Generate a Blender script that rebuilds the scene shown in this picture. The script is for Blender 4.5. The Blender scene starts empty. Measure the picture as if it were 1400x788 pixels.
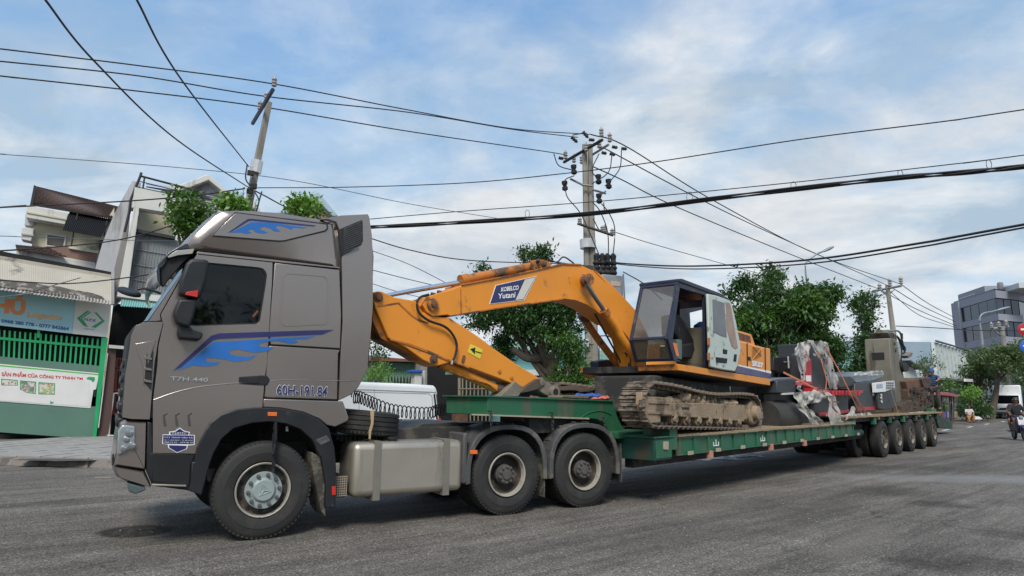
import bpy, bmesh, math, random
import numpy as np
from mathutils import Vector, Matrix, noise
random.seed(7)
SC = bpy.context.scene
COL = SC.collection
PI = math.pi
# ------------------------------------------------------------------ camera
FPX, PITCH, ROLL, CAMH = 893.0, 0.1646, 0.0084, 1.61
CAM = Vector((0, 0, CAMH))
_ct, _st, _c, _s = math.cos(PITCH), math.sin(PITCH), math.cos(ROLL), math.sin(ROLL)
AF = Vector((0, _ct, _st))
AR = Vector((1, 0, 0)) * _c + Vector((0, -_st, _ct)) * _s
AU = Vector((0, -_st, _ct)) * _c - Vector((1, 0, 0)) * _s
cam = bpy.data.objects.new('camera', bpy.data.cameras.new('camera'))
COL.objects.link(cam)
m = Matrix((AR, AU, -AF)).transposed().to_4x4()
m.translation = CAM
cam.matrix_world = m
cam.data.sensor_width = 36
cam.data.lens = 36 * FPX / 1400
cam.data.clip_end = 3000
cam.data.clip_start = .05
SC.camera = cam
SC.render.resolution_x, SC.render.resolution_y = 1024, 576
# ------------------------------------------------------------------ light
SUN_EL, SUN_AZ = math.radians(48), math.radians(186)   # azimuth clockwise from +Y
sun = bpy.data.objects.new('sun', bpy.data.lights.new('sun', 'SUN'))
COL.objects.link(sun)
sd = Vector((math.sin(SUN_AZ) * math.cos(SUN_EL), math.cos(SUN_AZ) * math.cos(SUN_EL), math.sin(SUN_EL)))
sun.rotation_euler = (-sd).to_track_quat('-Z', 'Y').to_euler()
sun.location = sd * 40
sun.data.energy = 2.8
sun.data.angle = math.radians(22)
sun.data.color = (1, .94, .84)
SC.view_settings.view_transform = 'Standard'
SC.view_settings.look = 'None'
SC.view_settings.exposure = 0.34
SC.view_settings.gamma = 1

class NT:
    """small node helper"""
    def __init__(s, tree):
        s.t = tree; tree.nodes.clear()
    def n(s, typ, **kw):
        nd = s.t.nodes.new(typ)
        for k, v in kw.items():
            if k.startswith('i_'):
                key = k[2:]; key = int(key) if key.isdigit() else key.replace('_', ' ')
                if isinstance(v, bpy.types.NodeSocket): s.t.links.new(v, nd.inputs[key])
                else: nd.inputs[key].default_value = v
            else: setattr(nd, k, v)
        return nd
    def mth(s, op, a, b=0.0, clamp=False):
        nd = s.t.nodes.new('ShaderNodeMath'); nd.operation = op; nd.use_clamp = clamp
        for i, v in enumerate((a, b)):
            if isinstance(v, bpy.types.NodeSocket): s.t.links.new(v, nd.inputs[i])
            else: nd.inputs[i].default_value = v
        return nd.outputs[0]
    def mix(s, fac, a, b, mode='MIX'):
        nd = s.t.nodes.new('ShaderNodeMix'); nd.data_type = 'RGBA'; nd.blend_type = mode
        for i, v in ((0, fac), (6, a), (7, b)):
            if isinstance(v, bpy.types.NodeSocket): s.t.links.new(v, nd.inputs[i])
            else: nd.inputs[i].default_value = v if i == 0 else (*v, 1)[:4]
        return nd.outputs[2]
    def ramp(s, fac, stops):
        nd = s.t.nodes.new('ShaderNodeValToRGB'); s.t.links.new(fac, nd.inputs[0])
        cr = nd.color_ramp
        while len(cr.elements) < len(stops): cr.elements.new(.5)
        for e, (p, c) in zip(cr.elements, stops):
            e.position = p; e.color = (c, c, c, 1) if not hasattr(c, '__len__') else (*c, 1)[:4]
        return nd.outputs[0]
    def noise(s, vec, scale, detail=4, rough=.55, dist=0):
        nd = s.n('ShaderNodeTexNoise'); s.t.links.new(vec, nd.inputs['Vector'])
        nd.inputs['Scale'].default_value = scale; nd.inputs['Detail'].default_value = detail
        nd.inputs['Roughness'].default_value = rough; nd.inputs['Distortion'].default_value = dist
        return nd.outputs[0]
    def mapping(s, vec, scale=(1, 1, 1), rot=(0, 0, 0), loc=(0, 0, 0)):
        nd = s.n('ShaderNodeMapping'); s.t.links.new(vec, nd.inputs[0])
        nd.inputs['Scale'].default_value = scale; nd.inputs['Rotation'].default_value = rot; nd.inputs['Location'].default_value = loc
        return nd.outputs[0]

SKYOFF = (19.32, 11.2, 2.37)
# sky: Nishita atmosphere with layered procedural cloud cover
W = bpy.data.worlds.new('World'); SC.world = W; W.use_nodes = True
t = NT(W.node_tree)
sky = t.n('ShaderNodeTexSky', sky_type='NISHITA', sun_disc=False, sun_elevation=SUN_EL, sun_rotation=SUN_AZ, altitude=20, air_density=1.0, dust_density=.6, ozone_density=1.6)
tc = t.n('ShaderNodeTexCoord').outputs['Generated']
sep = t.n('ShaderNodeSeparateXYZ', i_0=tc)
zz = t.mth('ADD', t.mth('MAXIMUM', sep.outputs[2], 0.0), .30)
pv = t.n('ShaderNodeCombineXYZ', i_0=t.mth('DIVIDE', sep.outputs[0], zz), i_1=t.mth('DIVIDE', sep.outputs[1], zz)).outputs[0]
big = t.noise(t.mapping(pv, (1, 1, 1), (0, 0, .5), SKYOFF), 1.15, 10, .55, .25)
fine = t.noise(t.mapping(pv, (1, 1.25, 1), (0, 0, .9), (1, 7, 0)), 4.2, 9, .6, .3)
elev = t.ramp(sep.outputs[2], [(0, .12), (.3, .05), (.6, .0), (1, 0.0)])
cov = t.mth('ADD', t.mth('ADD', t.mth('MULTIPLY', big, .74), t.mth('MULTIPLY', fine, .32)), elev)
mask = t.ramp(cov, [(.44, 0.13), (.54, .45), (.65, .95)])
shade = t.noise(t.mapping(pv, (1, 1.2, 1), (0, 0, .2), (5, 2, 0)), 2.2, 8, .58, .3)
ccol = t.mix(t.ramp(shade, [(.40, 0), (.58, 1)]), (.41, .52, .63), (.76, .80, .83))
warm = t.ramp(t.noise(t.mapping(pv, loc=(9, 1, 0)), 1.6, 5), [(.50, 0), (.62, 1)])
ccol = t.mix(t.mth('MULTIPLY', warm, .30), ccol, (.86, .78, .72))
blue = t.mix(t.ramp(sep.outputs[2], [(0, 0), (.28, .45), (.6, 1)]), (.50, .74, .90), (.12, .33, .70))
skyb = t.mix(.85, t.mix(1, sky.outputs[0], (.10, .10, .10), 'MULTIPLY'), blue)
colr = t.mix(mask, skyb, ccol)
bg = t.n('ShaderNodeBackground', i_0=colr, i_1=.86)
t.n('ShaderNodeOutputWorld', i_0=bg.outputs[0])

# ------------------------------------------------------------------ frames and measured points
class Frame:
    """A vertical-sided working frame: x along, y away from the road side, z up."""
    def __init__(s, o, x, y):
        s.o = Vector(o); s.x = Vector(x).normalized(); s.y = Vector(y).normalized(); s.z = s.x.cross(s.y)
    def P(s, x, y, z): return s.o + s.x * x + s.y * y + s.z * z
    def T(s, p, y=0.0):
        d = sight(*p); q = s.o + s.y * y
        return CAM + d * ((q - CAM).dot(s.y) / d.dot(s.y))
    def un(s, p, y=0.0):
        q = s.T(p, y) - s.o
        return q.dot(s.x), q.dot(s.z)
    def M(s, loc):
        m = Matrix((s.x, s.y, s.z)).transposed().to_4x4(); m.translation = loc; return m
def sight(px, py): return (AF * FPX + AR * (px - 700) - AU * (py - 394)).normalized()
def at(px, py, Y):
    d = sight(px, py); return CAM + d * (Y / d.y)
def on_ground(px, py, z=0.0):
    d = sight(px, py); return CAM + d * ((z - CAMH) / d.z)
def heading(o, deg):
    a = math.radians(deg)
    return Frame(o, (math.cos(a), math.sin(a), 0), (-math.sin(a), math.cos(a), 0))
TR = heading((-2.804, 7.694, 0), 31.19)      # tractor: origin under its front wheel
TL = heading((10.6, 18.966, 0), 46.26)       # trailer: origin under its first wheel
_d = sight(1480, 597)
EX = Frame(TL.P(-8.076, .1, 1.013), _d, Vector((0, 0, 1)).cross(_d))   # excavator: rear end of near track
def crop(ox, oy, s):
    return lambda *pts: [(ox + x / s, oy + y / s) for x, y in pts]
K1 = crop(140, 260, 3.284); K2 = crop(140, 480, 3.032); K3 = crop(420, 500, 3.182); K4 = crop(490, 330, 3.427)
K5 = crop(800, 360, 3.282); K6 = crop(1020, 440, 3.94); K7 = crop(0, 200, 3.581); K8 = crop(0, 380, 2.815)
P1 = crop(200, 90, 3.582); P2 = crop(700, 150, 3.15); P3 = crop(620, 330, 3.425); P4 = crop(980, 330, 4.635)
P5 = crop(1220, 380, 3.283); P6 = crop(480, 460, 5.63); Z1 = crop(160, 500, 4.924); Z2 = crop(1340, 500, 6.567)
Z3 = crop(1230, 500, 7.88); Z4 = crop(1280, 390, 7.17); Z5 = crop(1040, 455, 5.836); Z6 = crop(1140, 440, 4.924)
Z7 = crop(820, 500, 5.629); Y2 = crop(300, 280, 4.927); Y3 = crop(500, 380, 4.93); Y4 = crop(640, 500, 5.63)
Y5 = crop(0, 380, 7.88); Y6 = crop(0, 480, 6.565); Y7 = crop(860, 370, 4.633); Y8 = crop(1180, 440, 5.63)
PX = lambda *pts: list(pts)

# ------------------------------------------------------------------ materials
MATS = {}
def mat(name, col, rough=.6, metal=0.0, var=.18, scale=2.5, bump=0.0, bscale=60, dirt=None, dirt_at=.56, dirt_scale=1.3,
        streak=False, coat=0.0, spec=.5, alpha=None, fine=0.0):
    if name in MATS: return MATS[name]
    m = bpy.data.materials.new(name); m.use_nodes = True; MATS[name] = m
    t = NT(m.node_tree)
    oc = t.n('ShaderNodeTexCoord').outputs['Object']
    nz = t.noise(oc, scale, 5)
    c = t.mix(1, col, t.ramp(nz, [(.25, 1 - var), (.75, 1 + var * .6)]), 'MULTIPLY')
    if fine:
        c = t.mix(1, c, t.ramp(t.noise(oc, bscale * 1.4, 3), [(.3, 1 - fine), (.7, 1 + fine)]), 'MULTIPLY')
    rr = t.ramp(nz, [(.3, min(1, rough * .85)), (.7, min(1, rough * 1.15))])
    if dirt:
        v = t.mapping(oc, (1, 1, .16)) if streak else oc
        dn = t.noise(v, dirt_scale, 8, .68, .2)
        dm = t.ramp(dn, [(dirt_at - .04, 0), (dirt_at + .05, 1)])
        c = t.mix(dm, c, dirt)
        rr = t.mth('MAXIMUM', rr, t.mth('MULTIPLY', dm, .8))
    b = t.n('ShaderNodeBsdfPrincipled', i_0=c, i_Roughness=rr, i_Metallic=metal)
    b.inputs['Coat Weight'].default_value = coat; b.inputs['Coat Roughness'].default_value = .12
    b.inputs['Specular IOR Level'].default_value = spec
    if alpha is not None: b.inputs['Alpha'].default_value = alpha
    if bump:
        bn = t.n('ShaderNodeBump', i_Height=t.noise(oc, bscale, 4), i_Strength=bump, i_Distance=.02)
        t.t.links.new(bn.outputs[0], b.inputs['Normal'])
    t.n('ShaderNodeOutputMaterial', i_0=b.outputs[0])
    return m
def leafmat(name, c1, c2, tr=.25):
    m = bpy.data.materials.new(name); m.use_nodes = True
    t = NT(m.node_tree)
    g = t.n('ShaderNodeNewGeometry')
    oc = t.n('ShaderNodeTexCoord').outputs['Object']
    f = t.mth('ADD', t.mth('MULTIPLY', g.outputs['Random Per Island'], .5), t.mth('MULTIPLY', t.ramp(t.noise(oc, 1.3, 3), [(.35, 0), (.65, 1)]), .5))
    c = t.mix(f, c1, c2)
    b = t.n('ShaderNodeBsdfPrincipled', i_0=c, i_Roughness=.45)
    tl = t.n('ShaderNodeBsdfTranslucent', i_0=t.mix(.4, c, (.25, .35, .03)))
    mx = t.n('ShaderNodeMixShader', i_0=tr, i_1=b.outputs[0], i_2=tl.outputs[0])
    t.n('ShaderNodeOutputMaterial', i_0=mx.outputs[0])
    return m
def filmmat(name, col, lo, hi, scale=6):
    m = bpy.data.materials.new(name); m.use_nodes = True
    t = NT(m.node_tree)
    oc = t.n('ShaderNodeTexCoord').outputs['Object']
    n1 = t.noise(t.mapping(oc, (1, 1, .45)), scale * .6, 4, .5, .4)
    b = t.n('ShaderNodeBsdfPrincipled', i_0=(*col, 1), i_Roughness=.55, i_Alpha=t.ramp(n1, [(.38, lo), (.62, hi)]))
    bn = t.n('ShaderNodeBump', i_Height=t.noise(oc, scale * 2.2, 5, .6, 1), i_Strength=.4, i_Distance=.03)
    t.t.links.new(bn.outputs[0], b.inputs['Normal'])
    t.n('ShaderNodeOutputMaterial', i_0=b.outputs[0])
    return m

# ------------------------------------------------------------------ mesh builder
def link(o, parent=None):
    COL.objects.link(o)
    if parent: o.parent = parent
    return o
ROOTLOC = {}
def thing(name, label, cat, loc, group=None):
    o = bpy.data.objects.new(name, None); link(o)
    o.location = loc; o.empty_display_size = .2
    o['label'] = label; o['category'] = cat
    if group: o['group'] = group
    ROOTLOC[o.name] = Vector(loc)
    return o
def base(o):
    while o.parent: o = o.parent
    return ROOTLOC[o.name]
def tag(o, label, cat, group=None):
    o['label'] = label; o['category'] = cat
    if group: o['group'] = group
    return o
class MB:
    def __init__(s): s.v = []; s.f = []
    def add(s, vs, fs):
        b = len(s.v); s.v += [Vector(v) for v in vs]; s.f += [[i + b for i in f] for f in fs]; return s
    def prism(s, pts, vec):
        n = len(pts); vec = Vector(vec)
        return s.add(list(pts) + [p + vec for p in pts], [list(range(n)), list(range(2 * n - 1, n - 1, -1))] + [[i, i + n, (i + 1) % n + n, (i + 1) % n] for i in range(n)])
    def plate(s, fr, px, y, d):
        """outline measured on the frame's plane y, given the thickness d going inward"""
        return s.prism([fr.T(p, y) for p in px], fr.y * d)
    def box(s, fr, x0, x1, y0, y1, z0, z1):
        return s.prism([fr.P(x0, y0, z0), fr.P(x1, y0, z0), fr.P(x1, y0, z1), fr.P(x0, y0, z1)], fr.y * (y1 - y0))
    def quad(s, *p): return s.add(p, [list(range(len(p)))])
    def tube(s, pts, r, n=8, r2=None, cap=True):
        pts = [Vector(p) for p in pts]; k = len(pts); vs = []
        up = Vector((0, 0, 1))
        for i, p in enumerate(pts):
            d = (pts[min(i + 1, k - 1)] - pts[max(i - 1, 0)])
            if d.length < 1e-9: d = Vector((0, 0, 1))
            d.normalize()
            a = d.cross(up)
            if a.length < .05: a = d.cross(Vector((1, 0, 0)))
            a.normalize(); b = d.cross(a).normalized()
            rr = r if r2 is None else r + (r2 - r) * i / max(1, k - 1)
            if hasattr(r, '__len__'): rr = r[i]
            for j in range(n):
                an = 2 * PI * j / n; vs.append(p + a * math.cos(an) * rr + b * math.sin(an) * rr)
        fs = [[i * n + j, i * n + (j + 1) % n, (i + 1) * n + (j + 1) % n, (i + 1) * n + j] for i in range(k - 1) for j in range(n)]
        if cap: fs += [list(range(n)), list(range((k - 1) * n, k * n))]
        return s.add(vs, fs)
    def lathe(s, o, ax, prof, n=24, closed=False, cap=True):
        o = Vector(o); ax = Vector(ax).normalized()
        a = ax.cross(Vector((0, 0, 1)))
        if a.length < .05: a = ax.cross(Vector((1, 0, 0)))
        a.normalize(); b = ax.cross(a); k = len(prof); vs = []
        for h, r in prof:
            for j in range(n):
                an = 2 * PI * j / n; vs.append(o + ax * h + a * math.cos(an) * r + b * math.sin(an) * r)
        fs = [[i * n + j, i * n + (j + 1) % n, (i + 1) % k * n + (j + 1) % n, (i + 1) % k * n + j] for i in range(k if closed else k - 1) for j in range(n)]
        if not closed and cap: fs += [list(range(n)), list(range((k - 1) * n, k * n))]
        return s.add(vs, fs)
    def ring(s, outer, inner, vec, k=72):
        """plate with a hole: both outlines star-shaped about the hole's centre, points coplanar"""
        c = sum(inner, Vector()) / len(inner); ax = (inner[0] - c).normalized()
        vec = Vector(vec); nn = vec.normalized(); bx = nn.cross(ax).normalized()
        def uv(p): q = p - c; return (q.dot(ax), q.dot(bx))
        O = [uv(p) for p in outer]; I = [uv(p) for p in inner]
        angs = sorted(set([round(math.atan2(y, x), 5) for x, y in O + I] + [-PI + 2 * PI * (i + .37) / k for i in range(k)]))
        def hit(poly, a):
            dx, dy = math.cos(a), math.sin(a); best = 0
            for i in range(len(poly)):
                x1, y1 = poly[i]; x2, y2 = poly[(i + 1) % len(poly)]
                ex, ey = x2 - x1, y2 - y1; den = dx * ey - dy * ex
                if abs(den) < 1e-12: continue
                tt = (x1 * ey - y1 * ex) / den; u = (x1 * dy - y1 * dx) / den
                if tt > 0 and -1e-4 <= u <= 1 + 1e-4: best = max(best, tt)
            return c + ax * dx * best + bx * dy * best
        po = [hit(O, a) for a in angs]; pi = [hit(I, a) for a in angs]; n = len(angs)
        vs = po + pi + [p + vec for p in po] + [p + vec for p in pi]; fs = []
        for i in range(n):
            j = (i + 1) % n
            fs += [[i, j, n + j, n + i], [2 * n + i, 3 * n + i, 3 * n + j, 2 * n + j], [i, 2 * n + i, 2 * n + j, j], [n + i, n + j, 3 * n + j, 3 * n + i]]
        return s.add(vs, fs)
    def ringpx(s, fr, outer, inner, y, d): return s.ring([fr.T(p, y) for p in outer], [fr.T(p, y) for p in inner], fr.y * d)
    def build(s, name, mt, parent=None, bev=0, smooth=35, label=None, kind=None, recalc=True, seg=2, origin=None):
        if parent is not None: L = base(parent)
        elif origin is not None: L = Vector(origin)
        else:
            xs = [v.x for v in s.v]; ys = [v.y for v in s.v]
            L = Vector(((min(xs) + max(xs)) / 2, (min(ys) + max(ys)) / 2, min(v.z for v in s.v)))
        me = bpy.data.meshes.new(name)
        me.from_pydata([v - L for v in s.v], [], s.f)
        if recalc:
            bm = bmesh.new(); bm.from_mesh(me)
            bmesh.ops.recalc_face_normals(bm, faces=bm.faces)
            bm.to_mesh(me); bm.free()
        me.validate()
        o = bpy.data.objects.new(name, me)
        if isinstance(mt, (list, tuple)):
            for q in mt: me.materials.append(q)
        elif mt: me.materials.append(mt)
        link(o, parent)
        if parent is None: o.location = L; ROOTLOC[o.name] = L
        if smooth:
            me.shade_smooth(); me.set_sharp_from_angle(angle=math.radians(smooth))
        if bev:
            md = o.modifiers.new('bevel', 'BEVEL'); md.width = bev; md.segments = seg; md.limit_method = 'ANGLE'; md.angle_limit = math.radians(35)
        if label: o['label'] = label
        if kind: o['kind'] = kind
        return o
def inst(src, name, parent, mtx):
    """another object on the same mesh; mtx is its world matrix"""
    o = bpy.data.objects.new(name, src if isinstance(src, bpy.types.Mesh) else src.data)
    if not isinstance(src, bpy.types.Mesh):
        for md in src.modifiers:
            if md.type == 'BEVEL':
                n = o.modifiers.new('bevel', 'BEVEL'); n.width = md.width; n.segments = md.segments; n.limit_method = 'ANGLE'; n.angle_limit = md.angle_limit
    link(o, parent)
    mm = mtx.copy(); 
    if parent: mm.translation = mtx.translation - base(parent)
    o.matrix_local = mm
    return o
def localmesh(mb, name, mt, smooth=35):
    """mesh in its own coordinates, to be placed with inst()"""
    me = bpy.data.meshes.new(name); me.from_pydata(mb.v, [], mb.f)
    bm = bmesh.new(); bm.from_mesh(me); bmesh.ops.recalc_face_normals(bm, faces=bm.faces); bm.to_mesh(me); bm.free()
    me.materials.append(mt)
    if smooth: me.shade_smooth(); me.set_sharp_from_angle(angle=math.radians(smooth))
    return me
def copy_tree(o, parent=None):
    c = o.copy(); link(c, parent)
    for ch in list(o.children): copy_tree(ch, c)
    return c
def struct(mb, name, mt, **kw):
    return mb.build(name, mt, kind='structure', **kw)
def lettering(string, corners, mt, parent, name='lettering', thick=.004, offset=0.0, out=None, bold=0.0):
    """writing fitted to four corners (TL, TR, BR, BL) that lie on the thing it is written on"""
    cu = bpy.data.curves.new('txt', 'FONT'); cu.body = string; cu.offset = bold; cu.resolution_u = 3
    ob = bpy.data.objects.new('txt', cu); COL.objects.link(ob)
    bpy.context.view_layer.update()
    dg = bpy.context.evaluated_depsgraph_get()
    me = bpy.data.meshes.new_from_object(ob.evaluated_get(dg))
    bpy.data.objects.remove(ob); bpy.data.curves.remove(cu)
    vs = [v.co.copy() for v in me.vertices]; fs = [list(p.vertices) for p in me.polygons]
    bpy.data.meshes.remove(me)
    if not vs: return None
    x0 = min(v.x for v in vs); x1 = max(v.x for v in vs); y0 = min(v.y for v in vs); y1 = max(v.y for v in vs)
    a, b, c, d = corners; nrm = (b - a).cross(d - a).normalized()
    if nrm.dot(CAM - a) < 0: nrm = -nrm
    mb = MB(); out_v = []
    for v in vs:
        u = (v.x - x0) / (x1 - x0 + 1e-9); w = (y1 - v.y) / (y1 - y0 + 1e-9)
        out_v.append((a * (1 - u) + b * u) * (1 - w) + (d * (1 - u) + c * u) * w + nrm * (thick + offset))
    mb.add(out_v, fs)
    return mb.build(name, mt, parent, smooth=0, recalc=False)
def catmull(pts, k=8):
    pts = [Vector(p) for p in pts]
    if len(pts) < 3:
        return [pts[0].lerp(pts[1], i / k) for i in range(k + 1)]
    e = [pts[0] * 2 - pts[1]] + pts + [pts[-1] * 2 - pts[-2]]; out = []
    for i in range(1, len(e) - 2):
        p0, p1, p2, p3 = e[i - 1:i + 3]
        for j in range(k):
            t = j / k
            out.append(.5 * ((2 * p1) + (p2 - p0) * t + (2 * p0 - 5 * p1 + 4 * p2 - p3) * t * t + (3 * p1 - p0 - 3 * p2 + p3) * t ** 3))
    out.append(pts[-1]); return out
# ------------------------------------------------------------------ common materials
PAINT = mat('taupe_paint', (.305, .262, .238), .21, .70, .06, 1.2, coat=.18, dirt=(.15, .135, .125), dirt_at=.68, dirt_scale=.9)
SEAM = mat('seam_black', (.012, .012, .013), .7)
BLACKP = mat('black_plastic', (.013, .0145, .017), .5, 0, .25, 3, bump=.05, bscale=200, dirt=(.06, .056, .05), dirt_at=.62, dirt_scale=3)
GREYP = mat('grey_plastic', (.07, .07, .072), .62, 0, .2, 3, bump=.08, bscale=120, dirt=(.13, .12, .105), dirt_at=.55, dirt_scale=3.5)
RUBBER = mat('tyre_rubber', (.024, .0235, .023), .75, 0, .15, 3, bump=.06, bscale=90, dirt=(.036, .034, .031), dirt_at=.56, dirt_scale=3)
GLASSD = mat('dark_glass', (.004, .005, .006), .05, 0, 0, spec=.12)
ALU = mat('aluminium', (.46, .42, .35), .42, .7, .12, 1.5, dirt=(.27, .25, .21), dirt_at=.6, dirt_scale=1.6, streak=True)
STRAPM = mat('strap_steel', (.30, .30, .30), .45, .7, .15)
CHROME = mat('chrome', (.75, .76, .78), .16, 1, .03)
RIMG = mat('rim_grey', (.36, .335, .285), .5, .15, .2, 6, dirt=(.22, .19, .15), dirt_at=.6, dirt_scale=14)
DISH = mat('rim_dish', (.055, .046, .037), .8, 0, .25, 5, dirt=(.12, .10, .08), dirt_at=.58, dirt_scale=9)
RIMR = mat('rim_rust', (.27, .235, .19), .8, 0, .3, 6, dirt=(.08, .06, .045), dirt_at=.5, dirt_scale=7)
HUBT = mat('hub_teal', (.30, .355, .35), .45, .1, .08, 6, dirt=(.24, .24, .22), dirt_at=.66, dirt_scale=14)
HUBD = mat('hub_dark', (.085, .08, .073), .75, 0, .3, 8, bump=.2, bscale=60)
ORANGE = mat('marker_orange', (.75, .16, .03), .3)
REDM = mat('marker_red', (.55, .03, .02), .3)
NAVY = mat('navy_print', (.022, .024, .12), .35, coat=.2)
BLUEP = mat('blue_print', (.018, .14, .46), .35, coat=.2)
WHITE = mat('white_print', (.78, .79, .78), .5, 0, .05)
WHITEP = mat('white_paint', (.72, .74, .75), .35, 0, .06, 1, coat=.2, dirt=(.5, .5, .48), dirt_at=.66)
CHASSIS = mat('chassis_dark', (.030, .029, .028), .8, 0, .3, 4, bump=.2, bscale=50, dirt=(.075, .068, .058), dirt_at=.55, dirt_scale=4)
MUDRUB = mat('muddy_rubber', (.05, .047, .042), .9, 0, .3, 5, bump=.5, bscale=40, dirt=(.13, .115, .095), dirt_at=.5, dirt_scale=7)
CONC = mat('concrete', (.27, .25, .215), .9, 0, .2, 2, bump=.3, bscale=40, dirt=(.17, .16, .14), dirt_at=.58, dirt_scale=2, streak=True)
WIRE = mat('cable_black', (.018, .018, .022), .7)
WIREG = mat('cable_grey', (.10, .10, .11), .6)

# ------------------------------------------------------------------ ground and road
def asphalt():
    m = bpy.data.materials.new('asphalt'); m.use_nodes = True
    t = NT(m.node_tree)
    oc = t.n('ShaderNodeTexCoord').outputs['Object']
    n0 = t.noise(oc, .22, 6, .6); n1 = t.noise(oc, 1.6, 6, .62); n2 = t.noise(oc, 45, 3, .7)
    n4 = t.n('ShaderNodeTexVoronoi', i_Scale=60.0, i_Vector=oc)
    along = t.noise(t.mapping(t.mapping(oc, rot=(0, 0, math.radians(-38))), (.10, .9, 1)), 1.5, 6, .6, .25)
    track = t.noise(t.mapping(t.mapping(oc, rot=(0, 0, math.radians(-42))), (.16, 2.2, 1)), 2.6, 5, .65, .3)
    c = t.mix(t.ramp(n0, [(.3, 0), (.7, 1)]), (.116, .107, .096), (.168, .154, .137))
    c = t.mix(1, c, t.ramp(along, [(.34, .70), (.5, 1.0), (.66, 1.24)]), 'MULTIPLY')
    c = t.mix(1, c, t.ramp(track, [(.36, .80), (.5, 1.0), (.64, 1.14)]), 'MULTIPLY')
    c = t.mix(1, c, t.ramp(n1, [(.3, .84), (.7, 1.14)]), 'MULTIPLY')
    c = t.mix(1, c, t.ramp(n2, [(.3, .55), (.7, 1.5)]), 'MULTIPLY')
    sp = t.n('ShaderNodeTexVoronoi', i_Scale=70.0, i_Vector=oc)
    spv = t.n('ShaderNodeSeparateColor', i_0=sp.outputs['Color']).outputs[0]
    c = t.mix(1, c, t.ramp(spv, [(.0, .55), (.5, 1.0), (.86, 1.15), (1.0, 2.1)]), 'MULTIPLY')
    cv = t.n('ShaderNodeTexVoronoi', feature='DISTANCE_TO_EDGE', i_Scale=.55, i_Vector=t.n('ShaderNodeVectorMath', operation='ADD', i_0=oc, i_1=t.n('ShaderNodeTexNoise', i_Scale=2.5, i_Detail=5.0, i_Vector=oc).outputs[1]).outputs[0])
    crk = t.mth('MULTIPLY', t.ramp(cv.outputs[0], [(.004, 1), (.012, 0)]), t.ramp(t.noise(oc, .5, 3), [(.50, 0), (.60, .6)]))
    c = t.mix(crk, c, (.03, .028, .026))
    c = t.mix(1, c, t.ramp(n4.outputs['Distance'], [(.15, 1.25), (.6, .85)]), 'MULTIPLY')
    # dark and pale patches, one under the trailer deck, the rest worn-in stains, each with a place of its own: (x, y, length, width, heading, colour, strength)
    warp = t.n('ShaderNodeTexNoise', i_Scale=1.8, i_Detail=6.0, i_Roughness=.65, i_Vector=oc).outputs[1]
    wv = t.n('ShaderNodeVectorMath', operation='SUBTRACT', i_0=warp, i_1=(.5, .5, .5)).outputs[0]
    wv = t.n('ShaderNodeVectorMath', operation='SCALE', i_0=wv); wv.inputs['Scale'].default_value = .8
    pos = t.n('ShaderNodeVectorMath', operation='ADD', i_0=oc, i_1=wv.outputs[0]).outputs[0]
    wv2 = t.n('ShaderNodeVectorMath', operation='SCALE', i_0=wv.inputs[0].links[0].from_socket); wv2.inputs['Scale'].default_value = .25
    oc_soft = t.n('ShaderNodeVectorMath', operation='ADD', i_0=oc, i_1=wv2.outputs[0]).outputs[0]
    g = on_ground
    patches = [((1215, 672), .95, .75, 35, (.024, .022, .020), .65),
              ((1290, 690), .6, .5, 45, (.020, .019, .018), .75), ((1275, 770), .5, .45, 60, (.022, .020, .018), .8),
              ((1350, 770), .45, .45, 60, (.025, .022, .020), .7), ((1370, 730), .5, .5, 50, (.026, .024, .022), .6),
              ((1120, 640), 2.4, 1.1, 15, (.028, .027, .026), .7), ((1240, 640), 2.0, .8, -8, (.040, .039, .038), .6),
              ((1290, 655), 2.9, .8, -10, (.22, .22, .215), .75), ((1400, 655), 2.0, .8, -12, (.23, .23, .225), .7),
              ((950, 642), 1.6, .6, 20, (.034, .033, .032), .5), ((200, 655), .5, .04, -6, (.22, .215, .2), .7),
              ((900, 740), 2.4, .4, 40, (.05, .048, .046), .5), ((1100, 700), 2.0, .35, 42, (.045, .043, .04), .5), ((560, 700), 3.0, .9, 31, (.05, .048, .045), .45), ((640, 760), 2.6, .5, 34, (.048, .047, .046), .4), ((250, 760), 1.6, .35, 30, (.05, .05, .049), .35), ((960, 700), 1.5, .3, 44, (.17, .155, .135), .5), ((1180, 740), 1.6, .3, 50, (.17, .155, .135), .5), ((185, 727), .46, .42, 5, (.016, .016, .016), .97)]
    for (p, a, b, hd, cc, st) in patches:
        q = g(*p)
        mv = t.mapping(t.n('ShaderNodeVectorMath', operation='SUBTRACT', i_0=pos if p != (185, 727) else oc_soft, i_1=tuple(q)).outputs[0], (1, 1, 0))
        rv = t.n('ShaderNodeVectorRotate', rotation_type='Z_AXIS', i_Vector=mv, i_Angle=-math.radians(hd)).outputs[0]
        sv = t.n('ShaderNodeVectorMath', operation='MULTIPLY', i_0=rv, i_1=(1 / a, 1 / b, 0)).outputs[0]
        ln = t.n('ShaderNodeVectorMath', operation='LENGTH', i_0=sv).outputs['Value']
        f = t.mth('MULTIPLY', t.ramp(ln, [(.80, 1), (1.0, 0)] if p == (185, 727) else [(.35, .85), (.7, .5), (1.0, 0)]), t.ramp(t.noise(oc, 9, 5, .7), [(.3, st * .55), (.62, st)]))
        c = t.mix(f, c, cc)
    b = t.n('ShaderNodeBsdfPrincipled', i_0=c, i_Roughness=t.ramp(n1, [(.3, .78), (.7, .95)]))
    b.inputs['Specular IOR Level'].default_value = .15
    bn = t.n('ShaderNodeBump', i_Height=t.mth('ADD', n2, t.mth('MULTIPLY', n4.outputs['Distance'], -.8)), i_Strength=.55, i_Distance=.012)
    t.t.links.new(bn.outputs[0], b.inputs['Normal'])
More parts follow.
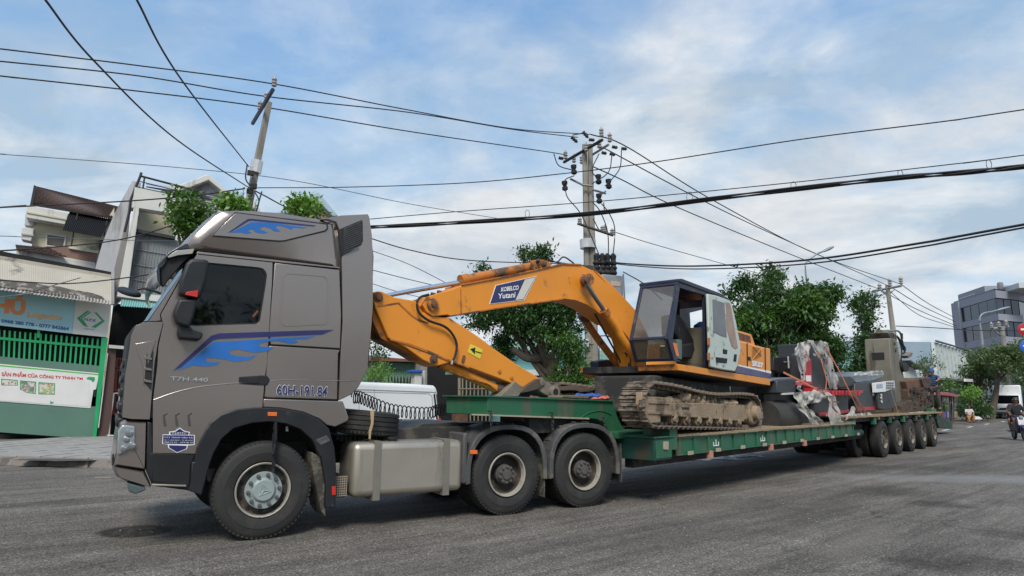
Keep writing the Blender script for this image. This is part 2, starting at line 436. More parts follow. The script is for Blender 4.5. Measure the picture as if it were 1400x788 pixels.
    t.n('ShaderNodeOutputMaterial', i_0=b.outputs[0])
    return m
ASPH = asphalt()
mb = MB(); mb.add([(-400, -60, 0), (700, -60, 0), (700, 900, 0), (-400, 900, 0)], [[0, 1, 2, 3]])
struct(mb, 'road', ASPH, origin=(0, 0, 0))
GROUND = mat('bare_ground', (.16, .15, .13), .95, 0, .3, .4, bump=.3, bscale=12)

KERB = [Vector(p) for p in ((-22, 17.2, 0), (-15.2, 15.75, 0), (-11.44, 15.15, 0), (-8.6, 14.75, 0), (-5, 15.3, 0), (-1, 17.6, 0), (4, 22, 0), (12, 31.2, 0), (22, 41, 0), (37.7, 56, 0), (62, 81, 0), (140, 165, 0))]
def offset_poly(pts, d):
    out = []
    for i, p in enumerate(pts):
        a = pts[max(0, i - 1)]; b = pts[min(len(pts) - 1, i + 1)]; q = (b - a).normalized()
        out.append(p + Vector((-q.y, q.x, 0)) * d)
    return out
kk = catmull(KERB, 6); kin = offset_poly(kk, .32)
# pavement body behind the kerb, as far back as the house fronts and beyond
far = offset_poly(kk, 7.0)
mb = MB(); n = len(kk)
mb.add([p + Vector((0, 0, .128)) for p in kin] + [p + Vector((0, 0, .128)) for p in far] + [p + Vector((0, 0, -.05)) for p in kin],
       [[i, i + 1, n + i + 1, n + i] for i in range(n - 1)] + [[2 * n + i, 2 * n + i + 1, i + 1, i] for i in range(n - 1)])
PAVE = mat('pavement_mortar', (.16, .152, .14), .95, 0, .2, 1, bump=.3, bscale=60)
struct(mb, 'pavement', PAVE, origin=(0, 0, 0))
farb = [p + Vector((-120, 160, 0)) for p in far]
mb = MB(); mb.add([p + Vector((0, 0, .12)) for p in far] + [p + Vector((0, 0, .12)) for p in farb], [[i, i + 1, n + i + 1, n + i] for i in range(n - 1)])
struct(mb, 'ground', GROUND, origin=(0, 0, 0))
# kerb stones
KST = mat('kerb_stone', (.235, .21, .185), .9, 0, .25, 1.5, bump=.3, bscale=50, dirt=(.12, .11, .10), dirt_at=.55, dirt_scale=2)
def run_along(pts, step):
    """points every step metres along a polyline, with direction"""
    out = []; acc = 0; 
    for a, b in zip(pts, pts[1:]):
        L = (b - a).length; d = (b - a).normalized()
        while acc < L: out.append((a + d * acc, d)); acc += step
        acc -= L
    return out
krt = thing('kerb', 'low worn brownish concrete kerb edging the pavement along the far side of the road', 'kerb', (-11.4, 15.1, 0))
krt['kind'] = 'structure'; del krt['category']
kb = MB(); kb.prism([Vector((0, .0, -.05)), Vector((.985, .0, -.05)), Vector((.985, .03, .15)), Vector((0, .03, .15))], (0, .31, 0))
kmesh = localmesh(kb, 'kerb_stone', KST, 0)
cnt = 0
for p, d in run_along(kk, 1.0):
    if p.x < -18 or p.x > 75: continue
    fr = Frame(p, d, Vector((-d.y, d.x, 0)))
    inst(kmesh, 'kerb_stone', krt, fr.M(p)); cnt += 1
# paving slabs near the shop: individually laid, slightly uneven
SLAB = mat('paving_slab', (.30, .29, .272), .9, 0, .2, 3, bump=.25, bscale=70, dirt=(.17, .16, .145), dirt_at=.58, dirt_scale=1.2)
sl = MB(); sl.prism([Vector((.008, .008, 0)), Vector((.592, .008, 0)), Vector((.592, .392, 0)), Vector((.008, .392, 0))], (0, 0, .03))
smesh = localmesh(sl, 'slab', SLAB, 0)
pv_root = [o for o in bpy.data.objects if o.name == 'pavement'][0]
ROOTLOC['pavement'] = Vector((0, 0, 0))
rr = random.Random(3)
fr0 = heading((-11.44, 15.15, 0), -9)
for i in range(-7, 11):
    for j in range(14):
        x = i * .62 - (j % 2) * .0; y = .36 + j * .5
        P = fr0.P(x, y, .1305 + rr.uniform(0, .012))
        q = P
        # stay inside the pavement
        if (q.x > -7.4): continue
        M = fr0.M(q) @ Matrix.Rotation(rr.uniform(-.006, .006), 4, 'X') @ Matrix.Rotation(rr.uniform(-.008, .008), 4, 'Z') @ Matrix.Diagonal((1.0, 1.25, 1, 1))
        inst(smesh, 'paving_slab', pv_root, M)
# flat dark patch laid on the pavement in front of the shop
b = MB(); r9 = random.Random(2); pc = on_ground(72, 629, .15)
b.add([pc + Vector((math.cos(a * PI / 10) * .95 * r9.uniform(.75, 1.1), math.sin(a * PI / 10) * .28 * r9.uniform(.7, 1.1), .004)) for a in range(20)], [list(range(20))])
struct(b, 'pavement_dark_patch', mat('dark_patch', (.075, .068, .058), .85, 0, .3, 6, dirt=(.16, .15, .135), dirt_at=.6, dirt_scale=8), smooth=0)
# lane dashes far down the road
mb = MB()
LINE = mat('road_line_white', (.62, .62, .60), .7, 0, .25, 3)
marks = []
for p in ((1293, 588), (1326, 584), (1349, 580), (1371.5, 576.4)):
    q = on_ground(*p, .004); f = heading(q, 48)
    mb = MB(); mb.quad(f.P(-.9, -.09, 0), f.P(.9, -.09, 0), f.P(.9, .09, 0), f.P(-.9, .09, 0))
    struct(mb, 'lane_marking', LINE, smooth=0)
# ------------------------------------------------------------------ wheels (meshes shared by every wheel)
def tyre_mesh(name, R=.54, w=.29, rim=.29):
    b = MB()
    prof = [(.03, rim), (0.0, rim + .03), (-.012, rim + .08), (-.016, rim + .13), (-.012, rim + .135), (-.004, R - .06), (.006, R - .03), (.03, R - .008)]
    x = .03
    for g in range(4):
        gx = .055 + g * (w - .11) / 3
        prof += [(gx - .007, R), (gx - .005, R - .014), (gx + .005, R - .014), (gx + .007, R)]
    prof += [(w - .03, R - .008), (w - .006, R - .03), (w + .004, R - .06), (w + .014, rim + .1), (w, rim + .03), (w - .03, rim)]
    b.lathe((0, 0, 0), (0, 1, 0), prof, 64, closed=True)
    # tread blocks on the shoulders
    for k in range(64):
        a0 = 2 * PI * k / 64; a1 = a0 + 2 * PI / 64 * .62
        for y0, y1 in ((.012, .045), (w - .045, w - .012)):
            pts = [Vector((math.cos(a) * r, y0, math.sin(a) * r)) for a, r in ((a0, R - .03), (a1, R - .03), (a1, R - .004), (a0, R - .004))]
            b.prism(pts, (0, y1 - y0, 0))
    return localmesh(b, name, RUBBER, 30)
def disc(prof, name, mt, n=40, cap=False): return localmesh(MB().lathe((0, 0, 0), (0, 1, 0), prof, n, cap=cap), name, mt, 30)
TYRE = tyre_mesh('tyre', .54, .29); TYRE2 = tyre_mesh('trailer_tyre', .51, .26, .27)
def ringdisc(name, mt, prof, holes=10, hr=.24, hs=.028, n=40, yy=.05):
    b = MB().lathe((0, 0, 0), (0, 1, 0), prof, n)
    return localmesh(b, name, mt, 30)
FRIM = disc([(.17, .29), (.012, .29), (.0, .305), (-.006, .298), (.0, .285), (.03, .282), (.04, .278)], 'front_rim', RIMG)
FDISH = disc([(.04, .278), (.075, .265), (.08, .25), (.075, .20), (.07, .06), (.07, .0)], 'front_dish', DISH)
FPLATE = disc([(.06, .0), (.06, .19), (-.01, .205), (-.022, .20), (-.022, .135), (-.03, .13), (-.045, .115), (-.05, .11), (-.05, .0)], 'hub_plate', HUBT, cap=True)
def nutmesh():
    b = MB(); b.lathe((0, 0, 0), (0, 1, 0), [(0.0, .024), (-.014, .024), (-.016, .017), (-.04, .016), (-.042, .01)], 6); return localmesh(b, 'wheel_nut', HUBD, 30)
NUT = nutmesh()
b = MB()
for k in range(3):
    a = PI / 2 + k * 2 * PI / 3 + .3; a2 = a + 2 * PI / 3
    p, q = Vector((math.cos(a) * .075, -.051, math.sin(a) * .075)), Vector((math.cos(a2) * .075, -.051, math.sin(a2) * .075))
    b.tube([p, q], .005, 6); b.tube([p, Vector((0, -.054, 0))], .006, 6)
EMBL = localmesh(b, 'emblem', HUBT, 30)
VENT = localmesh(MB().lathe((0, .071, 0), (0, 1, 0), [(0, .024), (-.002, .024)], 12), 'vent_hole', SEAM, 30)
def rear_rim(name, mt, R=.29):
    return disc([(.03, R), (-.01, R + .008), (-.016, R), (-.01, R - .015), (.02, R - .022), (.05, R - .03)], name, mt)
def dish(name, R): return disc([(.05, R - .03), (.16, R - .045), (.18, R - .07), (.17, .10), (.17, .0)], name, DISH)
RDISH = dish('rear_dish', .29); TDISH = dish('trailer_dish', .265)
RRIM = rear_rim('rear_rim', RIMG); TRIM = rear_rim('trailer_rim', RIMR, .265)
RHUB = disc([(.18, .14), (.08, .135), (.07, .125), (.03, .122), (.02, .105), (.015, .07), (-.005, .065), (-.01, .0)], 'rear_hub', HUBD, 32, True)
def wheel(parent, fr, x, R, kind, y=0.0, flip=False, full=True):
    P = fr.P(x, y, R)
    M = fr.M(P)
    if flip: M = M @ Matrix.Rotation(PI, 4, 'Z')
    if kind == 'front':
        w = inst(FRIM, 'wheel', parent, M); inst_sub(TYRE, 'tyre', w); inst_sub(FDISH, 'dish', w)
        if full:
            inst_sub(FPLATE, 'hub_plate', w); inst_sub(EMBL, 'wheel_emblem', w)
            for k in range(10):
                a = 2 * PI * (k + .5) / 10; o = inst_sub(VENT, 'vent_hole', w); o.location = (math.cos(a) * .243, 0, math.sin(a) * .243)
            for k in range(10):
                a = 2 * PI * k / 10 + .1
                o = inst_sub(NUT, 'wheel_nut', w); o.location = (math.cos(a) * .168, -.02, math.sin(a) * .168)
    elif kind == 'rear':
        w = inst(RRIM, 'wheel', parent, M); inst_sub(TYRE, 'tyre', w); inst_sub(RDISH, 'dish', w)
        if full:
            inst_sub(RHUB, 'hub', w)
            for k in range(10):
                a = 2 * PI * k / 10 + .3
                o = inst_sub(NUT, 'wheel_nut', w); o.location = (math.cos(a) * .105, .03, math.sin(a) * .105)
    else:
        w = inst(TRIM, 'wheel', parent, M); inst_sub(TYRE2, 'tyre', w); inst_sub(TDISH, 'dish', w)
        if full: inst_sub(RHUB, 'hub', w)
    return w
def inst_sub(me, name, parent):
    o = bpy.data.objects.new(name, me); link(o, parent); return o

# ------------------------------------------------------------------ tractor unit
tt = thing('tractor_truck', 'brown-grey high-roof tractor unit with blue flame stripes pulling the trailer', 'truck', tuple(TR.P(1.8, 1.25, 0)))
def tp(px, y, d, name, mt, bev=.01, **kw): return MB().plate(TR, px, y, d).build(name, mt, tt, bev, **kw)
Wd = 2.46
wheel(tt, TR, 0, .54, 'front', 0.0)
wheel(tt, TR, 0, .54, 'front', Wd, flip=True, full=False)
for x in (3.225, 4.575):
    wheel(tt, TR, x, .54, 'rear', 0.0)
    inst(TYRE, 'tyre', tt, TR.M(TR.P(x, .33, .54))); inst(TYRE, 'tyre', tt, TR.M(TR.P(x, 1.85, .54)))
    wheel(tt, TR, x, .54, 'rear', Wd, flip=True, full=False)
# cab shell
shell = K1((200, 590), (352, 372), (395, 325), (430, 275), (1065, 350)) + PX((467, 400), (466, 545), (461, 584)) + K2((930, 310), (850, 262), (740, 240), (640, 236), (560, 243), (490, 268), (440, 310), (405, 375), (385, 428), (207, 425), (200, 290), (120, 285), (85, 270), (105, 0)) + K1((125, 640), (150, 605))
def cab_loft(outline, name, mt, y0, y1, bulge=.03, xf=-.55, bev=.0, inset=.05):
    """side outline carried across the cab; the nose swells forward and the flanks are rounded"""
    pts = [TR.un(p, 0.0) for p in outline]; b = MB(); n = len(pts); cols = []
    cx = sum(p[0] for p in pts) / n; cz = sum(p[1] for p in pts) / n
    ts = [0, .018, .05, .15, .3, .5, .7, .85, .95, .982, 1]
    for t in ts:
        e = 1 - abs(2 * t - 1); k = min(1, e / .10); ins = inset * (1 - math.sqrt(max(0, 1 - (1 - k) ** 2)))
        f = bulge * (1 - (2 * t - 1) ** 2) ** .8
        for (x, z) in pts:
            fx = x - f * max(0, min(1, (xf - x) / .5))
            dx, dz = cx - fx, cz - z; L = math.hypot(dx, dz)
            b.v.append(TR.P(fx + dx / L * ins, y0 + (y1 - y0) * t, z + dz / L * ins))
    for i in range(len(ts) - 1):
        for j in range(n): b.f.append([i * n + j, i * n + (j + 1) % n, (i + 1) * n + (j + 1) % n, (i + 1) * n + j])
    b.f += [list(range(n)), list(range((len(ts) - 1) * n, len(ts) * n))]
    return b.build(name, mt, tt, bev)
cab = cab_loft(shell, 'cab_shell', SEAM, .015, Wd - .01)
CABO = cab
roof = cab_loft(K1((378, 240), (420, 190), (500, 112), (530, 92), (565, 85), (620, 84), (700, 86), (800, 92), (975, 124)) + PX((445, 300), (460, 306), (466, 352), (466, 367.5)) + K1((430, 273), (385, 262)), 'roof_fairing', PAINT, 0.0, Wd, bulge=.10, xf=-.1, inset=.13)
# roof panel with its pressed outline and flames
pan = Y2((-50, 215), (30, 120), (105, 50), (730, 128), (732, 165), (715, 182), (440, 248), (400, 250), (0, 218))
tp(pan, -.006, .02, 'roof_panel_seam', SEAM, 0)
pan2 = Y2((-42, 209), (34, 124), (108, 56), (722, 134), (724, 162), (710, 176), (438, 242), (400, 244), (3, 212))
tp(pan2, -.014, .02, 'roof_panel', PAINT, .006)
tp(Y2((55, 190), (190, 97), (220, 95), (650, 140), (635, 148), (220, 108), (195, 112), (82, 182)), -.017, .002, 'navy_stripe', NAVY, 0, smooth=0)
tp(Y2((72, 190), (215, 118), (340, 120), (430, 133), (590, 154), (560, 160), (500, 153), (485, 168), (445, 152), (400, 141), (375, 150), (412, 180), (372, 181), (345, 162), (300, 148), (268, 162), (330, 190), (292, 195), (244, 186), (222, 165), (190, 174), (218, 190), (182, 197), (140, 187)), -.017, .002, 'flame_print', BLUEP, 0, smooth=0)
# side air deflector behind the cab
defl = Y2((680, 98), (820, 72), (1000, 63), (1010, 80), (1028, 200), (1035, 350)) + PX((510, 420), (507, 458), (504.5, 480), (503, 506), (490, 530), (481, 539.5), (463, 548), (466, 480), (468.5, 440)) + Y2((824, 360), (806, 165), (785, 118), (730, 100))
tp(defl, -.01, .09, 'side_deflector', PAINT, .03, seg=3)
tp(PX((505, 297), (511.5, 351), (507.5, 458), (504.5, 500), (495, 500), (496, 297)), .05, 2.3, 'cab_rear_wall', GREYP, .02)
tp(Y2((808, 163), (960, 102), (966, 115), (968, 245), (955, 272), (820, 352)), -.018, .02, 'grille_surround', BLACKP, .006)
for i in range(13):
    y0 = 150 + i * 14
    tp(Y2((838, y0 + 14), (958, y0 - 36), (958, y0 - 31), (838, y0 + 19)) if y0 < 300 else Y2((845, y0 + 14), (940, y0 - 25), (940, y0 - 20), (845, y0 + 19)), -.026, .012, 'louvre_slat', GREYP, 0)
# gutter strip under the roof fairing
tp(K1((420, 286), (765, 322), (1066, 352), (1066, 346), (765, 312), (430, 276)), -.012, .03, 'gutter_strip', PAINT, .004)
# door with window opening
door = K1((425, 290), (764, 326), (762, 400), (738, 788)) + K2((680, 20), (663, 234), (620, 236), (560, 241), (490, 266), (440, 308), (405, 373), (385, 426), (209, 423), (210, 206), (228, 60)) + K1((252, 700), (274, 600), (270, 590), (262, 560), (350, 405))
win = K1((440, 322), (700, 347), (722, 353), (735, 368), (739, 385), (733, 430), (709, 580), (703, 596), (690, 602), (420, 610), (385, 608), (345, 600), (330, 590), (395, 440))
MB().ringpx(TR, door, win, -.015, .045).build('door', PAINT, tt, .008)
win2 = [(p[0] + (313 - p[0]) * .045, p[1] + (403 - p[1]) * .045) for p in win]
MB().ringpx(TR, win, win2, -.004, .03).build('window_seal', SEAM, tt, .003)
# the side windows are real openings through the cab, with glass, seats and wheel inside
cut = MB().plate(TR, win, -.05, 2.7).build('cutter', SEAM, tt, smooth=0)
bo_ = CABO.modifiers.new('b', 'BOOLEAN'); bo_.operation = 'DIFFERENCE'; bo_.solver = 'EXACT'; bo_.object = cut
bpy.context.view_layer.update()
_me = bpy.data.meshes.new_from_object(CABO.evaluated_get(bpy.context.evaluated_depsgraph_get()))
CABO.modifiers.clear(); CABO.data = _me; bpy.data.objects.remove(cut)
def tinted(name, t0):
    m = bpy.data.materials.new(name); m.use_nodes = True; t = NT(m.node_tree)
    g = t.n('ShaderNodeBsdfGlossy', i_Roughness=.03, i_0=(.9, .95, 1, 1)); tr = t.n('ShaderNodeBsdfTransparent', i_0=(t0, t0 * 1.05, t0, 1))
    f = t.n('ShaderNodeFresnel', i_0=1.45)
    mx = t.n('ShaderNodeMixShader', i_0=f.outputs[0], i_1=tr.outputs[0], i_2=g.outputs[0]); t.n('ShaderNodeOutputMaterial', i_0=mx.outputs[0]); return m
TINT = tinted('tinted_glass', .27)
tp(win, .012, .006, 'side_window', TINT, 0)
tp(win, Wd - .05, .006, 'side_window', TINT, 0)
INT = mat('cab_interior', (.035, .032, .03), .8)
tp(K1((560, 380), (640, 372), (655, 400), (648, 440), (570, 440)), .45, .35, 'headrest', INT, .04, seg=3)
tp(K1((540, 450), (670, 446), (684, 500), (670, 640), (520, 640)), .35, .55, 'seat_back', INT, .06, seg=3)
b = MB(); c_ = TR.T(K1((455, 585))[0], .62); u_ = (TR.x * .45 + TR.z * .9).normalized()
b.tube([c_ + TR.y * math.cos(a * PI / 12) * .23 + u_ * math.sin(a * PI / 12) * .23 for a in range(25)], .017, 8)
b.build('steering_wheel', INT, tt)
tp(K1((385, 590), (450, 575), (520, 640), (385, 660)), .3, 1.8, 'dashboard', INT, .03)
tp(K1((672, 566), (694, 540), (701, 545), (680, 572)), -.001, .01, 'dashboard_flag', mat('flag_dull', (.20, .05, .02), .6), 0)
# pillar and front quarter
tp(K1((208, 588), (352, 380), (398, 325), (422, 292), (346, 402), (258, 558), (262, 585), (240, 588)), -.006, .03, 'windscreen_pillar', PAINT, .006)
tp(K1((186, 590), (204, 586), (352, 378), (360, 352), (345, 364)), .0, .02, 'windscreen_edge', mat('screen_reflection', (.25, .38, .52), .15, .2, .1), 0)  # pale blue reflection painted into the glass edge colour
wsA, wsB = TR.un(K1((196, 588))[0]), TR.un(K1((352, 366))[0])
b = MB(); nn = 12
for i in range(nn + 1):
    t = i / nn; f = .03 * (1 - (2 * t - 1) ** 2) ** .8 + .012
    for (x, z) in (wsA, wsB): b.v.append(TR.P(x - f, .08 + (Wd - .16) * t, z))
for i in range(nn): b.f.append([2 * i, 2 * i + 2, 2 * i + 3, 2 * i + 1])
b.build('windscreen', GLASSD, tt, 0)
# rear cab side panel with its pressed rectangle
side = K1((774, 327), (1064, 358), (1072, 560), (1068, 712), (755, 693), (748, 640))
tp(side, -.013, .04, 'sleeper_panel', PAINT, .008)
blk = K1((825, 368), (1000, 382), (1014, 395), (1019, 420), (1012, 590), (1000, 604), (822, 612), (803, 600), (797, 580), (808, 385))
MB().ringpx(TR, blk, [(p[0] + (417 - p[0]) * .06, p[1] + (409 - p[1]) * .06) for p in blk], -.019, .01).build('pressed_frame', PAINT, tt, .005)
tp(K1((748, 699), (1066, 718)) + K2((978, 10), (974, 202), (672, 192), (684, 20)), -.013, .04, 'lower_side_panel', PAINT, .008)
tp(K2((668, 198), (998, 209), (1022, 278), (1018, 290), (965, 315), (930, 308), (900, 283), (830, 254), (740, 238), (667, 234)), -.02, .06, 'rear_corner_panel', PAINT, .012)
# door crease line
cr = catmull([TR.T(p, -.016) for p in K2((212, 203), (300, 172), (400, 149), (520, 136), (580, 133))], 5)
MB().tube(cr, .005, 6).build('door_crease', mat('crease_light', (.33, .30, .285), .3, .5), tt)
MB().tube([TR.T(p, -.014) for p in K2((690, 126), (740, 120), (975, 124), (1060, 122))], .0035, 6).build('panel_crease', MATS['crease_light'], tt)
# handle
h = tp(K2((565, 106), (660, 101), (685, 104), (696, 120), (684, 143), (655, 144), (566, 138)), -.02, .03, 'door_handle', BLACKP, .008)
MB().plate(TR, K2((600, 112), (650, 110), (650, 134), (600, 134)), -.028, .01).build('handle_grip', SEAM, h, .004)
# front quarter panel with slats and nose
tp(K1((130, 650), (150, 608), (200, 592), (272, 592), (270, 605), (250, 680), (232, 788)) + K2((218, 30), (203, 200), (196, 284), (120, 282), (82, 275), (95, 100), (108, 20)), -.012, .05, 'front_corner_panel', PAINT, .02, seg=3)
tp(K1((145, 690), (240, 674), (232, 700), (205, 788)) + K2((185, 20), (172, 150), (165, 60)), -.022, .02, 'air_scoop', PAINT, .006)
for i, y0 in enumerate((30, 75, 125)):
    tp(K2((172, y0 - 8), (204, y0 - 2), (206, y0 + 8), (176, y0 + 4)), -.03, .03, 'scoop_slat', PAINT, .003)
tp(K2((176, 0), (212, 0), (203, 165), (172, 130)), -.018, .01, 'scoop_recess', SEAM, 0)
# flames on the door
tp(PX((237, 507), (246, 498), (289, 459), (300, 456), (456.5, 451), (441, 457.5), (300, 463.5), (292, 465), (248, 502)), -.021, .002, 'navy_stripe', NAVY, 0, smooth=0)
tp(PX((243, 507), (292, 467.5), (330, 466), (372, 463), (432, 459.5), (418, 463.5), (402, 463.5), (408, 468), (396, 469.5), (378, 465.5), (362, 468), (352, 471), (358, 474.5), (374, 475), (366, 480), (348, 482.5), (326, 477.5), (315, 479), (313, 483.5), (323, 487), (340, 488), (350, 485.5), (342, 492), (322, 494.5), (302, 490.5), (284, 489), (279, 492), (285, 495.5), (301, 495), (296, 499), (282, 501), (263, 499.5), (250, 504)), -.0205, .002, 'flame_print', BLUEP, 0, smooth=0)
# vents pressed in the lower door
for x0 in (250, 300, 352):
    tp(K2((x0, 262), (x0 + 20, 255), (x0 + 19, 262), (x0 + 8, 268), (x0 + 16, 312), (x0 + 4, 312)), -.019, .01, 'pressed_vent', mat('paint_recess', (.11, .098, .092), .4, .5), .002)
def txt(s, px, fr, y, mt, parent, **kw): return lettering(s, [fr.T(p, y) for p in px], mt, parent, **kw)
for dx, dy in ((-1.7, 0), (1.7, 0), (0, -1.7), (0, 1.7), (-1.2, -1.2), (1.2, 1.2), (1.2, -1.2), (-1.2, 1.2)):
    txt('60H-191.84', K2((722 + dx, 140 + dy), (934 + dx, 148 + dy), (930 + dx, 190 + dy), (722 + dx, 183 + dy)), TR, -.015, WHITE, tt, name='plate_outline', bold=.01, offset=dx * .0001)
txt('60H-191.84', K2((722, 140), (934, 148), (930, 190), (722, 183)), TR, -.015, NAVY, tt, offset=.004, bold=.018)
txt('T7H 440', Z1((358, 72), (612, 82), (610, 110), (358, 100)), TR, -.017, CHROME, tt, bold=.01, thick=.012)
# shield sticker
st = tp(Z1((350, 446), (390, 440), (422, 418), (455, 440), (492, 448), (484, 466), (524, 468), (522, 535), (478, 538), (470, 562), (405, 588), (345, 555), (342, 532), (304, 528), (308, 464), (352, 464)), -.019, .002, 'sticker', WHITE, 0, smooth=0)
for pts in (Z1((358, 450), (394, 445), (422, 424), (452, 445), (484, 451), (478, 466), (360, 464)), Z1((311, 468), (518, 471), (516, 530), (310, 526)), Z1((350, 536), (470, 540), (464, 559), (405, 583), (352, 553))):
    tp(pts, -.021, .001, 'sticker_field', NAVY, 0, smooth=0)
txt('CHMTC', Z1((372, 449), (468, 451), (466, 463), (372, 461)), TR, -.021, WHITE, tt)
txt('CTY TNHH VẬN TẢI', Z1((318, 476), (511, 479), (511, 493), (318, 490)), TR, -.021, WHITE, tt)
txt('DC: P. LONG BÌNH  -  TP. BIÊN HÒA', Z1((318, 497), (511, 500), (511, 507), (318, 504)), TR, -.021, WHITE, tt)
txt('0908 313 313  -  0979 336 336', Z1((318, 512), (511, 515), (511, 523), (318, 520)), TR, -.021, WHITE, tt)
# front fender
fo = K2((384, 434), (390, 405), (405, 372), (440, 305), (490, 264), (560, 241), (640, 234), (740, 238), (832, 254), (900, 284), (940, 322), (962, 400), (970, 480), (966, 652), (922, 650), (927, 560), (908, 445), (868, 368), (820, 325), (760, 302), (690, 294), (620, 300), (545, 322), (495, 365), (462, 425), (445, 470), (412, 600), (358, 580), (385, 460))
tp(fo, -.045, .12, 'front_fender', BLACKP, .012)
arch = K2((445, 470), (462, 425), (495, 365), (545, 322), (620, 300), (690, 294), (760, 302), (820, 325), (868, 368), (908, 445), (927, 560))
b = MB(); ap = [TR.T(p, .06) for p in arch]; k = len(ap)
b.add(ap + [p + TR.y * .5 for p in ap], [[i, i + 1, k + i + 1, k + i] for i in range(k - 1)]).build('wheel_arch', CHASSIS, tt)
tp(K2((884, 370), (930, 350), (946, 372), (905, 392)), -.05, .02, 'fender_rib', GREYP, .006)
tp(K2((686, 254), (724, 254), (724, 271), (686, 270)), -.055, .02, 'side_marker', ORANGE, .004)
tp(K2((952, 562), (968, 562), (967, 598), (952, 598)), -.052, .02, 'reflector', REDM, .003)
tp(K2((868, 420), (905, 440), (924, 560), (926, 690), (905, 660), (885, 560), (868, 470)), .02, .5, 'mud_flap', MUDRUB, .01)
# strap of black cloth hanging over the hub
b = MB()
for dx in (0, .03, .055):
    pts = [TR.T(p, -.06 - dx * .6) for p in K2((716 + dx * 60, 296), (708 + dx * 200, 370), (712 - dx * 100, 440), (704 + dx * 160, 480), (707, 505))]
    b.tube(catmull(pts, 5), .014, 6)
b.build('hanging_strap', BLACKP, tt)
tp(K2((760, 312), (770, 312), (772, 334), (760, 334)), .03, .03, 'bracket', STRAPM, .003)
# bumper, steps, lights
def loft2(px, name, mt, y0, y1, bulge=.03, bev=.0, inset=.03): return cab_loft(px, name, mt, y0, y1, bulge, -.9, bev, inset)
loft2(K2((50, 480), (60, 400), (78, 300), (100, 286), (187, 290), (180, 500), (182, 497)), 'bumper_upper', PAINT, -.0, Wd)
loft2(K2((48, 478), (180, 500), (206, 562), (200, 566), (110, 550), (60, 522), (50, 500)), 'bumper_lower', PAINT, -.006, Wd, bulge=.03)
tp(K2((186, 290), (208, 300), (208, 424), (390, 432), (442, 460), (412, 600), (352, 578), (208, 560), (182, 498)), .0, .35, 'step_well', BLACKP, .015)
tp(K2((208, 424), (384, 430), (366, 470), (360, 560), (206, 540)), -.012, .02, 'step_panel', mat('step_black', (.009, .010, .011), .55), .006)
tp(K2((206, 552), (348, 556), (348, 563), (206, 559)), -.03, .2, 'step_tread', ALU, .003)
tp(K2((370, 460), (443, 462), (428, 540), (408, 600), (366, 580)), -.035, .05, 'fender_foot', BLACKP, .012)
HL = mat('headlight_lens', (.34, .37, .39), .08, .3, .35, 9, coat=.8)
hl = tp(K2((66, 330), (84, 306), (134, 312), (136, 395), (66, 435), (60, 420)), -.02, .25, 'headlight', HL, .015, seg=3)
for (x, y, r) in ((112, 338, 17), (98, 366, 12), (122, 392, 15), (88, 404, 13)):
    P = TR.T(K2((x, y))[0], -.028)
    MB().lathe(P, TR.y, [(0.0, r / 420), (-.004, r / 450), (-.006, r / 800)], 16).build('lamp_reflector', CHROME, hl)
tp(K2((100, 546), (180, 568), (178, 578), (140, 594), (110, 585)), -.0, .2, 'fog_lamp', mat('fog_teal', (.09, .12, .12), .3), .02, seg=3)
tp(K2((40, 430), (48, 425), (50, 470), (40, 475)), .1, .04, 'tow_hook', SEAM, .004)
# grille at the front
b = MB()
gx = TR.un(K2((95, 100))[0])[0]
for i in range(5):
    z = 1.25 + i * .16
    b.box(TR, gx - .035, gx + .05, .3, Wd - .3, z, z + .1)
b.build('grille_bars', BLACKP, tt, .02)
# sun visor
b = MB()
vis = K1((250, 335), (300, 278), (360, 245), (408, 234), (434, 246), (424, 270), (412, 262), (350, 266), (292, 300), (258, 350), (262, 430), (247, 405), (243, 365))
v3 = [TR.un(p, .05) for p in vis]
for i in range(9):
    t = i / 8; f = .06 * (1 - (2 * t - 1) ** 2) ** .8
    for (x, z) in v3: b.v.append(TR.P(x - f, .05 + (Wd - .1) * t, z))
n = len(v3)
for i in range(8):
    for j in range(n): b.f.append([i * n + j, i * n + (j + 1) % n, (i + 1) * n + (j + 1) % n, (i + 1) * n + j])
b.f += [list(range(n)), list(range(8 * n, 9 * n))]
b.build('sun_visor', mat('visor_dark', (.02, .022, .028), .22, 0, .1, coat=.5), tt, .006)
tp(K1((292, 300), (330, 272), (414, 263), (404, 286), (340, 293), (298, 305)), .04, .03, 'visor_trim', mat('visor_cream', (.42, .41, .36), .35, .3), .004)
tp(K1((256, 352), (300, 306), (345, 296), (402, 290), (360, 330), (300, 400), (276, 436), (262, 430)), .09, .03, 'visor_side', SEAM, .01)
# mirrors
mi = tp(K1((378, 326), (400, 306), (478, 312), (480, 330), (468, 400), (442, 484), (342, 472), (350, 400)), -.24, .16, 'mirror', BLACKP, .035, seg=4)
MB().plate(TR, K1((370, 470), (378, 458), (430, 449), (428, 482)), -.252, .03).build('mirror_light', REDM, mi, .004)
tp(K1((344, 488), (426, 488), (418, 540), (398, 600), (392, 618), (332, 600), (320, 560), (322, 540)), -.22, .14, 'lower_mirror', BLACKP, .03, seg=4)
tp(K1((345, 600), (396, 610), (404, 628), (452, 640), (450, 656), (440, 674), (344, 666), (338, 640)), -.16, .15, 'mirror_arm', BLACKP, .02, seg=3)
b = MB()
rc = TR.T(K1((118, 460))[0], .25); ax = (TR.x * -.25 + TR.z * -1 + TR.y * .35).normalized()
b.lathe(rc, ax, [(-.02, .02), (-.03, .10), (-.015, .125), (.01, .125), (.02, .10), (.022, .0)], 20)
fm = b.build('kerb_mirror', BLACKP, tt)
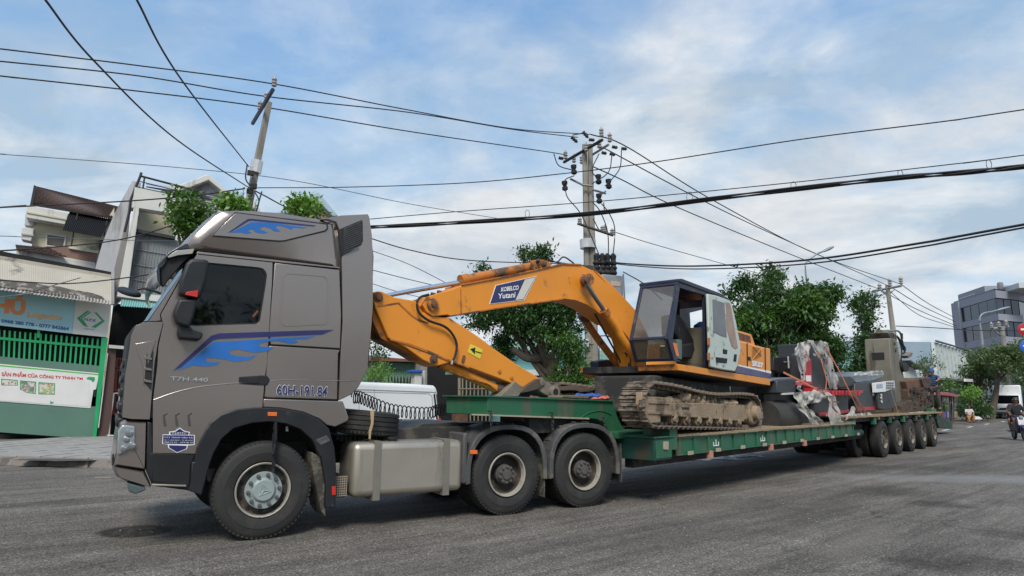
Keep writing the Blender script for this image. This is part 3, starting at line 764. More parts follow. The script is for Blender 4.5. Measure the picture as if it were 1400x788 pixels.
MB().tube(catmull([TR.T(p, .25) for p in K1((155, 447), (185, 442), (225, 452), (262, 465))], 4), .013, 8).build('mirror_stem', BLACKP, fm)
MB().tube(catmull([TR.T(p, .25) for p in K1((236, 442), (256, 425), (290, 400))], 4), .013, 8).build('mirror_stem', BLACKP, fm)
# chassis, tank
b = MB()
for y0 in (.82, 1.56): b.box(TR, -.9, 5.2, y0, y0 + .08, .72, 1.02)
for x in (1.0, 2.2, 3.2, 4.0, 5.0): b.box(TR, x, x + .1, .9, 1.56, .76, .98)
b.build('chassis_frame', CHASSIS, tt, .005)
for x in (0, 3.225, 4.575): MB().tube([TR.P(x, .1, .54), TR.P(x, 2.3, .54)], .09, 12).build('axle', CHASSIS, tt)
MB().box(TR, -.4, .7, .9, 1.6, .5, 1.3).build('engine', CHASSIS, tt)
ta, tb = TR.un(K3((184, 600))[0], 0)[0], TR.un(K3((680, 450))[0], 0)[0]
b = MB().box(TR, ta + .02, tb, 0.0, .62, .37, 1.03)
tk = b.build('fuel_tank', ALU, tt, .085, seg=5)
for x0 in (.30, 1.30):
    xx = ta + x0 * (tb - ta) / 1.62
    MB().ring([TR.P(xx, -.012, .33), TR.P(xx, .64, .33), TR.P(xx, .64, 1.045), TR.P(xx, -.012, 1.045)], [TR.P(xx, .012, .375), TR.P(xx, .6, .375), TR.P(xx, .6, 1.02), TR.P(xx, .012, 1.02)], TR.x * .09, 24).build('tank_strap', mat('tank_strap_grey', (.25, .235, .205), .5, .5), tk, .02)
MB().lathe(TR.P(ta + .58, .15, 1.02), TR.z, [(0, .055), (.03, .055), (.035, .07), (.06, .07), (.065, .03)], 16).build('tank_cap', BLACKP, tk)
b = MB()
for i in range(9):
    b.box(TR, ta - .22, ta - .02, .06 + .0, .07, .40 + i * .028, .412 + i * .028)
for i in range(8):
    b.box(TR, ta - .22 + i * .027, ta - .212 + i * .027, .058, .066, .40, .63)
b.build('step_grating', mat('grating_tan', (.32, .27, .21), .6, .3), tt)
b = MB().box(TR, ta - .22, ta - .02, .09, .6, .38, .64); b.build('battery_box', CHASSIS, tt, .02)
# rear mudguards: bowed covers over each drive wheel
for i, x in enumerate((3.225, 4.575)):
    n = 18; b = MB(); ou = []
    for k in range(n + 1):
        a = math.radians(188 - k * 196 / n); ca, sa = math.cos(a), math.sin(a)
        q = .655; ex = 2.6
        rr2 = q / (abs(ca) ** ex + abs(sa) ** ex) ** (1 / ex)
        ou.append((x + ca * rr2 * 1.0, .54 + sa * rr2 * 1.04))
    ins = [(x + (px - x) * .90, .54 + (pz - .54) * .90) for px, pz in ou]
    pts = [TR.P(px, -.035, pz) for px, pz in ou] + [TR.P(px, -.035, pz) for px, pz in reversed(ins)]
    b.prism(pts, TR.y * .04)
    for k2 in range(n):
        (xa, za), (xb, zb) = ou[k2], ou[k2 + 1]
        c = [TR.P(xa, .0, za), TR.P(xb, .0, zb), TR.P(xb - (xb - x) * .03, .0, zb - (zb - .54) * .03), TR.P(xa - (xa - x) * .03, .0, za - (za - .54) * .03)]
        b.prism(c, TR.y * .62)
    mg = b.build('mudguard', GREYP, tt, .008)
    for k2 in (4, 6, 8, 10, 12):
        (xa, za), (xb, zb) = ou[k2], ou[k2 + 1]
        MB().prism([TR.P(xa, .1, za + .004), TR.P(xa + (xb - xa) * .35, .1, za + (zb - za) * .35 + .004), TR.P(xa + (xb - xa) * .35, .1, za + (zb - za) * .35 + .02), TR.P(xa, .1, za + .02)], TR.y * .4).build('mudguard_rib', GREYP, mg, .004)
MB().box(TR, 2.52, 2.585, -.03, .6, .46, 1.12).build('mudguard_apron', GREYP, tt, .02)
tp(K3((710, 369), (741, 368), (742, 385), (711, 386)), -.05, .02, 'side_marker', ORANGE, .004)
b = MB().box(TR, 3.84, 3.86, .0, .6, .2, .72); b.build('mud_flap', MUDRUB, tt, .004)
b = MB().box(TR, 5.28, 5.3, .0, .6, .32, .9); b.build('mud_flap', GREYP, tt, .004)
# catwalk and covers between cab and fifth wheel
b = MB().box(TR, .95, 2.6, .5, 2.0, 1.03, 1.10); b.build('catwalk', CHASSIS, tt, .01)
b = MB()
for i in range(26): b.box(TR, 1.0 + i * .058, 1.035 + i * .058, .46, .50, 1.02, 1.10)
b.build('catwalk_edge', CHASSIS, tt, 0, kind='stuff')
tp(K3((130, 280), (248, 282), (250, 300), (130, 298)), .3, .2, 'battery_lid', mat('grey_metal', (.26, .27, .26), .5, .2), .01)
b = MB().lathe(TR.P(3.45, 1.25, 1.1), TR.z, [(0, .5), (.05, .52), (.1, .48), (.12, .1)], 28); b.build('fifth_wheel', CHASSIS, tt)
b = MB().prism([TR.T(p, .8) for p in K3((430, 298), (500, 252), (640, 246), (800, 252), (860, 262), (700, 280), (640, 275), (440, 298))], TR.y * 1.2); b.build('dust_cover', mat('cover_black', (.045, .045, .045), .6), tt, .015)
tp(K3((330, 285), (500, 268), (820, 262), (880, 300), (700, 330), (330, 330)), .42, .05, 'frame_side', CHASSIS, .01)
# airline coils between cab and trailer
b = MB(); pts = []
path = catmull([TR.T(p, 1.1) for p in P6((8, 470), (60, 470), (130, 500), (200, 530), (300, 565), (400, 580), (500, 590), (600, 590), (660, 570), (730, 560))], 8)
L = len(path)
N = 900
for i in range(N):
    t = i / (N - 1) * (L - 1); k = min(L - 2, int(t)); p = path[k].lerp(path[k + 1], t - k)
    a = i * .19; r = .085
    pts.append(p + TR.z * math.sin(a) * r + (TR.y * math.cos(a)) * r * .8 + TR.x * .01)
b.tube(pts, .0085, 5)
b.build('airline_coil', WIRE, tt)
# spare tyre lying on the catwalk, tied with a strap
sp = thing('spare_tyre', 'worn spare tyre lying flat behind the cab, tied with a tan strap', 'tyre', tuple(TR.P(1.28, .62, 1.1)))
Mx = TR.M(TR.P(1.30, .66, 1.40)) @ Matrix.Rotation(math.radians(5), 4, 'Y') @ Matrix.Rotation(PI / 2, 4, 'X')
inst(TYRE, 'tyre', sp, Mx @ Matrix.Translation((0, 0, 0)) @ Matrix.Rotation(PI, 4, 'X'))
TAN = mat('tan_strap', (.42, .30, .17), .8, 0, .2)
MB().plate(TR, K3((274, 195), (292, 196), (288, 255), (278, 290), (276, 322), (268, 318), (268, 285), (278, 250)), .02, .006).build('strap', TAN, sp)
# ------------------------------------------------------------------ lowbed trailer
GREEN = mat('trailer_green', (.022, .125, .062), .5, 0, .2, 1.2, bump=.05, bscale=40, dirt=(.10, .10, .07), dirt_at=.575, dirt_scale=2.2, streak=True)
GREEND = mat('trailer_green_dark', (.010, .060, .042), .6, 0, .3, 1.2, dirt=(.06, .05, .035), dirt_at=.55, dirt_scale=2)
WOOD = mat('deck_wood', (.32, .24, .15), .9, 0, .3, 5, bump=.3, bscale=50, dirt=(.15, .12, .09), dirt_at=.55, dirt_scale=3)
RUST = mat('rust', (.20, .085, .04), .9, 0, .35, 5, bump=.3, bscale=50, dirt=(.09, .06, .045), dirt_at=.5, dirt_scale=5)
BEIGE = mat('dirty_cream', (.38, .33, .25), .9, 0, .25, 6)
tl = thing('lowbed_trailer', 'long green lowbed trailer with five wheel pairs carrying the orange excavator', 'trailer', tuple(TL.P(-4, 1.25, 0)))
def lp(px, y, d, name, mt, bev=.008, par=None, **kw): return MB().plate(TL, px, y, d).build(name, mt, par or tl, bev, **kw)
GY = .9
gn = lp(PX((667, 542.5), (838, 549), (841, 560), (845, 572), (851, 584), (862, 592), (880, 594), (905, 594), (905, 604), (846, 604), (836, 598), (832, 588), (826, 578), (816, 573.5), (806, 572.5), (667, 567.8)), GY, .85, 'gooseneck', GREEN, .01)
lp(PX((665.5, 541), (839, 547.6), (839, 549.6), (665.5, 543)), GY - .03, .91, 'top_flange', GREEN, .003)
lp(PX((665.5, 566.8), (806, 571.6), (806, 573.8), (665.5, 569)), GY - .03, .3, 'bottom_flange', BEIGE, .003)
MB().tube(catmull([TL.T(p, GY - .004) for p in Y4((870, 400), (920, 368), (990, 350), (1050, 355), (1100, 378))], 5), .008, 6).build('weld_rib', GREEN, tl)
for i, (x, y) in enumerate(((180, 360), (650, 375), (1050, 410))):
    b = MB()
    c0 = TL.T(Y4((x, y - 12))[0], GY - .05)
    b.tube([c0 + TL.x * -.06, c0, c0 + TL.z * -.03], .014, 6)
    hk = b.build('chain_hook', CHASSIS, tl)
    for k in range(4):
        cc = c0 - TL.z * (.05 + k * .055); ax = TL.x if k % 2 else TL.y; lk = []
        for j in range(11):
            a = 2 * PI * j / 10; lk.append(cc + ax * math.cos(a) * .016 + TL.z * math.sin(a) * .034)
        MB().tube(lk, .007, 5).build('chain_link', CHASSIS, hk)
MB().box(TL, -13.7, -12.4, 1.76, 2.5, 1.40, 1.56).build('gooseneck_bed', GREEND, tl, .01)
# landing-gear / fifth-wheel plate under the gooseneck
lp(Y4((410, 405), (640, 415), (650, 450), (600, 480), (540, 490), (480, 480)), 1.1, .4, 'king_plate', mat('dusty_grey', (.17, .16, .145), .9, 0, .2, 3), .01)
lp(Y4((960, 420), (1120, 440), (1120, 720), (1090, 760), (960, 560)), 1.2, .4, 'neck_web', GREEND, .01)
MB().box(TL, -13.9, -12.2, 1.0, 1.6, 1.08, 1.34).build('neck_beam', CHASSIS, tl, .01)
# toolbox in the knee
xb0, xb1 = TL.un((893, 612), 0)[0], TL.un((916, 612), 0)[0]
zb0, zb1 = TL.un((893, 630.5), 0)[1], TL.un((893, 600), 0)[1]
tb = MB().box(TL, xb0, xb1, -.02, .74, zb0, zb1).build('toolbox', GREEND, tl, .008)  # body in darker green: the shaded front put into the colour
MB().box(TL, xb0 - .02, xb1 + .1, -.04, .8, zb1 + .003, zb1 + .03).build('toolbox_lid', GREEN, tb, .004)
MB().box(TL, xb0 + .03, xb1, -.03, -.021, zb0 + .03, zb1 - .03).build('toolbox_side', GREEN, tb, .003)  # lighter green stands for the lit side of the box
lp(PX((845, 592), (915, 588), (915, 596), (845, 600)), .5, .6, 'knee_plate', GREEN, .006)
lp(PX((916, 583.5), (926, 583.3), (926, 615), (916, 616)), -.02, .5, 'stake_post', GREEN, .006)
lp(Z7((495, 586), (532, 586), (530, 650), (497, 646)), -.05, .05, 'reflector_bracket', BEIGE, .004)
# low deck: side beam, ribs, planks, centre beams
xd0, xd1 = TL.un((926.5, 600), 0)[0], TL.un((1168.5, 583), 0)[0]
b = MB().box(TL, xd0, xd1, .03, .06, .72, .965); b.box(TL, xd0, xd1, 2.44, 2.47, .72, .965)
for y0 in (.0, 2.36):
    b.box(TL, xd0, xd1, y0, y0 + .13, .70, .719); b.box(TL, xd0, xd1, y0, y0 + .13, .966, .985)
b.build('side_beam', GREEN, tl, .003)
nrib = 19
for i in range(nrib):
    x = xd0 + .06 + (xd1 - xd0 - .15) * i / (nrib - 1)
    MB().box(TL, x, x + .025, .004, .029, .7195, .9655).build('beam_rib', GREEN, tl, .002)
    if i % 2 == 0: MB().box(TL, x + .25, x + .42, -.012, .004, .695, .755).build('cream_plate', BEIGE, tl, .002)
for i, px0 in enumerate((1.05, 3.6, 5.4)):
    MB().box(TL, xd0 + px0, xd0 + px0 + .12, -.01, .06, .60, .72).build('lamp_bracket', mat('pink_reflector', (.5, .22, .16), .6), tl, .004)
txt('山', [TL.P(xd0 + 1.25, .02, .93), TL.P(xd0 + 1.5, .02, .93), TL.P(xd0 + 1.5, .02, .80), TL.P(xd0 + 1.25, .02, .80)], None, 0, WHITE, tl) if False else None
for x0 in (xd0 + 1.25, xd0 + 3.2):
    b = MB()
    b.box(TL, x0, x0 + .2, .022, .029, .79, .805)
    for dx in (0, .093, .186): b.box(TL, x0 + dx, x0 + dx + .014, .022, .029, .805, .86 + (.04 if dx == .093 else 0))
    b.build('chalk_mark', WHITE, tl, 0)
b = MB()
for y0 in (.45, 1.85): b.box(TL, xd0 - .6, 7.2, y0, y0 + .16, .52, .93)
b.build('main_beams', CHASSIS, tl, .01)
for i in range(12):
    x = xd0 + .3 + i * .72
    MB().box(TL, x, x + .08, .062, 2.43, .74, .93).build('cross_member', CHASSIS, tl, 0)
n = 38; W1 = (xd1 - xd0) / n
r2 = random.Random(5)
pm = MB(); pm.prism([Vector((0, 0, 0)), Vector((W1 - .012, 0, 0)), Vector((W1 - .012, 0, .04)), Vector((0, 0, .04))], (0, 2.5, 0))
plank = localmesh(pm, 'plank', WOOD, 0)
for i in range(n):
    inst(plank, 'plank', tl, TL.M(TL.P(xd0 + i * W1, -.02 + r2.uniform(-.015, .015), .987 + r2.uniform(0, .008))))
# rear deck above the wheels
za = TL.un((1169, 575), 0)[1]; zr = TL.un((1281, 564), 0)[1]
xr0, xr1 = xd1 - .35, 7.6
zt = 1.13
MB().box(TL, xd1 + .02, xr1, .10, 2.4, 1.02, zt).build('rear_frame', CHASSIS, tl, .01)
lp(PX((1142, 578), (1170, 575), (1170, 581), (1142, 584)), .0, .08, 'step_plate', GREEN, .004)
n2 = 42; W2 = (xr1 - xr0) / n2
pm = MB(); pm.prism([Vector((0, 0, 0)), Vector((W2 - .014, 0, 0)), Vector((W2 - .014, 0, .05)), Vector((0, 0, .05))], (0, 2.52, 0))
plank2 = localmesh(pm, 'plank', WOOD, 0)
for i in range(n2):
    inst(plank2, 'plank', tl, TL.M(TL.P(xr0 + i * W2, -.03 + r2.uniform(-.02, .02), zt + .003 + r2.uniform(0, .012))))
for i in range(6):
    x = -.85 + i * 1.5366
    MB().box(TL, x, x + .2, -.01, .1, .93, 1.12).build('fender_bracket', GREEN if i % 2 == 0 else GREEND, tl, .01)
    MB().box(TL, x + .4, x + .6, .0, .3, 1.06, 1.12).build('wood_block', WOOD, tl, .01)
for i in range(5):
    x = i * 1.5366
    wheel(tl, TL, x, .51, 'trailer', 0.0)
    inst(TYRE2, 'tyre', tl, TL.M(TL.P(x, .32, .51))); inst(TYRE2, 'tyre', tl, TL.M(TL.P(x, 1.86, .51)))
    wheel(tl, TL, x, .51, 'trailer', 2.44, flip=True, full=False)
    MB().tube([TL.P(x, .1, .51), TL.P(x, 2.3, .51)], .08, 10).build('axle', CHASSIS, tl)
    MB().box(TL, x - .5, x + .5, .66, .76, .58, .70).build('leaf_spring', CHASSIS, tl, .02)
# front inner wheel pair set in from the first axle, and bogie ironwork
inst(TYRE2, 'tyre', tl, TL.M(TL.P(-.55, .5, .51)))
MB().box(TL, -2.6, -1.2, .5, .9, .55, .95).build('air_tank_frame', RUST, tl, .03)
MB().tube([TL.P(-2.4, .3, .72), TL.P(-1.2, .3, .72)], .12, 14).build('air_tank', GREEND, tl)
# ramp at the tail
lp(K6((1022, 496), (1048, 502), (1112, 541), (1112, 577), (1042, 574), (1030, 540)), .05, .08, 'ramp', GREEND, .006)
lp(K6((1022, 496), (1048, 502), (1112, 541), (1112, 577), (1042, 574), (1030, 540)), 1.6, .7, 'ramp', GREEND, .006)
for i in range(5):
    lp(K6((1045 + i * 13, 512 + i * 8), (1049 + i * 13, 514 + i * 8), (1049 + i * 13, 572), (1045 + i * 13, 572)), .035, .015, 'ramp_rib', CHASSIS, .002)

# ------------------------------------------------------------------ excavator
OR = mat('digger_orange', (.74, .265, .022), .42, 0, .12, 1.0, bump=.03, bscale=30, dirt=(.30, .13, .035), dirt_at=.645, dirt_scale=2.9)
ORD = mat('digger_orange_dark_dirty', (.46, .16, .025), .6, 0, .2, 2, bump=.1, bscale=40, dirt=(.11, .065, .04), dirt_at=.54, dirt_scale=3)
MUD = mat('dried_mud', (.30, .225, .15), .95, 0, .25, 3, bump=.6, bscale=25, dirt=(.12, .085, .055), dirt_at=.57, dirt_scale=4)
MUDD = mat('track_steel_mud', (.235, .19, .145), .85, .1, .4, 6, bump=.5, bscale=30, dirt=(.06, .048, .04), dirt_at=.5, dirt_scale=6)
CABB = mat('cab_navy', (.014, .020, .045), .45, 0, .3, 3, dirt=(.10, .085, .07), dirt_at=.64, dirt_scale=4)
DOORW = mat('door_pale', (.50, .57, .52), .55, 0, .1, 3, dirt=(.16, .13, .09), dirt_at=.60, dirt_scale=6)
GREYM = mat('link_grey', (.20, .17, .14), .8, .1, .3, 5, bump=.3, bscale=40, dirt=(.33, .27, .20), dirt_at=.6, dirt_scale=5)
ex = thing('excavator', 'orange crawler excavator with dark cab riding on the green lowbed trailer', 'excavator', tuple(EX.P(-2.2, 1.1, 0)))
def ep(px, y, d, name, mt, bev=.01, par=None, **kw): return MB().plate(EX, px, y, d).build(name, mt, par or ex, bev, **kw)
def etube(px, y, r, name, mt, par=None, n=14, k=6, **kw):
    pts = [EX.T(p, y) for p in px]
    if len(pts) > 2: pts = catmull(pts, k)
    return MB().tube(pts, r, n).build(name, mt, par or ex, **kw)
BD = .42; BY = -BD / 2
_sl = math.radians(11.5)      # the boom is slewed a little towards the far side, clear of the cab in front
BX = Frame(EX.P(-2.5, 1.25, 0), EX.x * math.cos(_sl) - EX.y * math.sin(_sl), EX.y * math.cos(_sl) + EX.x * math.sin(_sl))
def bp(px, y, d, name, mt, bev=.01, par=None, **kw): return MB().plate(BX, px, y, d).build(name, mt, par or ex, bev, **kw)
def btube(px, y, r, name, mt, par=None, n=14, k=6, **kw):
    pts = [BX.T(p, y) for p in px]
    if len(pts) > 2: pts = catmull(pts, k)
    return MB().tube(pts, r, n).build(name, mt, par or ex, **kw)
# boom
boom = K4((430, 350), (418, 345), (350, 352), (318, 330), (303, 300), (318, 262), (350, 252), (385, 240), (440, 226), (485, 205), (700, 165), (850, 132), (960, 107), (1040, 111), (1100, 138), (1150, 186)) + K5((40, 30), (85, 62), (130, 108), (180, 160), (230, 215), (285, 330), (275, 470), (235, 470), (195, 335), (150, 282), (100, 222)) + K4((1200, 385), (1130, 340), (1075, 300), (1020, 278), (960, 270), (700, 305))
bo = bp(boom, BY, BD, 'boom', OR, .012)
bp(K4((478, 222), (480, 340), (484, 340), (482, 222)), BY - .006, .008, 'weld_seam', ORD, 0)
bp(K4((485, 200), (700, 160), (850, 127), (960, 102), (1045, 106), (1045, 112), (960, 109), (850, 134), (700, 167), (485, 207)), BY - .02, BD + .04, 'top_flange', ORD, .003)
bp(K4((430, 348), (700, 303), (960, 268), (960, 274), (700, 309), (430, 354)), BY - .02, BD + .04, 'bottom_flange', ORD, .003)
bp(K4((643, 206), (836, 162), (778, 276), (614, 295)), BY - .006, .006, 'logo_border', WHITE, 0)
bp(K4((646, 208), (832, 165), (775, 273), (618, 292)), BY - .009, .006, 'logo_panel', NAVY, 0)
bp(K4((781, 180), (829, 168), (773, 271), (737, 275)), BY - .012, .006, 'logo_stripe', mat('cream_print', (.62, .60, .52), .5), 0)
txt('KOBELCO', K4((670, 216), (751, 206), (749, 228), (667, 237)), BX, BY - .012, WHITE, ex, bold=.03)
txt('Yutani', K4((654, 246), (736, 236), (733, 264), (652, 270)), BX, BY - .012, WHITE, ex, bold=.02)
# boom tip pin
c = BX.T(K4((345, 298))[0], BY)
MB().lathe(c, BX.y, [(.0, .09), (-.04, .09), (-.045, .07), (-.045, .0)], 20).build('tip_boss', ORD, ex)
MB().lathe(c, BX.y, [(-.04, .045), (-.08, .045), (-.085, .0)], 8).build('tip_pin', RUST, ex)
for (x, y) in ((380, 240), (350, 250), (322, 262)):
    q = BX.T(K4((x, y))[0], BY + .05); MB().lathe(q, BX.x, [(-.03, .012), (-.03, .03), (.03, .03), (.03, .012)], 8).build('hose_fitting', RUST, ex)
# stick
stick = K4((74, 238), (90, 234), (112, 236), (165, 262), (275, 282), (300, 330), (345, 350), (430, 360), (475, 390), (560, 445), (640, 506), (740, 575), (845, 640), (862, 655), (850, 672), (800, 690), (770, 685), (650, 640), (520, 592), (440, 565), (370, 585), (340, 575), (300, 555), (225, 500), (140, 453), (80, 312), (66, 262))
bp(stick, BY + .03, .34, 'stick', OR, .012)
bp(K4((66, 300), (82, 312), (142, 456), (225, 503), (300, 558), (285, 556), (205, 508), (105, 455), (66, 372)), BY + .10, .30, 'stick_web', ORD, .006)  # left face's shade put in with the darker orange
bp(K4((90, 300), (190, 286), (262, 350), (300, 372), (330, 378), (325, 384), (290, 378), (250, 352), (186, 292), (92, 308)), BY + .022, .01, 'weld_seam', ORD, .002)
bp(K4((150, 456), (240, 478), (330, 512), (430, 556), (520, 590), (520, 597), (425, 563), (325, 522), (235, 488), (150, 464)), BY + .015, .02, 'weld_seam', ORD, .002)
bp(K4((525, 482), (583, 508), (570, 552), (512, 520)), BY + .024, .004, 'warning_label', mat('label_yellow', (.75, .62, .06), .6), 0)
bp(K4((524, 505), (548, 498), (546, 530)), BY + .020, .003, 'warning_symbol', SEAM, 0)
btube(K4((549, 516), (577, 524)), BY + .018, .006, 'warning_symbol', SEAM, n=4)
bp(K4((492, 534), (503, 536), (495, 570), (485, 566)), BY + .01, .03, 'clip', RUST, .003)
for (x, y) in ((660, 610), (717, 640)):
    q = BX.T(K4((x, y))[0], BY + .03); MB().lathe(q, BX.y, [(0, .03), (-.015, .03), (-.02, .0)], 12).build('grease_boss', ORD, ex)
def pin(px, y, r, name='pin', mt=RUST, l=.05):
    q = BX.T(px, y); MB().lathe(q, BX.y, [(0, r * 1.5), (-l * .4, r * 1.5), (-l * .5, r * 1.1), (-l * .5, r), (-l, r), (-l - .005, 0)], 18).build(name, mt, ex)
pin(K4((91, 262))[0], BY + .03, .045); pin(K4((351, 554))[0], BY + .03, .04); pin(K4((852, 660))[0], BY + .02, .05, mt=GREYM)
# arm cylinder on top of the boom
btube(K4((100, 262), (300, 222), (485, 190)), BY + .2, .033, 'arm_cylinder_rod', CHROME)
btube(K4((480, 184), (640, 152), (830, 115)), BY + .19, .072, 'arm_cylinder_barrel', ORD, n=18)
btube(K4((478, 185), (510, 178)), BY + .19, .088, 'cylinder_gland', ORD, n=18)
btube(K4((500, 215), (700, 172), (850, 138)), BY + .05, .014, 'hose_pipe', ORD, n=8)
btube(K4((150, 258), (320, 228), (480, 200)), BY + .05, .012, 'hose_pipe', RUST, n=8)
bp(K4((815, 90), (850, 84), (885, 92), (905, 104), (900, 122), (820, 132)), BY + .05, .06, 'cylinder_bracket', ORD, .01)
pin(K4((868, 106))[0], BY + .04, .035)
pin(K4((838, 96))[0], BY + .04, .02, mt=SEAM)
btube(K4((890, 84), (930, 98), (962, 74), (1010, 104)), BY + .15, .013, 'hose', SEAM, n=8)
btube(K4((780, 100), (830, 92), (860, 88), (935, 100), (1000, 108)), BY + .3, .012, 'hose', SEAM, n=8)
# hose loop on the stick
btube(K4((330, 250), (292, 262), (275, 290), (285, 335), (330, 372), (400, 398), (438, 432), (460, 480), (455, 530), (436, 575)), BY - .03, .018, 'hose', SEAM, n=10, k=8)
btube(K4((440, 560), (436, 577)), BY - .03, .022, 'hose_end', CHROME, n=8)
# bucket cylinder
btube(K4((388, 572), (520, 632), (640, 688)), BY + .17, .072, 'bucket_cylinder', OR, n=18)
btube(K4((380, 566), (398, 574)), BY + .17, .09, 'cylinder_base', ORD, n=16)
btube(K4((640, 690), (668, 694)), BY + .17, .085, 'cylinder_eye', RUST, n=16)
btube(K4((430, 608), (520, 645), (600, 668), (650, 700)), BY + .09, .012, 'hose_pipe', ORD, n=6)
# bucket linkage
bp(K4((662, 728), (735, 656), (776, 688), (750, 728)), BY - .02, .3, 'link_plate', GREYM, .01)
bp(K4((768, 698), (790, 676), (838, 644), (862, 650), (868, 672), (850, 692), (800, 706), (764, 712)), BY - .03, .08, 'link_arm', mat('link_dark', (.085, .06, .045), .8, 0, .3, 4), .01)
bp(K4((846, 640), (870, 650), (928, 685), (936, 705), (930, 722), (910, 730), (880, 722), (830, 690), (840, 668)), BY + .0, .32, 'quick_coupler', GREYM, .012)
q = BX.T(K4((914, 707))[0], BY); MB().lathe(q, BX.y, [(.02, .10), (-.05, .10), (-.055, .085), (-.055, .055), (.0, .05), (.0, .0)], 24).build('coupler_eye', GREYM, ex)
q = BX.T(K4((914, 707))[0], BY); MB().lathe(q, BX.y, [(-.02, .052), (-.057, .052)], 20).build('coupler_bore', SEAM, ex)
# boom cylinders
for y, px1, px2, nm in ((BY - .14, K4((1065, 196), (1108, 262), (1152, 325)), K4((1150, 322), (1210, 405)) + K5((165, 335), (232, 442)), 1), (BY + BD + .14, K4((1012, 292), (1055, 350)), K4((1045, 345), (1120, 455), (1185, 540), (1235, 605)), 2)):
    btube(px1, y, .037, 'boom_cylinder_rod', mat('rod_grey', (.22, .23, .24), .3, .8), n=12)
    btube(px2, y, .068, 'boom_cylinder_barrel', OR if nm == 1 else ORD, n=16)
    btube([px2[0], (px2[0][0] + 4, px2[0][1] + 6)], y, .082, 'cylinder_gland', ORD, n=16)
pin(K4((1056, 184))[0], BY - .10, .055, l=.10)
q = BX.T(K4((1056, 184))[0], BY); MB().lathe(q, BX.y, [(.0, .11), (-.15, .10), (-.155, .06)], 20).build('boom_boss', ORD, ex)
btube(K4((1060, 250), (1140, 400), (1215, 540), (1228, 570)), BY + .1, .016, 'hose', SEAM, n=8)
# slewing platform
PY = .15
plat = K5((415, 452), (830, 519), (830, 549), (420, 481))
ep(plat, PY, .06, 'platform_beam', OR, .006)
pa, pb = EX.un(K5((415, 452))[0], PY), EX.un(K5((418, 481))[0], PY)
b = MB().prism([EX.P(pa[0], PY + .062, pa[1]), EX.P(pa[0], PY + .75, pa[1]), EX.P(pb[0], PY + .75, pb[1]), EX.P(pb[0], PY + .062, pb[1])], EX.x * .06)
b.build('platform_front', ORD, ex, .006)
pr = EX.un(K5((830, 530))[0], PY)
MB().box(EX, pa[0] + .07, pr[0] - .02, PY + .065, 2.1, pa[1] - .13, pa[1] - .01).build('platform_floor', CHASSIS, ex, .01)
MB().box(EX, pa[0] + .07, pr[0] - .02, 2.08, 2.14, pb[1], pa[1]).build('platform_beam', OR, ex, .006)
txt('2011', K5((292, 470), (342, 466), (342, 480), (292, 484)), EX, PY - .02, RUST, ex) if False else None
MB().lathe(EX.P(-2.1, 1.15, .5), EX.z, [(0, .62), (.12, .66), (.14, .72), (.26, .72), (.28, .6), (.34, .5)], 40).build('slew_ring', CHASSIS, ex)
MB().box(EX, -3.35, -.2, .5, 1.72, .2, .84).build('carbody', CHASSIS, ex, .04)
# engine house
body = Y7((678, 440), (700, 445), (862, 488), (896, 494), (900, 690), (668, 642))
ep(body, PY + .01, 1.93, 'engine_house', OR, .03, seg=3)
ep(Y7((686, 378), (776, 404), (798, 466), (800, 480), (690, 452)), PY + .25, 1.1, 'hood_box', OR, .02)
ep(Y7((692, 394), (768, 416), (774, 458), (694, 440)), PY + .245, .01, 'hood_grille', RUST, 0)
ep(Y7((690, 606), (898, 655), (898, 686), (672, 646)), PY + .002, .01, 'navy_band', NAVY, 0)
ep(Y7((692, 597), (900, 639), (900, 653), (690, 605)), PY - .001, .01, 'white_band', WHITE, 0)
for x0, y0 in ((748, 460), (862, 490)):
    ep(Y7((x0, y0), (x0 + 4, y0 + 1), (x0 + 6, y0 + 150), (x0 + 2, y0 + 149)), PY - .002, .01, 'panel_gap', SEAM, 0)
txt('SK07', Y7((776, 568), (850, 586), (848, 618), (776, 606)), EX, PY, WHITE, ex, bold=.05)
ep(Y7((784, 482), (836, 496), (838, 540), (782, 570)), PY - .001, .01, 'mesh_panel', mat('mesh_brown', (.33, .15, .04), .8), 0)
for a, bq in (((784, 482), (838, 540)), ((836, 496), (780, 568))):
    etube(Y7(a, bq), PY - .006, .008, 'mesh_brace', OR, n=6)
ep(Y7((755, 545), (772, 549), (772, 572), (756, 568)), PY - .001, .01, 'latch', SEAM, .002)
# cab
CY, CDp = PY + .02, .74
roofl = EX.un(Y7((316, 58))[0], CY); roofr = EX.un(Y7((600, 160))[0], CY)
front = [EX.un(p, CY) for p in Y7((314, 62), (250, 430), (286, 572))]
MB().ringpx(EX, Y7((314, 60), (400, 88), (512, 138), (512, 607), (286, 572), (247, 430)), Y7((322, 108), (478, 155), (484, 604), (336, 580), (300, 560), (278, 432)), CY, .05).build('cab_side_frame', CABB, ex, .006)
MB().ringpx(EX, Y7((314, 60), (600, 165), (640, 190), (690, 620), (286, 572), (247, 430)), Y7((385, 268), (478, 245), (482, 380), (392, 382)), CY + CDp - .04, .04).build('cab_far_frame', CABB, ex, .006)
ep(Y7((300, 430), (400, 380), (490, 380), (490, 610), (300, 575)), CY + CDp - .05, .01, 'cab_lining', mat('lining_beige', (.20, .175, .125), .8, 0, .3, 4), 0)
# roof slab
zr0 = roofl[1]
b = MB().prism([EX.P(roofl[0] - .03, CY - .02, zr0 - .05), EX.P(roofl[0] - .03, CY - .02, zr0 + .01), EX.P(roofl[0] + .1, CY - .02, zr0 + .035), EX.P(roofr[0], CY - .02, roofr[1] + .02), EX.P(roofr[0], CY - .02, roofr[1] - .06)], EX.y * (CDp + .04))
b.build('cab_roof', CABB, ex, .02, seg=3)
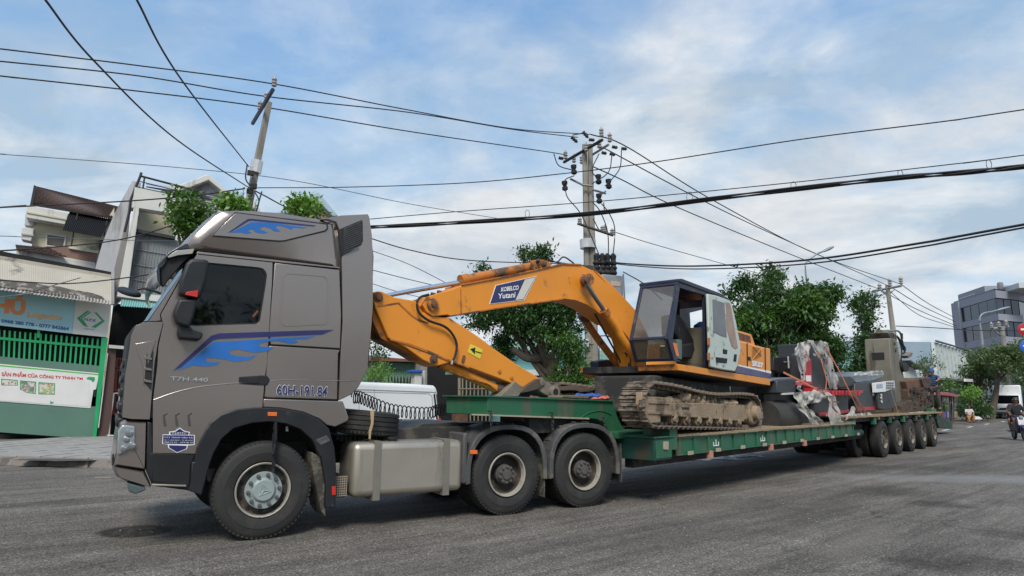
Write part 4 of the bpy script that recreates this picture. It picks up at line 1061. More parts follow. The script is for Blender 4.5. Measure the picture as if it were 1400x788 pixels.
# front: posts, glass, lower panel
def fq(i0, i1, y0, y1, name, mt, th=.03, t0=0.0, t1=1.0, off=0):
    (xa, za), (xb, zb) = front[i0], front[i1]
    A = (xa + (xb - xa) * t0, za + (zb - za) * t0); B = (xa + (xb - xa) * t1, za + (zb - za) * t1)
    return MB().prism([EX.P(A[0] + off, CY + y0, A[1]), EX.P(A[0] + off, CY + y1, A[1]), EX.P(B[0] + off, CY + y1, B[1]), EX.P(B[0] + off, CY + y0, B[1])], EX.x * th).build(name, mt, ex, .005)
for (y0, y1) in ((0.0, .055), (CDp - .055, CDp)):
    fq(0, 1, y0, y1, 'cab_front_post', CABB, .05); fq(1, 2, y0, y1, 'cab_front_post', CABB, .05)
fq(0, 1, .056, CDp - .056, 'cab_top_rail', CABB, .05, 0, .07); fq(0, 1, .056, CDp - .056, 'cab_mid_rail', CABB, .05, .96, 1)
fq(1, 2, .056, CDp - .056, 'cab_bottom_rail', CABB, .05, .88, 1)
def dusty_glass(name, col, a, r=.12):
    m = bpy.data.materials.new(name); m.use_nodes = True; t = NT(m.node_tree)
    oc = t.n('ShaderNodeTexCoord').outputs['Object']
    dn = t.noise(oc, 2.2, 6, .65)
    g = t.n('ShaderNodeBsdfGlossy', i_Roughness=r, i_0=(.9, .95, 1, 1)); tr = t.n('ShaderNodeBsdfTransparent', i_0=(.62, .62, .6, 1)); d = t.n('ShaderNodeBsdfDiffuse', i_0=(*col, 1))
    fr_ = t.n('ShaderNodeFresnel', i_0=1.45)
    m1 = t.n('ShaderNodeMixShader', i_0=t.mth('MULTIPLY', fr_.outputs[0], 1.3, True), i_1=tr.outputs[0], i_2=g.outputs[0])
    m2 = t.n('ShaderNodeMixShader', i_0=t.ramp(dn, [(.3, a * .55), (.7, min(1, a * 1.4))]), i_1=m1.outputs[0], i_2=d.outputs[0])
    t.n('ShaderNodeOutputMaterial', i_0=m2.outputs[0]); return m
DG = dusty_glass('dusty_glass', (.22, .20, .18), .30); DG2 = dusty_glass('muddy_glass', (.16, .13, .09), .75, .4)
fq(0, 1, .056, CDp - .056, 'front_glass', DG, .008, .07, .96, .02)
fq(1, 2, .056, CDp - .056, 'lower_glass', DG2, .008, 0, .88, .02)
fq(1, 2, .1, .18, 'corner_sticker', MATS['cream_print'], .004, .3, .35, -.002)
ep(Y7((278, 458), (302, 462), (318, 545), (300, 540)), CY - .006, .01, 'post_sticker', ORANGE, .002)
# rear wall of the cab, seat and levers
xw = EX.un(Y7((512, 400))[0], CY)[0]
zl_, zh_ = EX.un(Y7((440, 384))[0], CY + .5)[1], EX.un(Y7((440, 262))[0], CY + .5)[1]
MB().box(EX, xw + .12, xw + .16, CY, CY + CDp, pa[1], zl_).build('cab_rear_wall', MATS['lining_beige'], ex, .01)
MB().box(EX, xw + .12, xw + .16, CY, CY + CDp, zh_, zr0 - .12).build('cab_rear_header', CABB, ex, .01)
for ya, yb in ((CY + .02, CY + .09), (CY + CDp - .09, CY + CDp - .02)): MB().box(EX, xw + .12, xw + .16, ya, yb, zl_ + .002, zh_ - .002).build('cab_rear_post', CABB, ex, .01)
ep(Y7((296, 282), (318, 276), (350, 320), (412, 440), (416, 480), (370, 490), (336, 480), (300, 400)), CY + .3, .3, 'seat_back', SEAM, .03)
ep(Y7((336, 470), (410, 460), (420, 500), (400, 560), (336, 556)), CY + .2, .45, 'seat', SEAM, .03)
ep(Y7((310, 436), (336, 440), (336, 566), (312, 560)), CY + .08, .1, 'console', mat('console_green', (.09, .14, .12), .6), .01)
etube(Y7((322, 440), (318, 400), (320, 360)), CY + .1, .012, 'lever', SEAM, n=6)
ep(Y7((440, 345), (476, 320), (480, 375), (444, 378)), CY + .45, .12, 'blue_cloth', mat('blue_cloth', (.03, .10, .35), .9), .03)
# open pale door folded back along the cab
dr = ep(Y7((500, 148), (560, 160), (640, 190), (652, 210), (682, 340), (710, 488), (700, 545), (688, 602), (672, 640), (600, 630), (515, 610)), CY - .09, .05, 'door', DOORW, .015)
GW = mat('door_glass', (.085, .09, .095), .1, 0, .5, 2, spec=.8)  # grey stands for the sky mirrored in the pane
ep(Y7((530, 182), (604, 205), (620, 425), (586, 415), (536, 390)), CY - .096, .01, 'door_window', GW, .003, dr)
ep(Y7((614, 200), (636, 206), (646, 230), (690, 488), (676, 500), (650, 480), (622, 380)), CY - .096, .01, 'door_window', mat('door_glass_tan', (.28, .15, .09), .15, 0, .5, 2, spec=.8), .003, dr)  # tan stands for the orange seen through the pane
for px in (Y7((550, 548), (624, 558), (620, 588), (552, 582)), Y7((596, 497), (624, 503), (622, 530), (596, 527)), Y7((668, 530), (684, 532), (680, 578), (662, 575))):
    ep(px, CY - .097, .01, 'door_recess', SEAM, .003, dr)
etube(Y7((498, 160), (506, 380), (510, 600)), CY - .06, .018, 'door_hinge_rail', CABB)
for y0 in (425, 520): ep(Y7((500, y0), (514, y0 + 2), (514, y0 + 50), (502, y0 + 48)), CY - .1, .02, 'door_hinge', ORD, .003)
# right-hand steps and rail seen under the boom
ep(K5((50, 488), (160, 484), (190, 500), (190, 516), (60, 514)), 2.0, .3, 'step_box', OR, .01)
ep(K5((60, 440), (100, 432), (150, 436), (150, 480), (62, 484)), 1.9, .2, 'side_box', CABB, .02)
ep(K5((145, 370), (195, 362), (205, 470), (150, 480)), 1.6, .1, 'valve_box', ORD, .01)
etube(K5((62, 436), (64, 340), (80, 326), (110, 330)), 1.9, .012, 'handrail', STRAPM, n=6)
for k in range(4):
    etube(K5((160 + k * 9, 400), (176 + k * 9, 430), (186 + k * 5, 470), (200, 500)), 1.45 - k * .08, .014, 'hose', SEAM, n=6)
etube(K5((65, 240), (120, 330), (170, 420)), 1.75, .03, 'far_strut', GREYM)
# crawler tracks
def track(y0, near):
    x0, x1 = -4.30, -.16; r = .295; zc = .315
    path = []
    n = 60
    L1 = x1 - x0
    def ptn(s):
        C = PI * r; tot = 2 * L1 + 2 * C; s %= tot
        if s < L1:
            t = s / L1; return x0 + s, zc + r + .025 - .05 * math.sin(PI * t) + .02 * math.sin(3 * PI * t), 0.0
        s -= L1
        if s < C: a = s / r; return x1 + math.sin(a) * r, zc + math.cos(a) * r, -a
        s -= C
        if s < L1: return x1 - s, zc - r, -PI
        s -= L1; a = s / r; return x0 - math.sin(a) * r, zc - math.cos(a) * r, -PI - a
    tot = 2 * L1 + 2 * PI * r; N = 62; pitch = tot / N
    tw = .44
    b = MB()
    prof = [(-.004, 0), (pitch - .02, 0), (pitch - .02, .02), (pitch - .045, .022), (pitch - .05, .05), (pitch - .066, .05), (pitch - .07, .022), (pitch * .5, .02), (pitch * .45, .036), (pitch * .36, .036), (pitch * .32, .02), (-.004, .02)]
    b.prism([Vector((a, 0, c)) for a, c in prof], (0, tw, 0))
    b.prism([Vector((.02, tw * .32, -.055)), Vector((pitch - .035, tw * .32, -.055)), Vector((pitch - .035, tw * .32, 0)), Vector((.02, tw * .32, 0))], (0, tw * .36, 0))
    me = localmesh(b, 'track_shoe', MUDD, 0)
    rj = random.Random(11)
    for i in range(N):
        px, pz, an = ptn(i * pitch); qx, qz, _ = ptn((i + 1) * pitch)
        a = math.atan2(qz - pz, qx - px)
        M = EX.M(EX.P(px, y0 + rj.uniform(-.006, .006), pz)) @ Matrix.Rotation(-a + rj.uniform(-.03, .03), 4, 'Y')
        inst(me, 'track_shoe', ex, M)
    f = y0 + .05 if near else y0 + .1
    MB().box(EX, x0 + .3, x1 - .15, y0 + .12, y0 + .36, .16, .46).build('track_frame', MUD, ex, .03)
    MB().lathe(EX.P(x0, y0 + .10, zc - .03), EX.y, [(0, .12), (0, .2), (.04, .23), (.12, .23), (.2, .23), (.28, .23), (.32, .22), (.32, .1)], 30).build('idler_wheel', CHASSIS, ex)
    MB().lathe(EX.P(x1, y0 + .06, zc), EX.y, [(-.11, .0), (-.10, .13), (.0, .14), (.0, .22), (.03, .245), (.3, .245), (.3, .1)], 30).build('drive_sprocket', MUD, ex)
    for i in range(7):
        x = x0 + .75 + i * .43
        MB().lathe(EX.P(x, y0 + .02, .125), EX.y, [(0, .03), (0, .055), (.05, .06), (.06, .085), (.14, .085), (.15, .06), (.25, .06), (.26, .085), (.34, .085)], 14).build('track_roller', MUD, ex)
track(0.0, True); track(1.74, False)
fp = Z7((325, 200), (372, 238), (545, 250), (560, 288), (830, 288), (1112, 308), (1114, 432), (800, 405), (470, 386), (468, 440), (372, 446), (345, 400), (318, 300))
ep(fp, .035, .10, 'track_guard', MUD, .012)
ep(Z7((380, 262), (540, 272), (540, 300), (380, 292)), .02, .02, 'guard_rib', MUD, .006)
ep(Z7((380, 345), (560, 365), (560, 382), (380, 372)), .02, .02, 'guard_rib', MUD, .006)
ep(Z7((636, 320), (688, 322), (688, 337), (636, 334)), .028, .01, 'guard_slot', SEAM, 0)
ep(Z7((318, 262), (356, 262), (356, 325), (318, 325)), .015, .04, 'tension_cap', MUDD, .01)
# mud heaped on the guard
r4 = random.Random(9); b = MB()
for i in range(110):
    t = r4.random(); x = 480 + t * 560; y = 290 - math.sin(PI * min(1, t * 1.15 + .05)) * 55 * r4.random()
    q = EX.T(Z7((x, y))[0], .1 + r4.uniform(0, .18)); R_ = r4.uniform(.04, .085)
    vs = []; bm = bmesh.new(); bmesh.ops.create_icosphere(bm, subdivisions=2, radius=R_)
    for v in bm.verts: vs.append(q + v.co * (1 + .45 * noise.noise(v.co * 18 + q)))
    b.add(vs, [[v.index for v in f.verts] for f in bm.faces]); bm.free()
b.build('caked_mud', MUD, ex, kind='stuff', smooth=50)
# cloths and boards left on the gooseneck in front of the tracks
def rumple(px, fr, y, d, name, label, cat, mt, amp=.05, nx=14, ny=10, seed=0, group=None):
    """soft folded cloth: a closed, creased cushion of the outline's size"""
    c = [fr.T(p, y) for p in px]; b = MB(); 
    for side in (0, 1):
        for j in range(ny + 1):
            for i in range(nx + 1):
                u, v = i / nx, j / ny
                p = (c[0] * (1 - u) + c[1] * u) * (1 - v) + (c[3] * (1 - u) + c[2] * u) * v
                e = math.sin(PI * u) ** .4 * math.sin(PI * v) ** .4 if 0 < u < 1 and 0 < v < 1 else 0
                w = noise.noise(Vector((u * 5 + seed, v * 4, side))) * amp
                b.v.append(p + fr.y * ((d * .5 * (1 if side else -1)) * e + d * .5) + fr.z * w + fr.x * w * .5)
    m = (nx + 1) * (ny + 1)
    for s in (0, 1):
        for j in range(ny):
            for i in range(nx):
                k = s * m + j * (nx + 1) + i; b.f.append([k, k + 1, k + nx + 2, k + nx + 1])
    edge = [i for i in range(nx + 1)] + [j * (nx + 1) + nx for j in range(1, ny + 1)] + [ny * (nx + 1) + i for i in range(nx - 1, -1, -1)] + [j * (nx + 1) for j in range(ny - 1, 0, -1)]
    for a, q in zip(edge, edge[1:] + edge[:1]): b.f.append([a, q, m + q, m + a])
    o = b.build(name, mt, None, 0, smooth=60); tag(o, label, cat, group); return o
rumple(Y4((900, 222), (1075, 218), (1078, 250), (905, 250)), TL, 1.0, .4, 'tarpaulin', 'bright blue crumpled cloth lying on the gooseneck just ahead of the tracks', 'tarpaulin', MATS['blue_cloth'], .05)
rumple(Y4((985, 245), (1125, 232), (1128, 264), (985, 268)), TL, .93, .3, 'rag', 'salmon pink rolled rag lying on the gooseneck edge beside the blue cloth', 'rag', mat('pink_cloth', (.55, .14, .09), .9), .03)
rumple(Y4((690, 175), (900, 165), (1060, 190), (940, 218)), TL, 1.2, .5, 'rubber_mat', 'dark brown stiff rubber mat lying behind the bucket coupler', 'mat', mat('mat_brown', (.06, .04, .03), .85), .07, seed=3)
def topmesh(mb, name, label, cat, mt, bev=.01, group=None, **kw):
    o = mb.build(name, mt, None, bev, **kw); tag(o, label, cat, group); return o
topmesh(MB().plate(TL, Y4((735, 228), (925, 228), (935, 256), (720, 248)), 1.0, .3), 'timber_block', 'short brown timber block lying on the gooseneck between coupler and blue cloth', 'timber', mat('old_timber', (.17, .12, .085), .9, 0, .3, 5, bump=.3))
rumple(Y4((700, 165), (1000, 172), (1120, 150), (1120, 215)), TL, 1.9, .3, 'steel_plate', 'rough grey-brown bent plate lying across the gooseneck by the far track', 'plate', GREYM, .05, seed=6)
# ------------------------------------------------------------------ machines and people on the trailer
BLKM = mat('machine_black', (.018, .019, .021), .45, 0, .2, 2, dirt=(.06, .055, .05), dirt_at=.63, dirt_scale=3)
ANTH = mat('machine_anthracite', (.035, .038, .042), .5, 0, .15, 2, dirt=(.08, .075, .07), dirt_at=.66, dirt_scale=3)
MRED = mat('machine_red', (.42, .012, .02), .4, 0, .15, 2)
LGREY = mat('machine_light', (.50, .51, .52), .5, 0, .1, 3)
CAST = mat('cast_grey', (.175, .16, .125), .7, .1, .22, 2.2, bump=.15, bscale=40, dirt=(.085, .072, .055), dirt_at=.56, dirt_scale=2.4, streak=True)
RUSTD = mat('rusty_iron', (.115, .07, .045), .85, .1, .4, 6, bump=.4, bscale=30, dirt=(.035, .028, .024), dirt_at=.5, dirt_scale=6)
SILV = mat('machine_silver', (.19, .21, .24), .35, .4, .1, 2)
FILM = filmmat('plastic_film', (.66, .65, .62), .05, .62, 5)
def cp(root, px, y, d, name, mt, bev=.012, **kw): return MB().plate(TL, px, y, d).build(name, mt, root, bev, **kw)
# red and black machine under torn film
m1 = thing('machine', 'red and black workshop machine with tall column, half wrapped in torn plastic film', 'machine', tuple(TL.P(-4.3, 1.0, 1.03)))
cp(m1, Z5((440, 500), (700, 482), (700, 640), (590, 665), (470, 680), (440, 640)), .35, 1.2, 'base_cabinet', ANTH, .03)
cp(m1, Z5((468, 640), (590, 632), (706, 612), (706, 636), (590, 658), (470, 664)), .335, .02, 'red_stripe', MRED, .004)
txt('6275', Z5((520, 646), (568, 642), (568, 664), (520, 668)), TL, .33, WHITE, m1)
cp(m1, Z5((430, 445), (560, 462), (817, 462), (817, 484), (700, 490), (560, 500), (430, 470)), .2, .3, 'red_beam', MRED, .012)
for i in range(9):
    cp(m1, Z5((575 + i * 26, 462), (588 + i * 26, 462), (588 + i * 26, 500), (575 + i * 26, 502)), .17, .03, 'beam_block', MRED, .006)
cp(m1, Z5((385, 84), (400, 90), (455, 118), (500, 240), (545, 440), (402, 436), (395, 200)), .5, .8, 'column', ANTH, .03)
cp(m1, Z5((362, 130), (384, 96), (392, 210), (404, 208), (412, 418), (366, 405), (352, 240)), .48, .05, 'red_side', MRED, .01)
cp(m1, Z5((362, 342), (402, 342), (404, 390), (366, 390)), .47, .01, 'white_label', WHITE, .002)
cp(m1, Z5((418, 165), (440, 168), (444, 190), (422, 186)), .49, .01, 'emblem', LGREY, .002)
cp(m1, Z5((505, 200), (535, 205), (560, 400), (545, 440)), .45, .5, 'head_unit', BLKM, .03)
cp(m1, Z5((535, 225), (560, 228), (556, 256), (540, 252)), .4, .1, 'red_knob', MRED, .01)
cp(m1, Z5((612, 350), (745, 348), (748, 400), (735, 430), (625, 445)), .5, .6, 'side_box', BLKM, .03)
cp(m1, Z5((320, 415), (560, 440), (540, 470), (440, 500), (350, 470)), .45, .9, 'table', BLKM, .03)
cp(m1, Z5((340, 380), (420, 430), (500, 440), (430, 450), (330, 420)), .4, .4, 'red_tray', MRED, .02)
def drape(fr, c, y, nx, ny, amp, name, label, cat='plastic film', seed=0, mt=FILM, dy=.0, group=None, ragged=.0):
    P = [fr.T(p, y) for p in c]; b = MB(); r = random.Random(seed)
    for j in range(ny + 1):
        for i in range(nx + 1):
            u, v = i / nx, j / ny
            p = (P[0] * (1 - u) + P[1] * u) * (1 - v) + (P[3] * (1 - u) + P[2] * u) * v
            f = noise.noise(Vector((u * 7 + seed, v * 2.2, 0))) + .22 * noise.noise(Vector((u * 15 + seed, v * 4, 3)))
            p = p + fr.y * (f * amp + dy * v) + fr.x * noise.noise(Vector((u * 4, v * 4 + seed, 7))) * amp * .4 + fr.z * noise.noise(Vector((u * 6, v * 4, seed + 2))) * amp * .5
            b.v.append(p)
    for j in range(ny):
        for i in range(nx):
            if ragged and r.random() < ragged * (.3 + .7 * (1 - math.sin(PI * (i + .5) / nx))): continue
            k = j * (nx + 1) + i; b.f.append([k, k + 1, k + nx + 2, k + nx + 1])
    o = b.build(name, mt, None, 0, smooth=60, recalc=False); md = o.modifiers.new('thick', 'SOLIDIFY'); md.thickness = .003; o.modifiers.new('soft', 'SUBSURF').render_levels = 1
    tag(o, label, cat, group); return o
drape(TL, Z5((290, 88), (390, 60), (395, 230), (250, 170)), .38, 18, 14, .1, 'plastic_film', 'torn clear film over the left shoulder of the red and black machine', seed=1)
drape(TL, Z5((285, 160), (375, 180), (350, 380), (320, 400)), .42, 12, 14, .08, 'plastic_film', 'limp strip of clear film hanging left of the red column', seed=2, ragged=.12)
drape(TL, Z5((380, 62), (515, 68), (570, 210), (460, 210)), .34, 18, 14, .1, 'plastic_film', 'crumpled clear film capping the top of the red and black machine', seed=3)
drape(TL, Z5((470, 210), (570, 200), (625, 450), (560, 455)), .32, 12, 16, .07, 'plastic_film', 'long tail of film hanging down the right flank of the column', seed=4, ragged=.06)
FILM2 = filmmat('white_mesh_film', (.60, .57, .52), .22, .85, 7)
drape(TL, Z5((272, 475), (400, 465), (420, 560), (285, 590)), .02, 18, 12, .1, 'plastic_film', 'bundled white film over the left end of the black machine base', seed=5, mt=FILM2)
drape(TL, Z5((285, 560), (350, 560), (520, 740), (400, 730)), .02, 14, 16, .1, 'plastic_film', 'loose film hanging from the left corner down to the deck edge', seed=6, mt=FILM2, ragged=.05)
drape(TL, Z5((390, 462), (540, 462), (560, 510), (420, 570)), .0, 16, 10, .09, 'plastic_film', 'gathered white film folded over the middle of the black base', seed=7, mt=FILM2)
drape(TL, Z5((530, 490), (590, 500), (660, 715), (555, 740)), .0, 10, 18, .07, 'plastic_film', 'hanging band of white film in front of the grey cabinet', seed=8, mt=FILM2)
drape(TL, Z5((728, 590), (738, 590), (765, 690), (672, 700)), .05, 10, 12, .06, 'plastic_film', 'small tent of white film at the foot of the orange strap', seed=9, mt=FILM2)
# black cabinet with red edge, behind
m2 = thing('electric_cabinet', 'black control cabinet with a red edge standing between excavator and wrapped machine', 'cabinet', tuple(TL.P(-5.4, 1.3, 1.03)))
cp(m2, Z5((104, 198), (285, 192), (290, 360), (230, 350), (106, 300)), 1.0, .7, 'cabinet', BLKM, .012)
cp(m2, Z5((262, 198), (276, 197), (284, 356), (270, 352)), .985, .02, 'red_edge', MRED, .003)
b = MB(); b.plate(TL, Z5((218, 190), (226, 190), (232, 285), (224, 285)), .96, .02); b.build('handle_bar', LGREY, m2, .003)
cp(m2, Z5((190, 232), (236, 232), (236, 236), (190, 236)), .96, .02, 'handle_rail', LGREY, .002)
b = MB().tube([TL.T(p, 1.3) for p in Z5((120, 300), (125, 660))], .06, 8); b.build('pedestal', BLKM, m2)
# dark box on a bed frame
m3 = thing('motor_box', 'dark grey motor box on a long machine bed beside the excavator tail', 'machine', tuple(TL.P(-5.6, .4, 1.03)))
cp(m3, Z5((133, 382), (152, 372), (270, 362), (282, 378), (282, 480), (240, 492), (135, 484)), .25, .5, 'motor_cover', ANTH, .03)
cp(m3, Z5((80, 372), (150, 364), (270, 356), (270, 364), (150, 376), (80, 392)), .3, .8, 'bed_rail', SILV, .01)
cp(m3, Z5((20, 400), (300, 470), (300, 560), (60, 600), (20, 560)), .8, .8, 'bed', BLKM, .03)
cp(m3, Z5((190, 484), (272, 478), (272, 494), (190, 498)), .2, .1, 'shelf', LGREY, .006)
b = MB()
for k in range(3): b.tube(catmull([TL.T(p, .2) for p in Z5((285 + k * 9, 390), (300 + k * 10, 420), (290 + k * 12, 445), (320 + k * 6, 465))], 4), .010, 6)
b.build('chain', LGREY, m3)
ro = MB().lathe(TL.T(Z5((48, 670))[0], .5), TL.x, [(0, .16), (0, .30), (.05, .33), (1.0, .36), (1.25, .33), (1.3, .1)], 24)
topmesh(ro, 'wrapped_roll', 'long dark roll wrapped in mesh lying on the deck behind the tracks', 'roll', filmmat('dark_mesh', (.045, .043, .04), .85, 1, 9), 0)
cp(m3, Z5((200, 600), (400, 560), (420, 740), (230, 745)), .5, .6, 'bed_foot', BLKM, .03)
# CNC machine with control panel
m4 = thing('cnc_machine', 'black machining centre with silver top and a white control panel on its corner', 'machine', tuple(TL.P(-1.6, 1.0, 1.18)))
cp(m4, K6((590, 330), (690, 318), (704, 470), (702, 482), (596, 492), (588, 470)), .45, 1.5, 'cabinet', ANTH, .03)
cp(m4, K6((500, 318), (560, 294), (592, 300), (592, 370), (500, 366)), .55, 1.2, 'door_panel', BLKM, .03)
cp(m4, K6((558, 296), (640, 276), (720, 268), (742, 276), (738, 300), (690, 320), (592, 332)), .5, 1.4, 'silver_top', SILV, .03)
cp(m4, K6((600, 462), (700, 456), (702, 474), (602, 480)), .435, .02, 'red_stripe', MRED, .003)
cp(m4, K6((686, 345), (704, 342), (712, 470), (704, 474)), .42, .2, 'corner_post', BLKM, .01)
MB().plate(TL, K6((680, 374), (700, 374), (700, 400), (682, 400)), .43, .01).build('door_catch', LGREY, m4, .003)
cp(m4, K6((696, 330), (750, 324), (752, 378), (700, 382)), .3, .1, 'control_panel', WHITEP, .008)
cp(m4, K6((702, 338), (736, 334), (737, 356), (703, 358)), .29, .01, 'panel_screen', mat('screen_grey', (.28, .32, .36), .2), .002)
cp(m4, K6((752, 322), (800, 318), (803, 358), (754, 376)), .32, .1, 'keypad', LGREY, .008)
for i in range(4):
    for j in range(3):
        cp(m4, K6((757 + i * 10.5, 328 + j * 13), (763 + i * 10.5, 327.5 + j * 13), (763 + i * 10.5, 334 + j * 13), (757 + i * 10.5, 335 + j * 13)), .308, .012, 'key', ANTH, 0)
cp(m4, K6((706, 384), (802, 368), (815, 464), (745, 476), (712, 470)), .35, .8, 'lower_unit', BLKM, .03)
for (x, y) in ((726, 396), (726, 412), (728, 432)):
    q = TL.T(K6((x, y))[0], .34); MB().lathe(q, TL.y, [(0, .045), (-.03, .045), (-.03, .0)], 12).build('valve_knob', LGREY, m4)
drape(TL, K6((600, 270), (735, 262), (745, 285), (560, 300)), .45, 16, 6, .06, 'plastic_film', 'thin film lying over the silver top of the machining centre', seed=11)
# grey cast column machine
m5 = thing('milling_column', 'tall dirty grey cast machine column standing at the tail of the trailer', 'machine', tuple(TL.P(1.2, 1.0, 1.18)))
ca = TL.un(Y8((230, 128))[0], .6)[0]
col = [TL.un(p, .6) for p in Y8((228, 124), (256, 134), (300, 300), (352, 520), (372, 690), (270, 704), (255, 560), (232, 300))]
cp(m5, Y8((206, 126), (252, 132), (262, 180), (318, 430), (360, 560), (372, 700), (268, 706), (240, 560), (218, 330)), .6, .8, 'column', CAST, .04, seg=3)
q = TL.un(Y8((212, 235))[0], .6)
MB().prism([TL.P(q[0] + .03, .80, q[1]), TL.P(q[0] + .03, 1.18, q[1]), TL.P(q[0] + .03, 1.18, q[1] - .30), TL.P(q[0] + .03, .80, q[1] - .30)], TL.x * -.05).build('column_opening', SEAM, m5)
q2 = TL.T(Y8((250, 218))[0], .59); MB().lathe(q2, TL.y, [(0, .07), (-.02, .07), (-.02, 0)], 14).build('cover_cap', RUSTD, m5)
q2 = TL.T(Y8((242, 168))[0], .59); MB().lathe(q2, TL.y, [(0, .05), (-.02, .05), (-.02, 0)], 14).build('cover_cap', RUSTD, m5)
MB().tube([TL.T(p, 1.2) for p in Y8((128, 100), (192, 96))], .17, 14).build('motor', CAST, m5)
cp(m5, Y8((190, 80), (232, 82), (256, 100), (262, 140), (215, 136)), .8, .6, 'motor_mount', CAST, .04)
MB().tube(catmull([TL.T(p, .7) for p in Y8((196, 72), (240, 68), (272, 74), (290, 96), (298, 140), (304, 220))], 6), .035, 10).build('pipe', mat('pipe_grey', (.2, .23, .24), .5), m5)
for k, pts in enumerate((Y8((262, 110), (290, 180), (298, 240), (292, 300)), Y8((272, 120), (300, 170), (322, 240), (318, 280)), Y8((300, 90), (306, 170), (326, 210), (310, 250)))):
    MB().tube(catmull([TL.T(p, .65) for p in pts], 6), .028, 8).build('cable_bundle', WIRE, m5)
cp(m5, Y8((302, 302), (345, 320), (356, 352), (350, 384), (318, 388), (306, 350)), .5, .4, 'junction_box', SEAM, .04)
cp(m5, Y8((338, 262), (372, 236), (388, 242), (374, 270), (352, 280)), .45, .2, 'work_lamp', GREYM, .02)
MB().tube([TL.T(p, .55) for p in Y8((322, 262), (348, 268))], .02, 8).build('lamp_arm', SEAM, m5)
# rusty base unit behind the column
m6 = thing('slide_machine', 'rusty brown machine slide and gearbox beside the grey column, near the worker', 'machine', tuple(TL.P(4.0, 1.0, 1.18)))
cp(m6, Y8((330, 458), (470, 436), (478, 500), (345, 528)), .4, 1.2, 'slide', RUST, .02)
cp(m6, Y8((350, 520), (500, 500), (520, 650), (470, 690), (370, 700)), .35, 1.1, 'gearbox', RUSTD, .04)
cp(m6, Y8((455, 440), (520, 428), (530, 470), (500, 520), (470, 510)), .3, .4, 'bracket', RUSTD, .02)
r6 = random.Random(21)
for i in range(26):
    x, y = r6.uniform(360, 505), r6.uniform(510, 680)
    q = TL.T(Y8((x, y))[0], .34); R_ = r6.uniform(.03, .10)
    if i % 3: MB().lathe(q, TL.y, [(0, R_), (-.04, R_), (-.05, R_ * .7), (-.05, R_ * .3), (-.1, R_ * .3), (-.1, 0)], 12).build('shaft_end', RUSTD if i % 2 else CHASSIS, m6)
    else: MB().box(TL, *(lambda a: (a[0] - R_, a[0] + R_, .26, .34, a[1] - R_ * .6, a[1] + R_ * .6))(TL.un(Y8((x, y))[0], .34))).build('casting_lug', RUSTD, m6, .01)
cp(m6, Y8((300, 640), (380, 600), (440, 690), (300, 706)), .3, .3, 'foot_casting', RUSTD, .02)
# straps
STR = mat('orange_strap', (.62, .20, .10), .7, 0, .15, 5)
STRB = mat('rust_chain', (.20, .085, .045), .8, 0, .3, 8)
def strap(px, y, w, name, label, mt=STR, sag=0, n=4, d2=None):
    pts = [TL.T(p, y if d2 is None else y + (d2 - y) * i / (len(px) - 1)) for i, p in enumerate(px)]
    if len(pts) > 2: pts = catmull(pts, 5)
    b = MB()
    for p, q in zip(pts, pts[1:]):
        d = (q - p).normalized(); s = d.cross(TL.y).normalized() * w * .5
        b.prism([p - s, p + s, q + s, q - s], TL.y * .008)
    o = b.build(name, mt, None, 0, smooth=0); tag(o, label, 'strap'); return o
strap(Z5((515, 105), (640, 330), (772, 600)), .1, .05, 'tie_strap', 'long orange strap running from the machine top down to the right')
strap(Z5((455, 140), (500, 280), (525, 380), (520, 460)), .25, .045, 'tie_strap', 'short orange strap hanging down the middle of the black column')
strap(Z5((185, 318), (320, 385), (450, 450)), .1, .04, 'tie_strap', 'orange strap slanting from the excavator tail to the red machine')
strap(Z5((470, 420), (560, 570), (685, 718)), -.02, .035, 'tie_strap', 'dull red strap crossing the white film down to the deck edge', mt=STRB)
strap(Z5((575, 552), (630, 556)), -.03, .03, 'tie_strap', 'short red strap end knotted on the hanging film', mt=STRB)
strap(Z5((740, 470), (780, 540), (800, 640)), .0, .07, 'tie_chain', 'rusty chain tensioner hanging at the right end of the red beam', mt=STRB)
strap(K6((565, 378), (600, 420), (640, 480), (662, 520)), .0, .07, 'tie_chain', 'rusty lashing chain pulled down to the deck in front of the black cabinet', mt=STRB)
strap(K6((782, 372), (800, 430), (822, 498)), .15, .03, 'tie_strap', 'thin tan rope tied from the keypad down to the rear deck', mt=TAN)
rumple(K6((540, 505), (700, 490), (720, 515), (560, 530)), TL, -.0, .3, 'dust_sheet', 'dirty white sheet scrap lying along the deck edge below the red stripe', 'sheet', FILM2, .05, seed=4)
rumple(K6((900, 494), (985, 482), (985, 500), (905, 506)), TL, .1, .3, 'dust_sheet', 'small white sheet scrap lying at the tail end of the deck', 'sheet', FILM2, .05, seed=5)
topmesh(MB().plate(TL, K6((1000, 468), (1026, 470), (1026, 490), (1002, 490)), .2, .25), 'crate', 'small green crate standing by the worker at the trailer tail', 'crate', GREEN, .01)

